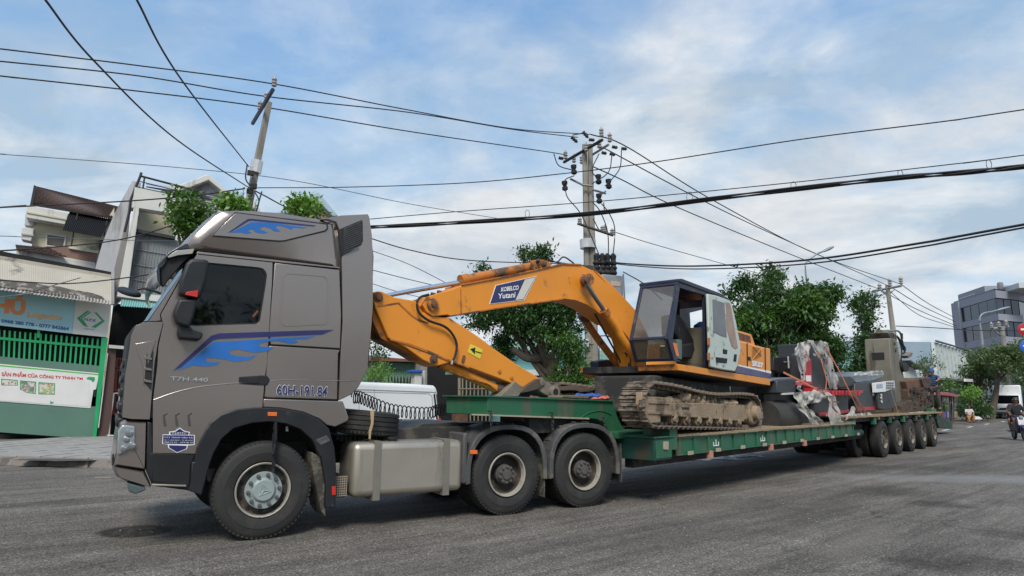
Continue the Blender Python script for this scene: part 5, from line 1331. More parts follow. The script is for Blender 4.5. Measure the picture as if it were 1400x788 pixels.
# ------------------------------------------------------------------ people
SKIN = mat('skin', (.30, .155, .10), .55, 0, .08, 6)
SKIND = mat('skin_tan', (.20, .10, .062), .55, 0, .08, 6)
HAIR = mat('hair_black', (.01, .009, .008), .5)
DARKC = mat('cloth_black', (.018, .019, .024), .9, 0, .2, 6)
DENIM = mat('cloth_grey', (.06, .055, .055), .9, 0, .2, 6)
def stripes():
    m = bpy.data.materials.new('striped_shirt'); m.use_nodes = True; t = NT(m.node_tree)
    oc = t.n('ShaderNodeTexCoord').outputs['Object']; s = t.n('ShaderNodeSeparateXYZ', i_0=oc)
    w = t.mth('SINE', t.mth('MULTIPLY', t.mth('ADD', s.outputs[2], t.mth('MULTIPLY', s.outputs[0], .35)), 75))
    c = t.mix(t.ramp(w, [(.45, 0), (.7, 1)]), (.012, .03, .10), (.07, .17, .32))
    b = t.n('ShaderNodeBsdfPrincipled', i_0=c, i_Roughness=.9); t.n('ShaderNodeOutputMaterial', i_0=b.outputs[0]); return m
STRIPE = stripes()
def skinned(name, pts, edges, rad, mt, parent, sub=2):
    L = base(parent); me = bpy.data.meshes.new(name)
    me.from_pydata([Vector(p) - L for p in pts], edges, [])
    me.materials.append(mt); o = bpy.data.objects.new(name, me); link(o, parent)
    md = o.modifiers.new('skin', 'SKIN'); md.use_smooth_shade = True
    sv = me.skin_vertices[0].data if me.skin_vertices else None
    if sv is None:
        bm = bmesh.new(); bm.from_mesh(me); bm.verts.layers.skin.verify(); bm.to_mesh(me); bm.free(); sv = me.skin_vertices[0].data
    for i, r in enumerate(rad):
        sv[i].radius = (r, r) if not hasattr(r, '__len__') else r
        sv[i].use_root = (i == 0)
    s = o.modifiers.new('sub', 'SUBSURF'); s.levels = sub; s.render_levels = sub
    return o
def person(label, J, shirt, trousers, fwd, group=None, long_trousers=True, hat=None, skin=SKIN, loc=None):
    """J: pelvis chest neck head shL elL wrL shR elR wrR hipL knL anL toL hipR knR anR toR (world points)"""
    root = thing('person', label, 'person', loc or tuple((J['anL'] + J['anR']) / 2), group)
    names = list(J); P = [J[k] for k in names]; ix = {k: i for i, k in enumerate(names)}
    up = (J['neck'] - J['pelvis']).normalized(); f = fwd.normalized(); side = f.cross(up).normalized()
    # one continuous body including hands with five fingers each
    pts = [J['pelvis'], (J['pelvis'] + J['chest']) / 2, J['chest'], J['neck'], J['neck'].lerp(J['head'], .6)]
    rad = [.115, .11, .125, .052, .05]; ed = [(0, 1), (1, 2), (2, 3), (3, 4)]
    for s in 'LR':
        b0 = len(pts); pts += [J['sh' + s], J['el' + s], J['wr' + s]]; rad += [.055, .042, .028]; ed += [(2, b0), (b0, b0 + 1), (b0 + 1, b0 + 2)]
        d = (J['wr' + s] - J['el' + s]).normalized(); pc = J['wr' + s] + d * .075
        pts.append(pc); rad.append((.036, .016)); ed.append((b0 + 2, b0 + 3)); sd = d.cross(up)
        sd = side if sd.length < .1 else sd.normalized(); nn = d.cross(sd).normalized()
        for k, (o_, l_) in enumerate(((-.03, .065), (-.01, .075), (.01, .07), (.028, .055))):
            b1 = len(pts); pts += [pc + sd * o_ + d * l_ * .5, pc + sd * o_ * 1.1 + d * l_ * .85 - nn * .02]; rad += [.010, .008]; ed += [(b0 + 3, b1), (b1, b1 + 1)]
        b1 = len(pts); pts += [J['wr' + s] + d * .04 - sd * .04, J['wr' + s] + d * .08 - sd * .055]; rad += [.012, .009]; ed += [(b0 + 2, b1), (b1, b1 + 1)]
        b0 = len(pts); pts += [J['hip' + s], J['kn' + s], J['an' + s], J['to' + s]]; rad += [.085, .056, .036, .032]; ed += [(0, b0), (b0, b0 + 1), (b0 + 1, b0 + 2), (b0 + 2, b0 + 3)]
    skinned('body', pts, ed, rad, skin, root)
    # head
    bm = bmesh.new(); bmesh.ops.create_uvsphere(bm, u_segments=20, v_segments=14, radius=1)
    b = MB(); vs = []
    for v in bm.verts:
        c = v.co; x, y, z = c.x * .078, c.y * .095, c.z * .118
        if z < 0: x *= 1 + z * 2.2; y *= 1 + z * 1.0
        if c.y > .8 and abs(c.x) < .25 and -.25 < c.z < .15: y += .018
        vs.append(J['head'] + side * x + f * y + up * z)
    b.add(vs, [[v.index for v in q.verts] for q in bm.faces]); bm.free()
    hd = b.build('head', skin, root)
    for sg in (-1, 1):
        MB().lathe(J['head'] + side * sg * .03 + f * .083 + up * .012, f, [(0, .012), (.008, .010), (.010, 0)], 8).build('eye', SEAM, hd)
        MB().lathe(J['head'] + side * sg * .074 + up * -.005, side * sg, [(0, .018), (.014, .022), (.018, .008)], 8).build('ear', skin, hd)
    MB().prism([J['head'] + side * -.022 + f * .088 - up * .052, J['head'] + side * .022 + f * .088 - up * .052, J['head'] + side * .018 + f * .088 - up * .062, J['head'] + side * -.018 + f * .088 - up * .062], f * .005).build('mouth', MRED, hd)
    bm = bmesh.new(); bmesh.ops.create_uvsphere(bm, u_segments=20, v_segments=14, radius=1); vs = []
    rr_ = .012 if hat is None else .03
    for v in bm.verts:
        c = v.co; z = max(c.z, -.35 if c.y < .1 else .28)
        vs.append(J['head'] + side * c.x * (.080 + rr_) + f * (c.y * (.096 + rr_) - .006) + up * z * (.120 + rr_))
    b = MB().add(vs, [[v.index for v in q.verts] for q in bm.faces]); bm.free()
    b.build('hair' if hat is None else 'helmet', HAIR if hat is None else hat, root)
    # shirt
    pts = [J['pelvis'] + up * .05, (J['pelvis'] + J['chest']) / 2, J['chest'], J['chest'].lerp(J['neck'], .75)]; rad = [.14, .135, .15, .07]; ed = [(0, 1), (1, 2), (2, 3)]
    for s in 'LR':
        b0 = len(pts); pts += [J['sh' + s], J['sh' + s].lerp(J['el' + s], .7)]; rad += [.075, .066]; ed += [(2, b0), (b0, b0 + 1)]
    skinned('shirt', pts, ed, rad, shirt, root)
    pts = [J['pelvis']]; rad = [.135]; ed = []
    for s in 'LR':
        b0 = len(pts); e = J['kn' + s] if long_trousers else J['hip' + s].lerp(J['kn' + s], .85)
        pts += [J['hip' + s], e]; rad += [.105, .078]; ed += [(0, b0), (b0, b0 + 1)]
        if long_trousers: pts.append(J['kn' + s].lerp(J['an' + s], .88)); rad.append(.06); ed.append((b0 + 1, b0 + 2))
    skinned('trousers' if long_trousers else 'shorts', pts, ed, rad, trousers, root)
    for s in 'LR':
        d = (J['to' + s] - J['an' + s]); d.z = 0; d.normalize() if d.length > 1e-6 else None
        sd = Vector((-d.y, d.x, 0)); h = J['an' + s]; zt = J['to' + s].z - .03
        o = Vector((h.x, h.y, zt)) - d * .06
        MB().prism([o - sd * .04, o + sd * .04, o + sd * .05 + d * .18, o + sd * .03 + d * .25, o - sd * .03 + d * .25, o - sd * .05 + d * .18], (0, 0, .05)).build('shoe', DARKC, root, .012)
    return root
def J_from(fr, d): return {k: fr.P(*v) for k, v in d.items()}
# worker on the tail of the trailer, leaning forward onto the machine, seen from behind
wx, wz = TL.un(Z6((692, 598))[0], 1.0)
wf = Frame(TL.P(wx, 1.0, 1.19), -TL.x, -TL.y)
worker = person('worker in a blue striped shirt bending over the rusty machine at the trailer tail', J_from(wf, dict(
    pelvis=(0, 0, .93), chest=(.10, 0, 1.32), neck=(.17, 0, 1.50), head=(.26, 0, 1.62),
    shL=(.14, .19, 1.42), elL=(.36, .26, 1.28), wrL=(.60, .22, 1.22), shR=(.14, -.19, 1.42), elR=(.40, -.24, 1.38), wrR=(.62, -.16, 1.45),
    hipL=(0, .1, .88), knL=(.06, .13, .48), anL=(-.04, .13, .08), toL=(.12, .15, .04), hipR=(0, -.1, .88), knR=(.02, -.13, .48), anR=(-.08, -.13, .08), toR=(.08, -.15, .04))), STRIPE, DENIM, wf.x + wf.z * -.5, hat=mat('cap_blue', (.03, .09, .22), .8))

# motorbike and riders at the right
mg = on_ground(1413, 604)
mf = heading(tuple(mg + Vector((.15, .9, 0))), -112)
mk = thing('motorbike', 'dark blue scooter carrying two riders towards the camera at the right edge', 'motorbike', tuple(mf.o))
SCB = mat('scooter_blue', (.02, .035, .10), .3, 0, .1, 3, coat=.5)
for x in (.62, -.62):
    w = MB().lathe(mf.P(x, -.045, .27), mf.y, [(0, .2), (0, .24), (.02, .268), (.045, .275), (.07, .268), (.09, .24), (.09, .2)], 32, closed=True).build('wheel', RUBBER, mk)
    MB().lathe(mf.P(x, -.02, .27), mf.y, [(0, .06), (0, .2), (.01, .205), (.03, .205), (.04, .2), (.04, .06)], 24).build('rim', STRAPM, w)
for s in (-1, 1): MB().tube([mf.P(.62, s * .08, .27), mf.P(.50, s * .07, .62), mf.P(.42, s * .05, .88)], .022, 8).build('fork', CHASSIS, mk)
def lpoly(fr, pts, y0, y1): return MB().prism([fr.P(x, y0, z) for x, z in pts], fr.y * (y1 - y0))
lpoly(mf, [(.72, .50), (.60, .60), (.46, .58), (.5, .5), (.62, .55)], -.06, .06).build('front_fender', SCB, mk, .02)
lpoly(mf, [(.56, .60), (.42, .98), (.34, 1.0), (.30, .70), (.20, .34), (.36, .34)], -.17, .17).build('leg_shield', SCB, mk, .05, seg=3)
lpoly(mf, [(.30, .30), (.36, .36), (-.1, .40), (-.1, .28)], -.12, .12).build('footboard', CHASSIS, mk, .03)
lpoly(mf, [(.0, .42), (.05, .62), (-.3, .72), (-.85, .78), (-.95, .66), (-.6, .45)], -.13, .13).build('rear_body', SCB, mk, .05, seg=3)
lpoly(mf, [(.08, .70), (.05, .78), (-.35, .80), (-.8, .84), (-.86, .78), (-.4, .72)], -.13, .13).build('seat', BLACKP, mk, .03, seg=3)
MB().tube([mf.P(.36, -.36, 1.02), mf.P(.42, -.1, 1.0), mf.P(.42, .1, 1.0), mf.P(.36, .36, 1.02)], .018, 8).build('handlebar', CHASSIS, mk)
MB().lathe(mf.P(.47, 0, .93), mf.x, [(-.05, .05), (0, .08), (.03, .07), (.05, .0)], 16).build('headlight', HL, mk)
for s in (-1, 1):
    MB().tube([mf.P(.38, s * .28, 1.02), mf.P(.36, s * .34, 1.18)], .008, 6).build('mirror_stem', CHASSIS, mk)
    MB().lathe(mf.P(.36, s * .36, 1.22), mf.x, [(-.02, .02), (-.01, .06), (.01, .06), (.015, 0)], 12).build('mirror', CHASSIS, mk)
MB().tube([mf.P(-.1, -.16, .30), mf.P(-.8, -.18, .36)], .045, 10).build('exhaust', STRAPM, mk)
person('front rider in a black V-neck shirt and shorts steering the scooter', J_from(mf, dict(
    pelvis=(-.18, 0, .90), chest=(-.10, 0, 1.26), neck=(-.06, 0, 1.44), head=(-.03, 0, 1.58),
    shL=(-.08, .19, 1.36), elL=(.10, .30, 1.12), wrL=(.30, .33, 1.05), shR=(-.08, -.19, 1.36), elR=(.10, -.30, 1.12), wrR=(.30, -.33, 1.05),
    hipL=(-.14, .10, .88), knL=(.24, .20, .84), anL=(.24, .16, .44), toL=(.36, .17, .40), hipR=(-.14, -.10, .88), knR=(.24, -.20, .84), anR=(.24, -.16, .44), toR=(.36, -.17, .40))),
    DARKC, DARKC, mf.x, 'riders on the scooter', False, mat('helmet_dark', (.02, .018, .018), .3), SKIND, tuple(mf.o))
person('passenger behind the front rider on the scooter in a maroon shirt and dark helmet', J_from(mf, dict(
    pelvis=(-.60, .06, .96), chest=(-.56, .10, 1.30), neck=(-.52, .12, 1.48), head=(-.48, .15, 1.62),
    shL=(-.54, .29, 1.40), elL=(-.40, .36, 1.14), wrL=(-.20, .26, 1.06), shR=(-.54, -.10, 1.40), elR=(-.42, -.24, 1.14), wrR=(-.22, -.20, 1.06),
    hipL=(-.55, .14, .92), knL=(-.16, .30, .82), anL=(-.22, .27, .42), toL=(-.10, .29, .38), hipR=(-.55, -.08, .92), knR=(-.16, -.26, .82), anR=(-.22, -.22, .42), toR=(-.10, -.23, .38))),
    mat('cloth_maroon', (.06, .02, .025), .9), DARKC, mf.x, 'riders on the scooter', False, MATS['helmet_dark'], SKIND, tuple(mf.P(-.6, 0, 0)))
# ------------------------------------------------------------------ helpers for the street behind
def atz(px, py, z):
    d = sight(px, py); return CAM + d * ((z - CAMH) / d.z)
def street(px, py, Y, deg=31.19):
    q = at(px, py, Y); q.z = 0; return heading(tuple(q), deg)
def bt(name, label, cat, loc, group=None): return thing(name, label, cat, tuple(loc), group)
def pl(root, fr, px, y, d, name, mt, bev=0, **kw): return MB().plate(fr, px, y, d).build(name, mt, root, bev, **kw)
def corrug(fr, px, y0, y1, nx, amp, name, mt, par, ny=1):
    """corrugated sheet: px = TL TR BR BL; upper edge on plane y0, lower on plane y1"""
    a, b_, c, d = fr.T(px[0], y0), fr.T(px[1], y0), fr.T(px[2], y1), fr.T(px[3], y1)
    n = (b_ - a).cross(d - a).normalized(); b = MB()
    for j in (0, 1):
        for i in range(nx + 1):
            u = i / nx; p = (a * (1 - u) + b_ * u) if j == 0 else (d * (1 - u) + c * u)
            b.v.append(p + n * (amp if i % 2 else -amp))
    for i in range(nx): b.f.append([i, i + 1, nx + 2 + i, nx + 1 + i])
    o = b.build(name, mt, par, 0, smooth=0); md = o.modifiers.new('t', 'SOLIDIFY'); md.thickness = .012; return o
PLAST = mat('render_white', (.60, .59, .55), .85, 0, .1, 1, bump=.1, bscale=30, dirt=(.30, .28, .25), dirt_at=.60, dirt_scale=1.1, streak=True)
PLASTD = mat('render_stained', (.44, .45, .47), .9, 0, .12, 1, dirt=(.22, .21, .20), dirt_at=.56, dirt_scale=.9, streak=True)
CREAM = mat('render_cream', (.58, .53, .38), .85, 0, .1, 1, dirt=(.33, .30, .23), dirt_at=.63, dirt_scale=1)
TILEB = mat('roof_tile_brown', (.105, .070, .062), .75, 0, .25, 2, bump=.2, bscale=20)
FIBRO = mat('fibre_cement', (.42, .385, .325), .9, 0, .15, .8, dirt=(.15, .13, .11), dirt_at=.62, dirt_scale=.9, bump=.1, bscale=20)
GATEG = mat('gate_green', (.015, .36, .13), .5, 0, .12, 2, dirt=(.20, .30, .22), dirt_at=.66, dirt_scale=2)
GATEP = mat('gate_panel', (.10, .20, .155), .6, 0, .1, 1.5)
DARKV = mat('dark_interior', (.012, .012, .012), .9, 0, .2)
SHUT = mat('sheet_grey', (.22, .235, .24), .6, .1, .15, 1.5, streak=True, dirt=(.13, .13, .13), dirt_at=.6)
TEAL = mat('sheet_teal', (.20, .42, .40), .6, 0, .12, 1.5)
TEALG = mat('sheet_green', (.20, .34, .25), .6, 0, .15, 1.5, dirt=(.12, .17, .13), dirt_at=.6)
IRON = mat('iron_dark', (.018, .018, .02), .6)

# ------------------------------------------------------------------ logistics shop at the left
q = on_ground(128, 598.5, .14); SP = heading((q.x, q.y, 0), 31.19)
sh = bt('shop', 'single-storey shop with green barred gate, blue logistics sign and corrugated eave', 'shop', SP.P(-2.5, 1, .1))
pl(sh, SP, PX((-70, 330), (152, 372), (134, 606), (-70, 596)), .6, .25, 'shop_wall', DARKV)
pl(sh, SP, Y5((-300, 60), (815, 215), (776, 601), (-300, 478)), -.03, .12, 'sign_board', mat('sign_blue', (.36, .60, .64), .5, 0, .1, 1))
pl(sh, SP, Y5((817, 215), (1192, 285), (1156, 640), (778, 602)), -.035, .12, 'sign_board', mat('sign_cream', (.66, .65, .58), .5, 0, .06, 1))
ORT = mat('sign_orange', (.78, .27, .08), .5); ORY = mat('sign_amber', (.80, .42, .12), .5); SBL = mat('sign_navy', (.04, .07, .28), .5); SGR = mat('sign_green', (.04, .34, .15), .5)
txt('PHÚ', Y5((-190, 180), (282, 200), (268, 412), (-200, 352)), SP, -.035, ORT, sh, bold=.06)
txt('Logistics', Y5((297, 362), (672, 402), (667, 476), (292, 440)), SP, -.035, ORY, sh, bold=.03)
txt('HOTLINE: 0968 280 778 - 0777 842864', Y5((-290, 408), (742, 532), (740, 570), (-290, 446)), SP, -.035, SBL, sh, bold=.03)
for a in (((965, 360), (935, 357), (828, 436), (908, 525), (922, 512), (862, 438)), ((972, 366), (985, 370), (888, 440), (948, 530), (925, 528), (866, 440)), ((1015, 372), (1040, 374), (1130, 468), (1030, 540), (985, 530), (1095, 462))):
    pl(sh, SP, Y5(*a), -.042, .01, 'logo_chevron', SGR)
txt('N.P.K', Y5((912, 432), (1040, 448), (1038, 478), (910, 462)), SP, -.042, SBL, sh, bold=.02)
txt('Express', Y5((905, 540), (1018, 554), (1016, 568), (903, 554)), SP, -.042, SBL, sh)
for i in range(22):
    u = i / 21 * 1.05
    x0 = -8 + u * 142; x1 = -9 + u * 139
    yt = 450.5 + u * 13; ybt = 485.5 + u * 14.5
    pl(sh, SP, PX((x0 - 1.3, yt), (x0 + 1.3, yt), (x1 + 1.3, ybt + 3), (x1 - 1.3, ybt + 3)), .10, .04, 'gate_bar', GATEG)
pl(sh, SP, Y5((-60, 632), (1130, 742), (1130, 768), (-60, 660)), .08, .02, 'gate_rail', GATEG)
pl(sh, SP, Y5((400, 560), (432, 566), (430, 650), (398, 645)), .07, .02, 'gate_bar', GATEG)
pl(sh, SP, Y6((-60, 44), (895, 134), (890, 210), (-60, 128)), .07, .06, 'gate_panel', GATEP)
pl(sh, SP, Y6((-60, 440), (870, 500), (842, 792), (-60, 725)), .07, .06, 'gate_panel', GATEP)
pl(sh, SP, Y6((-60, 720), (842, 785), (840, 800), (-60, 745)), .2, .06, 'gate_gap', DARKV)
pl(sh, SP, Y6((-40, 112), (890, 200), (862, 345), (838, 350), (812, 514), (-40, 450)), .05, .008, 'banner', mat('banner_white', (.72, .72, .70), .6, 0, .05, 2))
pl(sh, SP, Y6((-40, 122), (888, 208), (887, 218), (-40, 134)), .045, .004, 'banner_strip', mat('banner_green', (.10, .50, .06), .6))
RT = mat('banner_red', (.62, .05, .05), .6)
txt('SẢN PHẨM CỦA CÔNG TY TNHH TM', Y6((16, 172), (745, 226), (742, 262), (14, 226)), SP, .047, RT, sh, bold=.03)
for (x0, x1, cc, nm) in ((10, 160, (.55, .60, .50), 'a'), (180, 325, (.12, .22, .14), 'b'), (345, 495, (.35, .42, .14), 'c')):
    yy = 248 + x0 * .09
    pl(sh, SP, Y6((x0, yy), (x1, yy + 12), (x1 - 4, yy + 125), (x0 - 2, yy + 112)) if x0 > 100 else Y6((x0, yy), (x1, yy + 12), (x1, yy + 62), (x0, yy + 60)), .046, .004, 'banner_picture', SGR)
    pm_ = bpy.data.materials.new('picture_' + nm); pm_.use_nodes = True; t = NT(pm_.node_tree)
    oc = t.n('ShaderNodeTexCoord').outputs['Object']
    c = t.mix(t.ramp(t.noise(oc, 9, 3), [(.42, 0), (.58, 1)]), cc, (.62, .64, .58)); c = t.mix(t.ramp(t.noise(oc, 16, 2), [(.55, 0), (.6, 1)]), c, (.45, .10, .12))
    bb = t.n('ShaderNodeBsdfPrincipled', i_0=c, i_Roughness=.6); t.n('ShaderNodeOutputMaterial', i_0=bb.outputs[0])
    pl(sh, SP, Y6((x0 + 8, yy + 9), (x1 - 8, yy + 20), (x1 - 11, yy + 112), (x0 + 6, yy + 102)) if x0 > 100 else Y6((x0 + 8, yy + 9), (x1 - 8, yy + 20), (x1 - 8, yy + 58), (x0 + 8, yy + 55)), .044, .003, 'banner_picture', pm_)
pl(sh, SP, Y6((778, 242), (800, 232), (850, 236), (852, 262), (832, 282), (815, 262), (780, 256)), .045, .004, 'banner_logo', SGR)
pl(sh, SP, Y6((-10, 318), (110, 316), (240, 378), (330, 390), (490, 395), (540, 280), (700, 255), (800, 285), (812, 400), (800, 500), (-10, 445)), .042, .003, 'torn_banner_sheet', mat('banner_back', (.70, .69, .67), .7, 0, .06, 3))
pl(sh, SP, Y6((448, 450), (486, 462), (452, 478)), .036, .003, 'banner_arrow', SGR)
pl(sh, SP, Y6((838, 350), (864, 352), (860, 414), (836, 412)), .03, .04, 'gate_lock', SEAM, .01)
pl(sh, SP, Y6((912, -120), (968, -115), (862, 792), (832, 790)), -.02, .12, 'gate_post', GATEG)
pl(sh, SP, Y6((962, 20), (972, 20), (888, 690), (878, 690)), -.01, .08, 'post_edge', PLAST)
corrug(SP, PX((-70, 343), (152, 379), (152, 414.5), (-70, 384)), .6, -.9, 150, .004, 'eave_roof', FIBRO, sh)
corrug(SP, PX((-70, 381), (152, 411.5), (152, 416.5), (-70, 387)), -.85, -.96, 90, .022, 'eave_edge', mat('eave_grey', (.40, .39, .36), .8, 0, .2, 4), sh)
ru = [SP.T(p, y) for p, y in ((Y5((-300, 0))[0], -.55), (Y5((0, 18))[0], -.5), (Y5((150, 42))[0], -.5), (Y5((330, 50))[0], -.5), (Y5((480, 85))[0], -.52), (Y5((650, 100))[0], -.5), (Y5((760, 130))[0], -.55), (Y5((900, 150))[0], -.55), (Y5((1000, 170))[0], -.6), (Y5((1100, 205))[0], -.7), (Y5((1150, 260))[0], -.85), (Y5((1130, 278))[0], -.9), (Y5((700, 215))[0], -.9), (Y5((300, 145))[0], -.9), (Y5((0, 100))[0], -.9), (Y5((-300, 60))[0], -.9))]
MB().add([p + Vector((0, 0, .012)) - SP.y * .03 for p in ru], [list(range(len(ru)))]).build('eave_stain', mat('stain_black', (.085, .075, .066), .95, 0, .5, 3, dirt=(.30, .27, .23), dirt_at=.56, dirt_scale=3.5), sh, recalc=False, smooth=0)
pl(sh, SP, PX((-70, 338), (153, 376), (153, 381), (-70, 344)), .55, .2, 'roof_ridge', FIBRO)
# brown doorway with red gate and white pipe frame
dw = bt('doorway', 'brown-walled entrance with a rusty red gate between the green shop and the white house', 'doorway', SP.P(.6, .3, .13))
pl(dw, SP, Y6((968, -60), (1046, -55), (988, 792), (868, 792)), .1, .4, 'door_wall', mat('wall_brown', (.095, .055, .048), .85, 0, .15, 2))
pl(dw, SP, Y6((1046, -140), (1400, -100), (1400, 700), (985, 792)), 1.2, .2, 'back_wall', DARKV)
RGT = mat('gate_red', (.24, .055, .030), .7, 0, .2, 3)
for a in (((1038, 60), (1128, 72), (1124, 150), (1032, 150)), ((1036, 160), (1122, 165), (1112, 360), (1020, 360)), ((1018, 375), (1112, 380), (1092, 575), (1000, 570))):
    MB().ringpx(SP, Y6(*a), [(p[0] + (sum(z[0] for z in Y6(*a)) / 4 - p[0]) * .35, p[1] + (sum(z[1] for z in Y6(*a)) / 4 - p[1]) * .22) for p in Y6(*a)], .5, .04).build('gate_leaf', RGT, dw)
for i in range(5):
    pl(dw, SP, Y6((1034 + i * 22, 60), (1042 + i * 22, 60), (1010 + i * 22, 575), (1002 + i * 22, 575)), .52, .03, 'gate_bar', RGT)
MB().tube([SP.T(p, .0) for p in Y6((972, 790), (1024, 380), (1092, 378))], .022, 8).build('pipe_frame', WHITE, dw)
MB().tube([SP.T(p, .0) for p in Y6((960, 756), (1078, 762))], .014, 8).build('pipe_rail', WHITE, dw)
MB().tube([SP.T(p, .0) for p in Y6((1072, 395), (1050, 700))], .010, 8).build('pipe_rail', WHITE, dw)
pl(dw, SP, K8((418, 258), (495, 264), (495, 276), (418, 270)), -.05, .1, 'lintel', PLAST)
pl(dw, SP, Y6((1060, 640), (1075, 605), (1150, 600), (1100, 640), (1056, 715)), .2, .1, 'white_bag', WHITE, .02)
# brown tiled house
HS = heading(tuple(SP.P(0, 5, 0)), 31.19)
ho = bt('house', 'cream two-storey house with brown tiled roof and dark metal canopy', 'house', HS.P(-6, 1, 0))
pl(ho, HS, K7((165, 372), (480, 430), (560, 300), (520, 1400), (80, 1400)), .6, 5, 'house_wall', CREAM)
pl(ho, HS, K7((230, 430), (320, 444), (310, 498), (227, 486)), .55, .1, 'window', mat('window_mirror', (.12, .11, .09), .15, 0, .5, 3))
MB().ringpx(HS, K7((224, 424), (326, 439), (316, 504), (221, 491)), K7((232, 433), (317, 446), (308, 495), (230, 484)), .52, .1).build('window_frame', PLAST, ho)
def tiled(fr, px, y0, y1, rows, name, mt, par):
    a, b_, c, d = fr.T(px[0], y0), fr.T(px[1], y0), fr.T(px[2], y1), fr.T(px[3], y1); b = MB()
    n = (b_ - a).cross(d - a).normalized(); n = n if n.z > 0 else -n
    cols = rows * 2
    for r in range(rows):
        v0, v1 = r / rows, (r + 1) / rows
        for cidx in range(cols):
            u0, u1 = cidx / cols, (cidx + 1) / cols - .15 / cols
            f = lambda u, v, h: (a * (1 - u) + b_ * u) * (1 - v) + (d * (1 - u) + c * u) * v + n * h
            b.add([f(u0, v0, 0), f(u1, v0, 0), f(u1, v1, .06), f(u0, v1, .06), f(u0, v1, 0), f(u1, v1, 0)], [[0, 1, 2, 3], [3, 2, 5, 4]])
    b.add([a, b_, c, d], [[0, 1, 2, 3]])
    return b.build(name, mt, par, 0, smooth=0, recalc=False)
tiled(HS, K7((172, 195), (582, 298), (545, 356), (148, 290)), 3.0, .1, 15, 'roof', TILEB, ho)['kind'] = 'stuff'
pl(ho, HS, K7((166, 190), (178, 195), (160, 292), (146, 290)), .0, .2, 'gable_edge', IRON)
pl(ho, HS, K7((128, 295), (150, 290), (336, 328), (318, 384), (128, 350)), .0, .8, 'cornice', PLAST, .02)
pl(ho, HS, K7((130, 318), (332, 354), (328, 362), (130, 326)), -.04, .1, 'cornice_band', CREAM)
pl(ho, HS, K7((125, 330), (180, 345), (165, 390), (120, 385)), .5, .6, 'corner_pier', PLASTD)
pl(ho, HS, K7((106, 396), (166, 402), (162, 432), (152, 466), (104, 456)), .3, .6, 'side_balcony', PLAST, .02)
pl(ho, HS, K7((104, 425), (164, 432), (163, 440), (104, 432)), .26, .1, 'side_band', PLASTD)
cn = corrug(HS, K7((345, 316), (548, 358), (495, 446), (308, 410)), .5, -1.2, 44, .025, 'metal_canopy', IRON, ho)
for x0, y0, x1, y1 in ((375, 330, 345, 490), (520, 365, 505, 440)):
    pl(ho, HS, K7((x0, y0), (x0 + 7, y0), (x1 + 7, y1), (x1, y1)), -.2, .06, 'canopy_post', IRON)
tiled(HS, K7((75, 484), (230, 495), (330, 545), (80, 505)), .6, -.4, 4, 'lower_roof', TILEB, ho)['kind'] = 'stuff'
pl(ho, HS, K7((230, 490), (340, 496), (478, 520), (470, 572), (330, 548)), .3, .1, 'balcony_wall', mat('balcony_brown', (.22, .13, .105), .8))
pl(ho, HS, K7((338, 488), (480, 514), (478, 524), (336, 500)), .2, .2, 'balcony_coping', PLAST)
pl(ho, HS, K7((78, 502), (464, 570), (458, 628), (76, 562)), -.1, .8, 'parapet', PLAST, .03)
pl(ho, HS, K7((78, 530), (462, 596), (461, 604), (78, 538)), -.15, .1, 'parapet_band', PLASTD)
for i in range(7):
    pl(ho, HS, K7((484, 455 + i * 8), (560, 470 + i * 8), (560, 474 + i * 8), (484, 459 + i * 8)), .5, .05, 'balcony_slat', IRON)
# white narrow house
WH = heading(tuple(SP.P(.5, .6, 0)), 31.19)
wh = bt('house', 'white narrow townhouse with stained side wall, grey shutter and roof-terrace railing', 'house', WH.P(2, 1, 0))
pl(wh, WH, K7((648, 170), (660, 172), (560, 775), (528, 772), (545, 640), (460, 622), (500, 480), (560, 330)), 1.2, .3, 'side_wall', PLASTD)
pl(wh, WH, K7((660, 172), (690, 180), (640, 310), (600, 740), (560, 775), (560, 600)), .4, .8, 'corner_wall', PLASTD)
fo_ = [K7((690, 175), (960, 245), (960, 780), (598, 740))[k] for k in range(4)]
pl(wh, WH, K7((655, 300), (682, 302), (622, 745), (570, 740)), -.05, .5, 'corner_column', PLAST, .02)
pl(wh, WH, K7((660, 200), (940, 262), (990, 300), (985, 350), (685, 303), (645, 300)), -.05, .6, 'parapet_wall', PLAST)
pl(wh, WH, K7((684, 306), (870, 346), (850, 440), (668, 408)), 1.3, .1, 'recess_wall', CREAM)
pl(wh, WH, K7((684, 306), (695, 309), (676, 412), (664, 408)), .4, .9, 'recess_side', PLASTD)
pl(wh, WH, K7((668, 404), (860, 442), (858, 455), (664, 420)), .1, .6, 'lintel', IRON)
pl(wh, WH, K7((664, 420), (900, 468), (880, 745), (618, 720)), .35, .05, 'shutter', SHUT)
for i in range(16):
    pl(wh, WH, K7((672 + i * 14, 422 + i * 2.8), (675 + i * 14, 423 + i * 2.8), (634 + i * 14, 722), (631 + i * 14, 721)), .32, .03, 'shutter_rib', SHUT)
for y0 in (500, 575, 650):
    pl(wh, WH, K7((650, y0), (900, y0 + 40), (900, y0 + 44), (650, y0 + 4)), .30, .03, 'shutter_rail', SHUT)
pl(wh, WH, K7((570, 735), (880, 775), (900, 745), (900, 740), (590, 715)), -.3, .8, 'balcony_slab', PLAST)
corrug(WH, K7((596, 748), (880, 782), (880, 800), (590, 782)), -.2, -.8, 50, .02, 'teal_awning', TEAL, wh)
pl(wh, WH, K7((555, 770), (900, 800), (860, 1440), (470, 1440)), 1.4, .2, 'ground_floor_wall', DARKV)
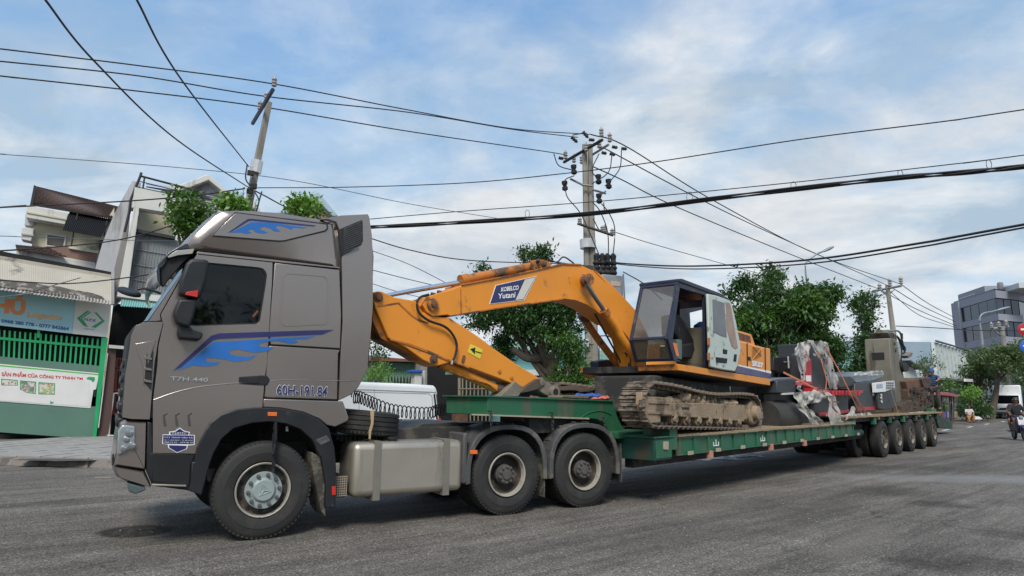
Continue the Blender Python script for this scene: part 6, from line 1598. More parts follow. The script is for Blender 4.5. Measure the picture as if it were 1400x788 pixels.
for a in (((690, 147), (960, 218)), ((682, 172), (950, 240)), ((672, 200), (945, 258)), ((668, 222), (900, 262))):
    MB().tube([WH.T(p, .2) for p in K7(*a)], .04 if a[0][1] < 150 else .018, 6).build('railing', IRON, wh)
for x0, y0, h in ((708, 150, 100), (862, 194, 60), (950, 215, 50)):
    MB().tube([WH.T(p, .2) for p in K7((x0, y0), (x0 - 14, y0 + h))], .03, 6).build('railing_post', IRON, wh)
MB().tube([WH.T(p, .2) for p in K7((692, 130), (686, 150), (640, 262), (632, 330), (610, 420))], .05, 6).build('railing_post', IRON, wh)
r7 = random.Random(4)
# further white house with pediment, seen over the railing
FH = street(290, 300, 30, 31)
fh = bt('house', 'white house with a triangular gable seen beyond the terrace railing', 'house', FH.P(0, 0, 0))
pl(fh, FH, P1((0, 640), (150, 585), (300, 548), (400, 625), (560, 700), (560, 1790), (0, 1790)), .3, 4, 'wall', PLAST)
pl(fh, FH, P1((160, 585), (300, 532), (318, 540), (410, 625), (392, 632), (305, 560), (200, 602), (130, 620)), -.3, .8, 'gable_trim', PLAST, .03)
pl(fh, FH, P1((200, 602), (296, 566), (370, 628), (360, 640)), .2, .1, 'gable_panel', PLASTD)
for i in range(8):
    pl(fh, FH, P1((0, 575 + i * 15), (180, 602 + i * 15), (330, 640 + i * 15), (330, 644 + i * 15), (0, 579 + i * 15)), .1, .08, 'parapet_slat', IRON if i % 2 else PLASTD)
pl(fh, FH, P1((480, 660), (540, 665), (535, 700), (480, 700)), -.2, .5, 'chimney_block', PLAST, .03)
GH = street(425, 290, 34, 31)
gh = bt('house', 'small gable with pale blue trim and brick infill just above the truck cab', 'house', GH.P(0, 0, 0))
pl(gh, GH, P1((640, 720), (835, 650), (935, 740), (940, 1770), (640, 1770)), .4, 4, 'wall', mat('brick_mix', (.34, .25, .19), .9, 0, .5, 12))
pl(gh, GH, P1((636, 722), (836, 618), (850, 626), (940, 735), (915, 738), (832, 652), (690, 725)), .0, .8, 'gable_trim', mat('trim_blue', (.36, .47, .52), .6), .03)

# ------------------------------------------------------------------ sheds, garage, van and fence behind the coupling
SF = street(540, 560, 27, 31)
s1 = bt('shed', 'green corrugated metal shed with a rusty roof edge behind the van', 'shed', SF.P(0, 0, 0))
corrug(SF, PX((490, 484), (577, 494), (577, 560), (490, 560)), 0, 0, 70, .03, 'shed_wall', TEALG, s1)
pl(s1, SF, Y3((20, 545), (60, 532), (300, 548), (330, 556), (320, 566), (20, 560)), -.4, 1.2, 'roof_edge', mat('roof_rust', (.22, .085, .055), .8, 0, .3, 4))
pl(s1, SF, P6((140, 185), (545, 200), (545, 208), (140, 192)), -.3, .5, 'gutter', IRON)
corrug(SF, PX((508, 452), (560, 470), (577, 492), (508, 484)), 4, 0, 40, .03, 'back_roof', TEAL, s1) if False else None
pl(s1, SF, Y3((30, 390), (60, 395), (130, 425), (20, 425)), 6, .3, 'far_roof', TEALG)
fe = bt('fence', 'black iron fence of round-topped bars in front of the green shed', 'fence', SF.P(0, -2, 0))
for i in range(11):
    x = 290 + i * 24
    pl(fe, SF, P6((x - 5, 330), (x, 308), (x + 5, 330), (x + 5, 520), (x - 5, 520)), -2, .05, 'fence_bar', IRON)
pl(fe, SF, P6((285, 348), (540, 352), (540, 358), (285, 354)), -1.98, .04, 'fence_rail', IRON)
gp = bt('gate_pillar', 'white gate pillar with a bright blue cap beside the dark garage', 'pillar', SF.T(P6((515, 400))[0], -2.3))
pl(gp, SF, P6((490, 280), (545, 282), (545, 420), (490, 420)), -2.4, .4, 'shaft', PLAST, .02)
pl(gp, SF, P6((473, 258), (552, 260), (552, 282), (473, 280)), -2.5, .6, 'cap', mat('cap_paint', (.02, .10, .36), .5), .02)
pl(gp, SF, P6((553, 270), (572, 264), (574, 420), (550, 420)), -2.2, .3, 'drain_pipe', PLASTD, .02)
GF = street(640, 560, 28, 31)
ga = bt('garage', 'dark open garage with a barred side gate behind the van tail', 'garage', GF.P(0, 0, 0))
pl(ga, GF, PX((578, 498), (680, 506), (760, 520), (760, 620), (578, 620)), 1.5, .3, 'back_wall', DARKV)
pl(ga, GF, PX((575, 488), (584, 489), (584, 600), (575, 600)), -.1, 1.2, 'side_pier', CONC)
pl(ga, GF, PX((620, 508), (700, 514), (700, 518), (620, 512)), -.1, .8, 'canopy', TEALG)
for i in range(9):
    x = 826 + i * 30
    pl(ga, GF, P6((x, 320 - i), (x + (16 if i == 0 else 7), 320 - i), (x + (16 if i == 0 else 7), 700), (x, 700)), -.2, .05, 'gate_bar', mat('bar_tan', (.28, .25, .18), .7))
pl(ga, GF, P6((830, 400), (1090, 400), (1090, 407), (830, 407)), -.22, .04, 'gate_rail', MATS['bar_tan'])
pl(ga, GF, P6((800, 600), (900, 600), (900, 700), (800, 700)), -.5, .3, 'gate_box', RUST)
# turquoise house right of the garage
TF = street(800, 540, 31, 31)
th_ = bt('house', 'turquoise low house with a white canopy behind the tree and centre pole', 'house', TF.P(0, 0, 0))
pl(th_, TF, PX((690, 470), (1010, 520), (1010, 640), (690, 600)), .2, 5, 'wall', mat('wall_turquoise', (.22, .50, .50), .7, 0, .1, 1))
pl(th_, TF, PX((712, 506), (800, 504), (800, 512), (712, 514)), -1.0, 1.3, 'canopy', WHITE)
pl(th_, TF, PX((690, 516), (1010, 545), (1010, 640), (690, 600)), -.2, .1, 'shop_front', DARKV)
corrug(TF, PX((690, 460), (880, 488), (880, 500), (690, 474)), 2, -.4, 60, .03, 'roof', TEALG, th_)
# long low row behind the cargo
LF = street(1100, 540, 46, 44)
lr = bt('warehouse_row', 'dark low row of sheds mostly hidden behind the loaded trailer', 'shed', LF.P(0, 0, 0))
pl(lr, LF, PX((985, 500), (1250, 520), (1250, 572), (985, 580)), .2, 6, 'wall', mat('row_grey', (.10, .12, .11), .8, 0, .3, .5))
pl(lr, LF, PX((1140, 478), (1180, 486), (1180, 520), (1140, 520)), .0, .3, 'teal_board', TEAL)
# white van
VF = street(560, 590, 20.5, 31.19)
vn = bt('van', 'white panel van parked beyond the coupling, only its roof and rear half visible', 'van', VF.P(-1, .8, 0))
vo = P6((-140, 340), (120, 352), (470, 366), (640, 378), (660, 392), (672, 440), (690, 640), (690, 760), (-240, 760), (-220, 480))
pl(vn, VF, vo, 0, 1.8, 'body', WHITEP, .12, seg=4)
pl(vn, VF, P6((-160, 402), (120, 408), (655, 428), (656, 434), (120, 415), (-160, 409)), -.012, .02, 'roof_gutter', mat('gutter_grey', (.30, .32, .34), .6))
MB().ringpx(VF, P6((60, 425), (600, 440), (625, 460), (640, 640), (60, 640)), P6((64, 430), (598, 445), (620, 463), (634, 635), (64, 635)), -.006, .01).build('panel_press', MATS['gutter_grey'], vn)
pl(vn, VF, P6((178, 404), (181, 404), (181, 700), (178, 700)), -.008, .01, 'door_seam', MATS['gutter_grey'])
for x in (635, 656):
    pl(vn, VF, P6((x, 448), (x + 12, 440), (x + 34, 640), (x + 22, 640)), -.015, .02, 'rear_grille', SEAM, .002)
pl(vn, VF, P6((672, 632), (692, 630), (694, 656), (674, 656)), -.02, .05, 'tail_light', REDM, .01)
txt('61C-262.76', P6((330, 636), (514, 646), (512, 682), (328, 672)), VF, -.012, NAVY, vn, bold=.03)
for x in (-60, 560):
    q = VF.T(P6((x, 780))[0], -.02); MB().lathe(VF.P((q - VF.o).dot(VF.x), -.02, .34), VF.y, [(0, .1), (0, .2), (.0, .33), (.04, .34), (.2, .34), (.22, .1)], 28).build('wheel', RUBBER, vn)

# ------------------------------------------------------------------ far right: works hall, office block, street
HX = at(1277, 468, 64); HA = at(1225, 468, 70); HB = at(1322, 480, 66)
hall = bt('works_hall', 'pale blue steel hall with a white ribbed side, low behind the trailer tail', 'hall', (HX.x, HX.y, 0))
PB = mat('hall_blue', (.34, .43, .50), .6, 0, .06, .5); PW = mat('hall_white', (.62, .66, .64), .6, 0, .06, .5)
def wall3(p, q, z0, th, name, mt, par):
    a = Vector((p.x, p.y, z0)); b2 = Vector((q.x, q.y, z0)); d = (b2 - a).normalized(); n = Vector((-d.y, d.x, 0))
    if n.y < 0: n = -n
    return MB().prism([a, b2, q, p], n * th).build(name, mt, par, 0, smooth=0)
wall3(at(1150, 466, 72), HX, 0, .3, 'gable_wall', PB, hall)
wall3(HX + Vector((.02, -.05, 0)), at(1322, 481, 80), 0, .3, 'side_wall', PW, hall)
for i in range(9):
    u = (i + .5) / 9; p = HX.lerp(at(1322, 481, 80), u)
    MB().box(heading((p.x, p.y - .12, 0), 48), -.12, .12, -.1, .1, 0, p.z).build('wall_rib', mat('rib_grey', (.42, .47, .46), .6), hall)
MB().tube([HX + Vector((0, -.3, .1)), at(1322, 480.5, 80) + Vector((0, -.3, .1))], .10, 6).build('eave_gutter', mat('gutter_dark', (.12, .12, .12), .6), hall)
lw = bt('low_shed', 'low white shed with dark roof edge between grey machine column and hall', 'shed', at(1250, 520, 60) * 1)
fr_ = street(1250, 520, 58, 40)
pl(lw, fr_, Z3((50, 60), (120, -40), (245, 40), (240, 330), (50, 330)), 0, 6, 'wall', PW)
pl(lw, fr_, Z3((105, -55), (120, -62), (248, 30), (245, 45)), -.6, 6.6, 'roof', MATS['gutter_dark'])
ls = bt('shop', 'low grey shopfront with dark flat roof and small blue sign behind the bright shrub', 'shop', at(1300, 560, 56) * 1)
fr_ = street(1300, 560, 56, 47)
pl(ls, fr_, Z3((330, 150), (700, 150), (860, 190), (1100, 215), (1100, 560), (330, 600)), .3, 5, 'wall', mat('shop_dark', (.12, .115, .105), .8, 0, .4, .8))
pl(ls, fr_, Z3((200, 130), (440, 135), (700, 145), (1100, 200), (1100, 214), (700, 170), (440, 152), (200, 150)), -.8, 2, 'flat_roof', MATS['gutter_dark'])
pl(ls, fr_, Z3((708, 142), (790, 145), (792, 178), (710, 172)), -.9, .2, 'white_box', WHITE)
pl(ls, fr_, Z3((556, 228), (628, 232), (624, 276), (554, 272)), .1, .2, 'shop_sign', mat('sign_sky', (.25, .45, .65), .5))
pl(ls, fr_, Z3((470, 150), (620, 160), (620, 500), (470, 500)), .2, .2, 'pale_bay', mat('bay_grey', (.26, .25, .23), .8))
pl(ls, fr_, Z3((970, 290), (1040, 290), (1050, 370), (980, 370)), .1, .2, 'green_board', mat('board_green', (.16, .34, .25), .6))
pl(ls, fr_, Z3((860, 270), (935, 280), (930, 330), (865, 325)), .1, .2, 'purple_board', mat('board_purple', (.16, .14, .32), .6))
aw = bt('awning', 'faded red street awning on thin posts right of the worker', 'awning', at(1295, 570, 44) * 1)
fr_ = street(1295, 545, 44, 47)
pl(aw, fr_, Z3((440, 290), (520, 288), (632, 318), (628, 345), (560, 330), (440, 318)), .0, 2.0, 'canvas', mat('canvas_red', (.34, .10, .10), .8, 0, .2, 2), .02)
for x in (455, 540, 585): pl(aw, fr_, Z3((x, 325), (x + 6, 325), (x + 6, 590), (x, 590)), .2, .05, 'post', IRON)
r8 = random.Random(8)
cols8 = [(.30, .05, .05), (.10, .08, .30), (.25, .25, .26), (.05, .15, .28), (.30, .18, .08)]
for i, nm in enumerate(('maroon', 'violet', 'grey', 'blue', 'ochre')):
    x = 455 + i * 36
    o = MB().plate(fr_, Z3((x, 500), (x + 26, 495), (x + 30, 570), (x - 4, 572)), .5, .4)
    topmesh(o, 'goods_bag', nm + ' bag of goods standing under the red street awning', 'bag', mat('goods_' + nm, cols8[i], .8), .08, 'bags under the awning', seg=3)
# office block
ob = bt('office_building', 'grey four-storey office block with wide dark window bands', 'building', at(1340, 560, 88) * 1)
OG = mat('office_grey', (.26, .275, .325), .7, 0, .08, .3); OL = mat('office_light', (.50, .51, .52), .7, 0, .06, .3)
OGL = mat('office_glass', (.012, .02, .05), .12, 0, .5, .4, spec=.6)
A_, B_, C_, D_ = at(1304, 412, 96), at(1361, 405, 84), at(1392, 404, 86), at(1420, 409, 92)
def zed(p, ref): # height seen at pixel row p above footprint corner ref
    d = sight(*p); k = math.hypot(ref.x, ref.y) / math.hypot(d.x, d.y); return CAMH + d.z * k
rows = [(412, 425.5), (443.5, 450.5), (470, 478.5)]
fp_ = [Vector((v.x, v.y, 0)) for v in (A_, B_, C_, D_)]
zt_ = A_.z
def band(z0, z1, out, name, mt):
    cc = sum(fp_, Vector()) / 4 + Vector((6, 20, 0))
    ring = [p + (p - cc).normalized() * out for p in fp_] + [fp_[3] * 1.25, fp_[0] * 1.18 + Vector((6, 0, 0))]
    return MB().prism([p + Vector((0, 0, z0)) for p in ring], (0, 0, z1 - z0)).build(name, mt, ob, 0, smooth=0)
zA = lambda y: zed((1306 + (y - 412) * .16, y), A_)
band(0, zA(412) - .05, -.4, 'core', OGL)
for a, c in ((415, 424), (443, 451), (470, 479), (497, 505)): band(zA(c), zA(a), .25, 'floor_band', OG)
for k in (0, 1, 2, 3):
    p = fp_[k]; d = (fp_[1] - fp_[0]).normalized()
    w = .8 if k else 2.0
    fq_ = Frame(p, d if k < 2 else (fp_[3] - fp_[2]).normalized(), Vector((-d.y, d.x, 0)))
    if k in (0,): MB().box(fq_, -.3, w, -.3, .4, 0, zA(415)).build('corner_pier', OG, ob)
for (i0, i1, n_) in ((0, 1, 5), (1, 2, 3), (2, 3, 3)):
    for z0, z1 in ((443, 424), (470, 451), (497, 479)):
        for j in range(n_):
            u0 = (j + .06) / n_; u1 = (j + .94) / n_
            p = fp_[i0].lerp(fp_[i1], u0); q = fp_[i0].lerp(fp_[i1], u1); d = (q - p).normalized(); nn_ = Vector((d.y, -d.x, 0))
            p = p + nn_ * -.12; q = q + nn_ * -.12
            MB().prism([p + Vector((0, 0, zA(z0) + .08)), q + Vector((0, 0, zA(z0) + .08)), q + Vector((0, 0, zA(z1) - .08)), p + Vector((0, 0, zA(z1) - .08))], nn_ * .06).build('window', OGL, ob, 0, smooth=0)
of = Frame(fp_[0], (fp_[1] - fp_[0]), Vector((0, 0, 1)).cross(fp_[1] - fp_[0]))
MB().box(of, .3, 8.5, .5, 6, zA(415), zA(404)).build('roof_house', OG, ob)
MB().box(of, 1, 5.6, .40, .48, zA(411), zA(409.5)).build('roof_vent', OL, ob)
MB().box(of, 8.5, 14, 2, 6, zA(415), zA(409)).build('roof_parapet', OL, ob)
MB().lathe(of.P(10.5, 1.5, zA(412)), (0, 0, 1), [(0, .3), (.2, .35), (.9, .35), (1.0, .2)], 14).build('water_tank', STRAPM, ob)
MB().tube([of.P(15, 3, zA(412)), of.P(15, 3, zA(398))], .08, 6).build('antenna', IRON, ob)

# street lamps
LAMP = mat('lamp_grey', (.26, .28, .30), .5, .3)
def lamp(base_p, top, bend, head, label, r=.07):
    o = bt('street_lamp', label, 'street lamp', base_p)
    MB().tube([base_p, top], r * 1.4, 10, r2=r).build('pole', LAMP, o)
    MB().tube(catmull([top] + bend + [head], 5), r * .6, 8).build('arm', LAMP, o)
    d = (head - bend[-1]).normalized(); s = d.cross(Vector((0, 0, 1))).normalized(); u = s.cross(d)
    pts = []; k = r * 11
    b = MB()
    for t_, w_ in ((0, .25), (.2, .5), (.6, .62), (.9, .4), (1.0, .1)):
        c = head + d * k * t_
        for a in range(8):
            an = a * PI / 4; b.v.append(c + s * math.cos(an) * w_ * k * .30 + u * math.sin(an) * w_ * k * .16)
    for i in range(4):
        for a in range(8): b.f.append([i * 8 + a, i * 8 + (a + 1) % 8, (i + 1) * 8 + (a + 1) % 8, (i + 1) * 8 + a])
    b.f += [list(range(8)), list(range(32, 40))]
    b.build('lamp_head', LAMP, o)
t1 = at(1104, 395, 30); b1 = at(1122, 470, 30); dd = (t1 - b1).normalized()
lamp(b1 + dd * (-(b1.z) / dd.z), t1, [at(1101, 365, 30), at(1104, 357, 30.1), at(1116, 348, 30.1)], at(1124, 344.5, 30.2), 'grey street lamp with curved arm rising out of the tree right of the excavator')
b1 = on_ground(1354, 569, .1); t1 = Vector((b1.x, b1.y, 0)); zt1 = zed((1341, 452), b1); t1.z = zt1
lamp(b1, t1, [at(1339.5, 436, b1.y), at(1344, 429, b1.y), at(1355, 426.5, b1.y)], at(1363, 424.5, b1.y), 'grey street lamp standing on the far pavement in front of the office block', r=.13)

# power poles
def pole(top, base_p, r0, r1, label, n=8, twin=0.0):
    o = bt('power_pole', label, 'power pole', base_p)
    for s in ((0,) if not twin else (-1, 1)):
        b = MB().tube([base_p + Vector((s * twin, 0, 0)), top + Vector((s * twin, 0, 0))], r0, n, r2=r1)
        b.build('post', CONC, o)
    return o
def ins(par, p, r=.05, h=.25, mt=None):
    prof = [(0, r * .4)]
    for k in range(3): prof += [(h * (.1 + k * .28), r), (h * (.2 + k * .28), r), (h * (.24 + k * .28), r * .5)]
    MB().lathe(p, (0, 0, 1), prof + [(h, r * .3)], 10).build('insulator', mt or mat('porcelain', (.35, .33, .31), .3), par)
PORC = mat('porcelain', (.35, .33, .31), .3); PORD = mat('polymer_dark', (.05, .04, .045), .5)
lt_, lb_ = at(368, 140, 18), at(341, 275, 18); dd = (lt_ - lb_).normalized()
lpB = lb_ + dd * (-lb_.z / dd.z)
lpo = pole(lt_, lpB, .18, .095, 'leaning grey concrete power pole rising behind the truck cab', n=4)
bandp = MB().tube([lt_.lerp(lb_, .60), lt_.lerp(lb_, .72)], .165, 10); bandp.build('reflective_band', mat('band_white', (.6, .6, .6), .3, .4), lpo)
ARMB = mat('arm_blue', (.02, .03, .10), .4)
zc_ = at(361, 150, 17.9).z
MB().tube([atz(345.5, 169, zc_), atz(373, 123, zc_)], .06, 6).build('crossarm', ARMB, lpo)
for p in ((374.5, 116), (364, 136), (355, 148)): ins(lpo, atz(p[0], p[1] + 3, zc_), .07, .30)
MB().tube(catmull([at(338, 225, 17.8), at(336, 245, 17.7), at(345, 260, 17.7), at(340, 280, 17.7)], 5), .02, 6).build('service_cable', WIRE, lpo)
MB().tube(catmull([at(348, 262, 17.8), at(354, 275, 17.7), at(350, 290, 17.7), at(358, 262, 17.7)], 5), .02, 6).build('service_cable', MATS['arm_blue'], lpo)
for p in ((342, 240), (346, 258), (341, 265)):
    q = at(*p, 17.75); MB().box(heading(tuple(q), 20), -.08, .1, -.05, .05, 0, .14).build('clamp', SEAM, lpo, .01)
ct_, cb_ = at(803, 198, 26), at(810, 540, 26); dd = (ct_ - cb_).normalized()
cpB = cb_ + dd * (-cb_.z / dd.z)
cpo = pole(ct_, cpB, .17, .105, 'tall twin concrete power pole with transformer gear behind the boom', n=8, twin=.115)
zt2 = at(797, 208, 26).z
MB().tube([atz(771, 222, zt2), atz(823.5, 191.5, zt2)], .065, 6).build('crossarm', IRON, cpo)
MB().tube([atz(808, 213, zt2 - .1), atz(832, 198, zt2 - .1)], .05, 6).build('crossarm', STRAPM, cpo)
for p in P2((230, 205), (267, 220), (320, 172), (385, 110), (421, 132), (376, 158), (300, 225)): ins(cpo, atz(p[0], p[1] + 3, zt2 - .15), .09, .42)
for a, c in (((255, 118), (282, 142)), ((305, 95), (328, 122)), ((330, 130), (356, 132)), ((430, 160), (455, 165)), ((470, 168), (495, 170)), ((385, 185), (408, 190)), ((420, 190), (445, 196)), ((200, 208), (222, 212))):
    pa_, pb_ = P2(a, c); pts = [at(*pa_, 25.8), at(*pb_, 25.8)]
    b = MB()
    dv = pts[1] - pts[0]; b.lathe(pts[0], dv, [(0, .03), (dv.length * .1, .09), (dv.length * .3, .05), (dv.length * .4, .09), (dv.length * .6, .05), (dv.length * .7, .09), (dv.length, .03)], 8); b.build('strain_insulator', PORD, cpo)
for a in (((250, 298), (305, 325)), ((345, 345), (405, 362)), ((300, 325), (345, 330))):
    MB().tube([at(*p, 25.7) for p in P2(*a)], .045, 6).build('bracket_arm', STRAPM, cpo)
for a, c in (((266, 252), (268, 280)), ((372, 296), (374, 322)), ((416, 315), (418, 342)), ((226, 310), (229, 350)), ((374, 368), (377, 405))):
    pa_, pb_ = P2(a, c); p, q_ = at(*pb_, 25.5), at(*pa_, 25.5)
    MB().lathe(p, q_ - p, [(0, .05), (.05, .12), (.15, .12), (.2, .07), (.3, .12), (.4, .12), ((q_ - p).length, .04)], 10).build('fuse_cutout', SEAM, cpo)
za3 = at(815, 312, 25.5).z
MB().tube([at(790, 306, 25.8), at(838, 322, 25.0)], .06, 6).build('lower_crossarm', IRON, cpo)
for p in P2((292, 485), (390, 520), (400, 518), (432, 533)): ins(cpo, at(p[0], p[1] + 3, 25.4), .09, .3, PORC)
for p0, p1 in ((P2((308, 558))[0], P2((352, 600))[0]),):
    MB().tube([at(803.5, 328, 25.98), at(804, 340, 25.98)], .33, 12).build('reflective_band', MATS['band_white'], cpo)
for pts in (P2((180, 190), (200, 240), (250, 258), (268, 262)), P2((228, 335), (240, 380), (290, 440), (330, 520), (385, 650)), P2((375, 190), (345, 260), (370, 300)), P2((430, 200), (415, 270), (345, 320)), P2((472, 172), (465, 250), (430, 300), (400, 330)), P2((268, 285), (232, 300), (226, 320)), P2((385, 405), (420, 450), (443, 520), (432, 655)), P2((348, 400), (380, 440), (412, 530), (415, 655)), P2((350, 470), (370, 510), (385, 530)), P2((405, 350), (380, 370)), P2((315, 100), (260, 110)), P2((395, 400), (398, 440))):
    MB().tube(catmull([at(*p, 25.3) for p in pts], 6), .022, 6).build('jumper_wire', WIRE, cpo)
tf = bt('transformer', 'grey box transformer with three dark bushings on the centre pole', 'transformer', at(838, 420, 25.2))
tfr = heading(tuple(at(838, 420, 25.2)), 20)
pl(tf, tfr, P2((388, 708), (478, 716), (482, 850), (390, 850)), 0, .8, 'tank', mat('tank_grey', (.25, .27, .29), .5, .2), .04)
pl(tf, tfr, P2((425, 738), (468, 742), (468, 762), (425, 758)), -.02, .02, 'plate', mat('plate_buff', (.45, .33, .25), .6), .005)
for x in (365, 390, 412, 437):
    p = tfr.T(P2((x, 715))[0], .3); MB().lathe(p, (0, 0, 1), [(0, .10), (.1, .16), (.2, .10), (.3, .16), (.4, .10), (.5, .16), (.6, .10), (.8, .13), (.9, .05)], 12).build('bushing', SEAM, tf)
MB().box(tfr, -1.3, .3, .2, .3, -.1 + 1.5, 1.62).build('bracket', CHASSIS, tf)
sb_ = MB().plate(heading(tuple(at(800, 470, 25.6)), 10), P3((598, 470), (632, 455), (640, 490), (600, 510)), 0, .3)
topmesh(sb_, 'notice_board', 'crumpled pale notice sheet tied round the foot of the centre pole', 'notice', mat('notice_pale', (.45, .50, .55), .7, 0, .3, 12), .02)
MB().tube([at(852, 375, 25), at(858, 480, 25)], .035, 6).build('earth_rod', STRAPM, cpo)
rt_, rb_ = at(1213, 390, 55), at(1221, 452, 55); dd = (rt_ - rb_).normalized()
rpo = pole(rt_, rb_ + dd * (-rb_.z / dd.z), .30, .17, 'distant concrete power pole with a single crossarm above the grey machine column')
MB().tube([at(1192.5, 398.5, 56), at(1232.5, 391, 54)], .11, 6).build('crossarm', LAMP, rpo)
for a in ((1203, 399), (1217, 393), (1232, 390)): ins(rpo, at(a[0], a[1] - 1, 54.8), .17, .7, PORC)
for a, c in (((1205, 398), (1213, 404)), ((1222, 396), (1214, 404))): MB().tube([at(*a, 55), at(*c, 55)], .07, 6).build('brace', LAMP, rpo)
fpo = pole(at(1370, 447, 62), Vector((at(1374, 500, 62).x, 62, 0)), .28, .18, 'far power pole with double crossarm in front of the office windows')
MB().tube([at(1354, 450, 62), at(1379, 447, 62)], .12, 6).build('crossarm', LAMP, fpo)
MB().tube([at(1356, 452, 62), at(1373, 460, 62)], .08, 6).build('brace', LAMP, fpo)
for a in ((1356, 449), (1366, 448), (1376, 446)): ins(fpo, at(a[0], a[1], 61.9), .18, .6, PORC)

# cables, each one strung between its own supports
def cable(pts, r, label, mt=WIRE, k=10):
    P = [at(*p) for p in pts]
    if not (0 < pts[0][0] < 1400 and pts[0][1] > 0): P.insert(0, P[0] + (P[0] - P[1]).normalized() * (16 if pts[0][1] > 0 else 2.5))
    if not 0 < pts[-1][0] < 1400: P.append(P[-1] + (P[-1] - P[-2]).normalized() * 16)
    o = MB().tube(catmull(P, k), r, 6).build('cable', mt, None); tag(o, label, 'cable'); return o
cable([(-60, 60, 14), (0, 67, 14.8), (190, 90, 16.2), (374, 115, 17.8), (550, 149, 20.5), (700, 176, 23.8), (808, 184, 26)], .018, 'topmost of the three lines from the left edge over the leaning pole')
cable([(-60, 78, 14), (0, 84, 14.8), (190, 104, 16.2), (363, 132, 17.9), (560, 154, 20.6), (700, 177, 23.8), (790, 188, 25.6)], .018, 'middle one of the three lines from the left edge to the centre pole')
cable([(-60, 97, 14), (0, 104, 14.8), (190, 125, 16.2), (356, 146, 18), (560, 180, 20.6), (750, 208, 25), (776, 213, 25.9)], .018, 'lowest of the three lines from the left edge over the leaning pole')
cable([(40, -30, 6.0), (62, 0, 6.5), (130, 85, 8.5), (240, 190, 12), (342, 258, 18)], .014, 'black cable dropping steeply from the top left corner to the leaning pole')
cable([(170, -30, 6.5), (187, 0, 7), (250, 112, 10), (340, 228, 18)], .015, 'black cable falling from the top edge to the band of the leaning pole')
cable([(342, 258, 18), (362, 268, 19), (395, 285, 21), (440, 300, 24)], .02, 'short cable running from the leaning pole down behind the cab roof')
cable([(-40, 209, 22), (0, 211, 22), (240, 229, 23), (400, 247, 25), (560, 279, 28), (700, 302, 32)], .014, 'thin grey line crossing the sky above the gabled house', WIREG)
cable([(352, 257, 18.2), (480, 256, 17.5), (640, 250, 17), (775, 237, 16), (900, 221, 15), (1100, 190, 13.5), (1300, 165, 12.5), (1440, 144, 12)], .013, 'thin black line rising from the leaning pole to the upper right edge')
cable([(440, 305, 17.2), (480, 302, 17), (620, 290, 16.5), (800, 277, 15.5), (943, 264, 14.5), (1100, 248, 13.8), (1230, 233, 13), (1350, 219, 12.4), (1440, 207, 12)], .011, 'thin hanger line just above the thick black cable bundle')
b_pts = [(440, 313, 17.3), (500, 311, 17), (620, 305, 16.5), (800, 293, 15.5), (1000, 269, 14.2), (1200, 246, 13), (1330, 235, 12.5), (1440, 224, 12)]
P = [at(*p) for p in b_pts]; P = catmull(P + [P[-1] * 4 - P[-2] * 3], 10)
cb = bt('cable_bundle', 'thick black bundle of telephone cables crossing the right half of the sky', 'cable bundle', P[0])
for k in range(4):
    MB().tube([p + Vector((0, math.cos(i * .25 + k * 1.57) * .03, math.sin(i * .21 + k * 1.57) * .032)) for i, p in enumerate(P)], .020, 6).build('strand', WIRE, cb)
for (x, y, yb) in ((721, 287, 298), (943, 262, 278), (1085, 248, 262), (1231, 232, 245), (1352, 218, 232)):
    Y = 17 - (x - 500) * .0054
    c_ = at(x, (y + yb) / 2, Y); rr_ = (yb - y) / 2 * Y / 893
    MB().tube([c_ + Vector((math.cos(a * PI / 8) * rr_ * .55, 0, math.sin(a * PI / 8) * rr_)) for a in range(17)], .007, 5).build('hanger_ring', WIREG, cb)
for j, (dy, rr_) in enumerate(((0, .03), (4, .022))):
    cable([(818, 356 + dy * .2, 25.6), (860, 361 + dy * .5, 24.5), (950, 364 + dy, 22), (1100, 356 + dy * 1.3, 18.5), (1250, 334 + dy * 1.3, 15.5), (1440, 300 + dy, 13)], rr_, ('upper' if j == 0 else 'lower') + ' one of two black cables sagging from the centre pole to the right edge')
cable([(808, 184, 26), (857, 201, 27), (973, 273, 32), (1117, 348, 43), (1232, 389, 54.5)], .026, 'topmost of three lines descending from the centre pole to the distant pole')
cable([(812, 196, 26), (834, 207, 27), (958, 273, 32), (1071, 327, 41), (1217, 392, 54.8)], .026, 'middle one of three lines descending to the distant pole')
cable([(806, 226, 26), (850, 246, 28), (927, 284, 32), (1086, 350, 42), (1203, 396, 55)], .026, 'lowest of three lines descending to the distant pole')
for j, (a, c_) in enumerate((((1232, 389), (1304, 434)), ((1217, 392), (1306, 440)), ((1203, 396), (1308, 446)))):
    cable([(a[0], a[1], 55), ((a[0] + c_[0]) / 2, (a[1] + c_[1]) / 2 + 3, 66), (c_[0], c_[1], 84)], .035, ('highest', 'second', 'third')[j] + ' line running on from the distant pole towards the office block')
cable([(842, 318, 25.2), (900, 336, 28), (1000, 364, 34), (1060, 380, 40)], .016, 'thin grey wire falling from the centre pole towards the big tree', WIREG)
cable([(500, 324, 22), (560, 342, 23), (640, 356, 24), (770, 361, 26)], .02, 'black cable sagging from behind the cab to the centre pole above the boom')
cable([(500, 340, 24), (560, 362, 25), (625, 395, 26)], .014, 'first thin wire slanting down between cab and boom', WIREG)
cable([(500, 367, 24), (550, 380, 25), (600, 392, 26)], .016, 'second thin wire slanting down between cab and boom', WIREG)
cable([(500, 385, 26), (540, 398, 27), (580, 408, 28)], .014, 'third thin wire low between cab and arm cylinder', WIREG)
cable([(-40, 287, 17), (0, 284, 17.2), (160, 276, 18), (262, 268, 18), (335, 258, 18)], .02, 'black cable running across the brown tiled roof to the leaning pole')
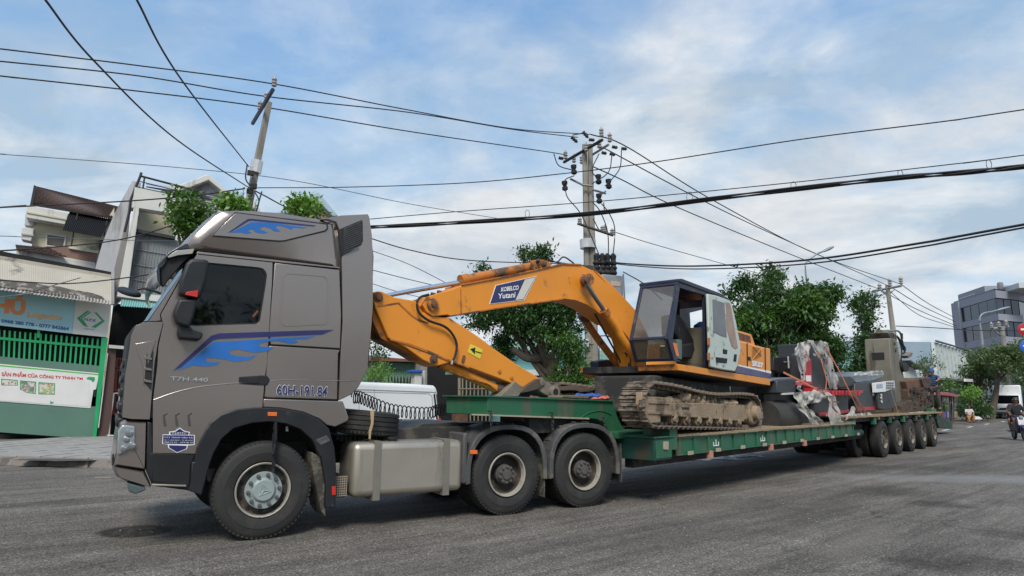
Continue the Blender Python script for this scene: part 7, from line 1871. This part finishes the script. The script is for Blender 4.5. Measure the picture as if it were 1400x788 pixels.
cable([(-40, 345, 17), (0, 343, 17.2), (120, 334, 17.6), (190, 322, 18), (260, 300, 18)], .018, 'black cable crossing below the white house railing')
cable([(-40, 322, 18), (0, 323, 18), (150, 328, 18), (260, 330, 19)], .010, 'thin grey wire crossing the cream balcony', WIREG)
cable([(-40, 380, 19), (0, 383, 19), (80, 388, 19.5), (140, 384, 20), (230, 372, 20)], .02, 'black cable lying low across the fibre cement eave')
cable([(-40, 412, 18), (20, 404, 18.5), (60, 394, 19), (110, 380, 20)], .014, 'slack grey wire drooping in front of the shop eave', WIREG)
cable([(852, 372, 24), (880, 388, 22), (905, 410, 20)], .02, 'black service wire slanting from transformer to behind the excavator cab')
cable([(1225, 446, 54), (1270, 448, 58), (1340, 452, 62), (1420, 452, 60)], .04, 'level wire between the distant pole and the far pole')
cable([(1216, 398, 55), (1255, 430, 60), (1300, 446, 66), (1372, 470, 80)], .03, 'thin slack wire below the lines at the distant pole', WIREG)

# signs at the right edge
sg = bt('road_sign', 'round red no-entry sign above a round blue sign at the right edge', 'road sign', at(1406, 560, 20) * 1)
q = at(1401.5, 450.5, 20)
MB().tube([Vector((q.x + .05, q.y + .06, 0)), q + Vector((.05, .06, .5))], .04, 10).build('post', LAMP, sg)
MB().lathe(q, (-.3, -1, 0), [(-.01, .195), (.01, .195), (.012, .19)], 32).build('red_disc', mat('sign_red', (.42, .012, .02), .4), sg)
MB().box(heading(tuple(q), -16.7), -.12, .12, -.02, -.014, -.028, .028).build('white_bar', WHITE, sg)
q = at(1405, 474, 20)
MB().lathe(q, (-.3, -1, 0), [(-.01, .205), (.01, .205), (.012, .2)], 32).build('blue_disc', mat('sign_blue2', (.015, .10, .48), .4), sg)
hf_ = heading(tuple(q), -16.7)
MB().prism([hf_.P(x * .8, -.018, z * .8) for x, z in ((-.17, .02), (-.05, .12), (-.05, .05), (.14, .05), (.14, -.01), (-.05, -.01), (-.05, -.08))], hf_.y * .006).build('white_arrow', WHITE, sg)

# small white truck far down the road
kf = heading(tuple(on_ground(1380, 573)), -128)
lt = bt('box_truck', 'small white light truck parked far down the road with its lights facing us', 'truck', kf.o)
S_ = 1.0
lpoly(kf, [(0, .45), (.05, 1.2), (-.12, 1.35), (-.45, 2.15), (-1.5, 2.2), (-1.6, .45)], -.95, .95).build('cab', WHITEP, lt, .1, seg=3)
lpoly(kf, [(-1.0, .7), (-.9, 3.0), (-4.5, 3.0), (-4.5, .7)], -1.05, 1.05).build('cargo_box', WHITEP, lt, .08)
lpoly(kf, [(-.10, 1.36), (-.42, 2.08), (-.46, 2.08), (-.2, 1.36)], -.85, .85).build('windscreen', GLASSD, lt, .01).location += Vector(kf.x) * .04
MB().box(kf, .0, .07, -.8, .8, .75, .98).build('grille', BLACKP, lt, .02)
MB().box(kf, -.1, .12, -.95, .95, .42, .65).build('bumper', ANTH, lt, .04)
MB().box(kf, .12, .13, .1, .5, .50, .62).build('number_plate', mat('plate_yellow', (.6, .42, .03), .5), lt)
for s in (-1, 1):
    MB().lathe(kf.P(.05, s * .72, .9), kf.x, [(0, .12), (.04, .11), (.05, 0)], 12).build('headlight', HL, lt)
    for x in (-.7, -3.4): MB().lathe(kf.P(x, s * .9, .38), kf.y * s, [(0, .1), (0, .36), (-.2, .36), (-.2, .1)], 20).build('wheel', RUBBER, lt)

# seated roadside vendor
vf = heading(tuple(on_ground(1326, 577.5, .13)), -110)
person('roadside vendor in a white top sitting on the pavement edge', J_from(vf, dict(
    pelvis=(0, 0, .35), chest=(.05, 0, .72), neck=(.08, 0, .9), head=(.12, 0, 1.03), shL=(.05, .18, .82), elL=(.18, .24, .58), wrL=(.36, .16, .5),
    shR=(.05, -.18, .82), elR=(.18, -.24, .58), wrR=(.36, -.16, .5), hipL=(.02, .1, .32), knL=(.42, .18, .42), anL=(.38, .14, .08), toL=(.5, .15, .04),
    hipR=(.02, -.1, .32), knR=(.42, -.18, .42), anR=(.38, -.14, .08), toR=(.5, -.15, .04))), mat('cloth_white', (.55, .52, .5), .9), mat('cloth_ochre', (.40, .22, .10), .9), vf.x, None, True, None, SKIN, tuple(vf.o))
topmesh(MB().box(vf, -.25, .1, -.2, .2, .0, .24), 'stool', 'low ochre stool under the seated roadside vendor', 'stool', MATS['goods_ochre'], .03)
for i, (px, py, lab) in enumerate((((1334), 576, 'larger white sack lying on the kerb right of the vendor'), (1346, 573, 'smaller white sack lying nearer the lamp post base'))):
    g_ = heading(tuple(on_ground(px, py, .12)), 30)
    c = [((g_.P(-.6 + .0, 0, .35))), g_.P(.6, 0, .35), g_.P(.6, 0, 0), g_.P(-.6, 0, 0)]
    b = MB(); bm = bmesh.new(); bmesh.ops.create_icosphere(bm, subdivisions=3, radius=1)
    b.add([g_.P(v.co.x * (.6 - i * .15), v.co.y * .35, .16 + v.co.z * .17 * (1 + .5 * noise.noise(v.co * 3 + Vector((i, 0, 0))))) for v in bm.verts], [[v.index for v in f.verts] for f in bm.faces]); bm.free()
    o = b.build('sack', MATS['cloth_white'], None); tag(o, lab, 'sack')
# plastic rubbish beyond the trailer
for i, (px, py, w, lab) in enumerate(((960, 628, 1.6, 'pale crumpled plastic sheet on the road seen under the trailer deck'), (1010, 624, 1.0, 'second smaller crumpled sheet further right under the trailer'))):
    g_ = heading(tuple(on_ground(px, py)), 20); b = MB(); nx, ny = 22, 10
    for j in range(ny + 1):
        for k in range(nx + 1):
            u, v = k / nx - .5, j / ny - .5
            h = .02 + .30 * max(0, noise.noise(Vector((u * 9 + i * 5, v * 6, 1))) + .2) * (1 - abs(2 * v)) + .0
            b.v.append(g_.P(u * w * 1.3, v * .8 + noise.noise(Vector((u * 5, i, 0))) * .3, max(.006, h * (1 - abs(2 * u) ** 3))))
    for j in range(ny):
        for k in range(nx): q = j * (nx + 1) + k; b.f.append([q, q + 1, q + nx + 2, q + nx + 1])
    o = b.build('plastic_sheet', mat('sheet_plastic', (.20, .20, .195), .35, 0, .2, 4), None, recalc=False); tag(o, lab, 'plastic sheet')

# ------------------------------------------------------------------ trees
BARK = mat('bark', (.10, .08, .062), .95, 0, .3, 5, bump=.6, bscale=20)
LM1 = leafmat('leaf_dark', (.016, .050, .018), (.045, .115, .022)); LM2 = leafmat('leaf_mid', (.030, .085, .018), (.085, .19, .030)); LM3 = leafmat('leaf_bright', (.08, .20, .025), (.17, .32, .045))
LMG = leafmat('leaf_grey', (.045, .085, .035), (.11, .165, .055))
def crown(clumps, leaf, dens, mt, par, seed=1, droop=.3, name='crown', aspect=2.6, shoots=1):
    rg = np.random.default_rng(seed); V = []; 
    for (c, r) in clumps:
        c = np.array(c)
        # a clump is a spray of smaller tufts, leaving gaps between them
        nt = max(5, int(9 * (r / (leaf * 4)) ** 1.4)); 
        tc_ = rg.normal(size=(nt, 3)); tc_ /= np.linalg.norm(tc_, axis=1)[:, None]; tc_ *= (r * rg.uniform(.2, .85, nt) ** .7)[:, None]; tc_[:, 2] *= .8
        for _ in range(shoots):          # leafy shoots that break the outline
            dv = rg.normal(size=3) + np.array([0, 0, .35]); dv /= np.linalg.norm(dv)
            tc_ = np.concatenate([tc_, np.stack([dv * r * k for k in (1.0, 1.3, 1.6)])])
        for t_ in tc_:
            n = max(6, int(dens * rg.uniform(.35, 1.2)))
            p = rg.normal(size=(n, 3)) * leaf * 1.05 * np.array([1, 1, .75]) + t_ + c
            d = rg.normal(size=(n, 3)) + np.array([0, 0, -droop]) + t_ / (np.linalg.norm(t_) + 1e-6) * .9
            d /= np.linalg.norm(d, axis=1)[:, None]
            u = rg.normal(size=(n, 3)) * .6 + np.array([0, 0, 1.0]); s = np.cross(d, u); s /= np.linalg.norm(s, axis=1)[:, None] + 1e-9
            L = leaf * rg.uniform(.45, 1.45, n)[:, None]; w = L / aspect
            nn = np.cross(s, d)
            V.append(np.stack([p, p + d * L * .45 + s * w * .5 + nn * L * .05, p + d * L, p + d * L * .45 - s * w * .5 + nn * L * .05], 1).reshape(-1, 3))
    V = np.concatenate(V); L0 = np.array(base(par)); V = V - L0
    me = bpy.data.meshes.new(name); n4 = len(V) // 4
    me.vertices.add(len(V)); me.vertices.foreach_set('co', V.astype(np.float32).ravel())
    me.loops.add(n4 * 4); me.loops.foreach_set('vertex_index', np.arange(n4 * 4, dtype=np.int32))
    me.polygons.add(n4); me.polygons.foreach_set('loop_start', np.arange(0, n4 * 4, 4, dtype=np.int32)); me.polygons.foreach_set('loop_total', np.full(n4, 4, dtype=np.int32))
    me.update(); me.validate(); me.materials.append(mt)
    o = bpy.data.objects.new(name, me); link(o, par); return o
def px_clumps(lst, Y, spread=.8, seed=0):
    rg = random.Random(seed); return [(tuple(at(x, y, Y + rg.uniform(-spread, spread))), r * Y / 893) for x, y, r in lst]
def limbs(par, paths, mt=BARK):
    for pts, r0, r1 in paths: MB().tube(catmull(pts, 5), r0, 8, r2=r1).build('trunk' if r0 > .12 else 'limb', mt, par)
def tree(label, lst, Y, leaf, dens, mt, trunk, r0, seed=1, spread=.9, name='tree', cat='tree', extra=(), droop=.3, aspect=2.6):
    bx = at(trunk[0], 545, Y); root = bt(name, label, cat, (bx.x, bx.y, .1))
    cl = px_clumps(lst, Y, spread, seed)
    top = at(trunk[1], trunk[2], Y)
    ps = [([Vector((bx.x, bx.y, 0)), Vector((bx.x, bx.y, 0)).lerp(top, .5) + Vector((.08, 0, 0)), top], r0, r0 * .45)]
    rg = random.Random(seed)
    for (c, r) in cl[::max(1, len(cl) // 9)]:
        s = Vector((bx.x, bx.y, 0)).lerp(top, rg.uniform(.55, 1)); c = Vector(c)
        ps.append(([s, s.lerp(c, .5) + Vector((0, 0, -.1)), c], min(.11, r0 * .45), r0 * .1))
    for e in extra: ps.append(e)
    limbs(root, ps)
    crown(cl, leaf, dens, mt, root, seed, droop, aspect=aspect)
    return root
rg = random.Random(31)
def blob(x0, y0, x1, y1, n, r, seed):
    g_ = random.Random(seed); out = []
    while len(out) < n:
        x, y = g_.uniform(-1, 1), g_.uniform(-1, 1)
        if x * x + y * y < 1: out.append(((x0 + x1) / 2 + x * (x1 - x0) / 2, (y0 + y1) / 2 + y * (y1 - y0) / 2, r * g_.uniform(.6, 1.2)))
    return out
Yt = 23.5
tree('leafy tree with a crooked bare limb seen under the excavator boom',
     blob(660, 395, 790, 462, 40, 15, 1) + blob(640, 405, 700, 445, 10, 10, 2) + blob(672, 455, 706, 498, 5, 9, 3) + blob(745, 440, 800, 480, 8, 11, 4) + [(716, 348, 8), (736, 350, 8), (745, 346, 5), (655, 370, 5), (770, 460, 12), (740, 420, 14), (772, 420, 14)],
     Yt, .15, 62, LM1, (772, 745, 480), .22, 3, .9, extra=[([at(760, 500, Yt), at(748, 490, Yt), at(722, 490, Yt), at(706, 480, Yt)], .17, .13), ([at(722, 490, Yt), at(716, 470, Yt), at(700, 450, Yt), at(694, 430, Yt)], .07, .03), ([at(735, 488, Yt), at(720, 460, Yt), at(706, 430, Yt)], .05, .02), ([at(745, 485, Yt), at(752, 450, Yt), at(756, 410, Yt)], .09, .03), ([at(706, 480, Yt), at(700, 478, Yt)], .13, .1)])
tree('bushy climber hanging beside the foot of the centre pole', blob(750, 455, 790, 540, 20, 10, 5) + blob(770, 490, 806, 532, 14, 9, 6), 22.5, .13, 30, LM2, (778, 778, 490), .1, 5, .4, 'climbing_shrub', 'shrub')
tree('broad dark tree filling the sky right of the excavator cab',
     blob(1000, 418, 1115, 520, 34, 13, 11) + blob(985, 440, 1040, 520, 14, 12, 12) + blob(1075, 395, 1142, 445, 16, 10, 13) + [(1053, 372, 6), (1062, 385, 8), (1048, 392, 9), (1020, 388, 6), (1015, 382, 5), (1028, 402, 8), (1062, 402, 10), (1040, 412, 11), (998, 405, 6), (1085, 405, 7), (1132, 402, 5), (1138, 398, 4), (1005, 425, 9)] + blob(1100, 455, 1148, 530, 16, 9, 14),
     27, .20, 62, LM1, (1070, 1068, 430), .28, 7, 1.8, droop=.6)
tree('bright green lower boughs at the edge of the broad dark tree', blob(1000, 430, 1060, 470, 8, 8, 15) + blob(1080, 400, 1130, 440, 7, 7, 16), 25.5, .2, 40, LM2, (1050, 1048, 445), .08, 8, .5, 'tree', 'tree', droop=.8)
tree('slim dark tree with a plume-like top left of the grey column', [(1172, 410, 7), (1180, 408, 6), (1188, 418, 7), (1176, 424, 7), (1186, 432, 7), (1190, 446, 7), (1182, 440, 6), (1186, 460, 8), (1194, 458, 7)] + blob(1162, 462, 1204, 530, 20, 8, 17), 36, .22, 50, LM1, (1180, 1184, 430), .18, 9, 1.2)
for i, (lst, Y, tr_, lab) in enumerate(((blob(238, 278, 274, 330, 11, 7, 21) + [(242, 274, 5), (258, 268, 4), (250, 300, 9), (268, 296, 8)], 15.5, (262, 258, 300), 'fresh green street tree standing just left of the truck cab roof'),
                                        ([(306, 284, 4), (314, 276, 4), (322, 274, 4), (328, 280, 4), (318, 284, 5), (332, 286, 3)], 15.8, (318, 318, 290), 'young tree top showing above the cab roof below the leaning pole'),
                                        ([(400, 284, 4), (408, 277, 4), (416, 280, 5), (424, 284, 4), (430, 290, 4), (404, 290, 5), (416, 290, 5)], 16.2, (415, 415, 300), 'small tree top showing above the rear of the cab roof'))):
    tree(lab, lst, Y, .12, 26, LM3 if i else LM2, tr_, .07, 30 + i, .35, aspect=1.7)
tree('small plant growing at the shed roof just behind the cab', [(508, 478, 7), (517, 470, 5), (524, 480, 5), (512, 490, 6)], 22, .12, 16, LM1, (506, 508, 480), .04, 41, .3, 'shrub', 'shrub')
tree('yellow-green bush behind the van roof at the cab edge', blob(500, 503, 528, 530, 8, 7, 24), 21.5, .11, 22, LM3, (512, 514, 520), .05, 42, .4, 'shrub', 'shrub')
tree('round olive street tree in front of the office block, left of the far lamp', blob(1318, 488, 1356, 520, 16, 9, 51), 62, .32, 34, LMG, (1336, 1336, 505), .3, 51, 2)
tree('large green tree in front of the office block, right of the far lamp', blob(1354, 476, 1398, 506, 18, 7, 52) + [(1365, 484, 8), (1378, 488, 8), (1402, 476, 6)], 58, .32, 36, LMG, (1352, 1366, 498), .3, 52, 2)
tree('tall tree cut by the right edge above the light truck', blob(1384, 460, 1440, 540, 20, 12, 53), 66, .34, 34, LMG, (1400, 1400, 500), .3, 53, 2)
tree('thin sparse tree against the pale blue hall', blob(1252, 488, 1282, 516, 9, 6, 54), 55, .24, 12, LMG, (1267, 1266, 500), .14, 54, 1.2)
tree('bright lime-green bush by the roadside vendor', blob(1314, 530, 1336, 544, 10, 4, 55), 50, .20, 20, LM3, (1325, 1325, 535), .12, 55, .8, 'bush', 'bush')
tree('small fan-leaved plant behind the red awning', blob(1292, 520, 1306, 534, 6, 5, 56), 47, .22, 12, LM2, (1297, 1298, 528), .08, 56, .5, 'plant', 'plant')
tree('dark hedge growing along the far pavement left of the lamp', blob(1312, 548, 1352, 572, 20, 6, 57), 53, .2, 26, LM1, (1330, 1330, 560), .05, 57, 1.0, 'hedge', 'hedge')
tree('dark bushes between the far lamp and the light truck', blob(1354, 545, 1378, 572, 16, 7, 58), 64, .25, 26, LM1, (1366, 1366, 558), .05, 58, 1.0, 'hedge', 'hedge')
tree('mid-green bushes at the end of the trailer behind the awning', blob(1255, 535, 1300, 570, 14, 8, 59), 52, .22, 24, LM1, (1280, 1280, 555), .05, 59, 1.0, 'hedge', 'hedge')
# far background wood closing the end of the street
wd = MB(); rgw = random.Random(77)
root = bt('tree_line', 'hazy line of trees at the far end of the street', 'trees', (120, 170, 0))
cl = []
for i in range(60):
    px = 1230 + i * 5; Y = 150
    for k in range(2): cl.append((tuple(at(px + rgw.uniform(-3, 3), rgw.uniform(532, 556), Y + rgw.uniform(-6, 6))), rgw.uniform(7, 11) * Y / 893))
cw = crown(cl, 1.3, 8, LMG, root, 77); cw['kind'] = 'stuff'
limbs(root, [([Vector((115 + k * 12, 150, 0)), Vector((115 + k * 12, 150, 5))], .3, .15) for k in range(6)])

# grit and small litter on the road: one uncountable scatter
rg2 = random.Random(99); b = MB(); bm = bmesh.new(); bmesh.ops.create_icosphere(bm, subdivisions=1, radius=1); bv = [v.co.copy() for v in bm.verts]; bf = [[v.index for v in f.verts] for f in bm.faces]; bm.free()
for i in range(1500):
    q = Vector((rg2.uniform(-11, 14), 3.2 + 13 * rg2.random() ** 1.6, 0)); s_ = rg2.uniform(.003, .009) * (1 + (q.y > 8) * .6)
    b.add([q + Vector((v.x * s_ * rg2.uniform(.8, 1.6), v.y * s_, v.z * s_ * .6 + s_ * .3)) for v in bv], bf)
b.build('road_grit', mat('grit', (.24, .22, .20), .9, 0, .4, 30), None, kind='stuff', smooth=0)
for i, (px, py, lab) in enumerate(((130, 653, 'thin pale straw lying on the road near the kerb'), (258, 684, 'pale twig lying on the road in front of the front wheel'), (330, 700, 'second pale twig lying beside the front tyre'))):
    q = on_ground(px, py, .01); a = rg2.uniform(-.4, .4)
    o = MB().tube(catmull([q, q + Vector((.12, .02 * a, .004)), q + Vector((.28, .1 * a, 0))], 3), .006, 5).build('twig', mat('straw', (.42, .36, .26), .8), None); tag(o, lab, 'twig')
# unseen trees added behind the viewer for reflections in paint and glass
root = bt('tree_line', 'added unseen line of trees behind the viewer, there to be reflected', 'trees', (0, -12, 0))
cl = []
for i in range(16):
    cx = -34 + i * 4.6 + rg2.uniform(-1, 1)
    for k in range(5): cl.append(((cx + rg2.uniform(-1.8, 1.8), -13 + rg2.uniform(-1.5, 1.5), rg2.uniform(1.6, 5.6)), rg2.uniform(1.1, 1.7)))
cw = crown(cl, .55, 16, LM1, root, 91); cw['kind'] = 'stuff'
limbs(root, [([Vector((-34 + k * 4.6, -13, 0)), Vector((-34 + k * 4.6, -13, 4))], .15, .1) for k in range(16)])
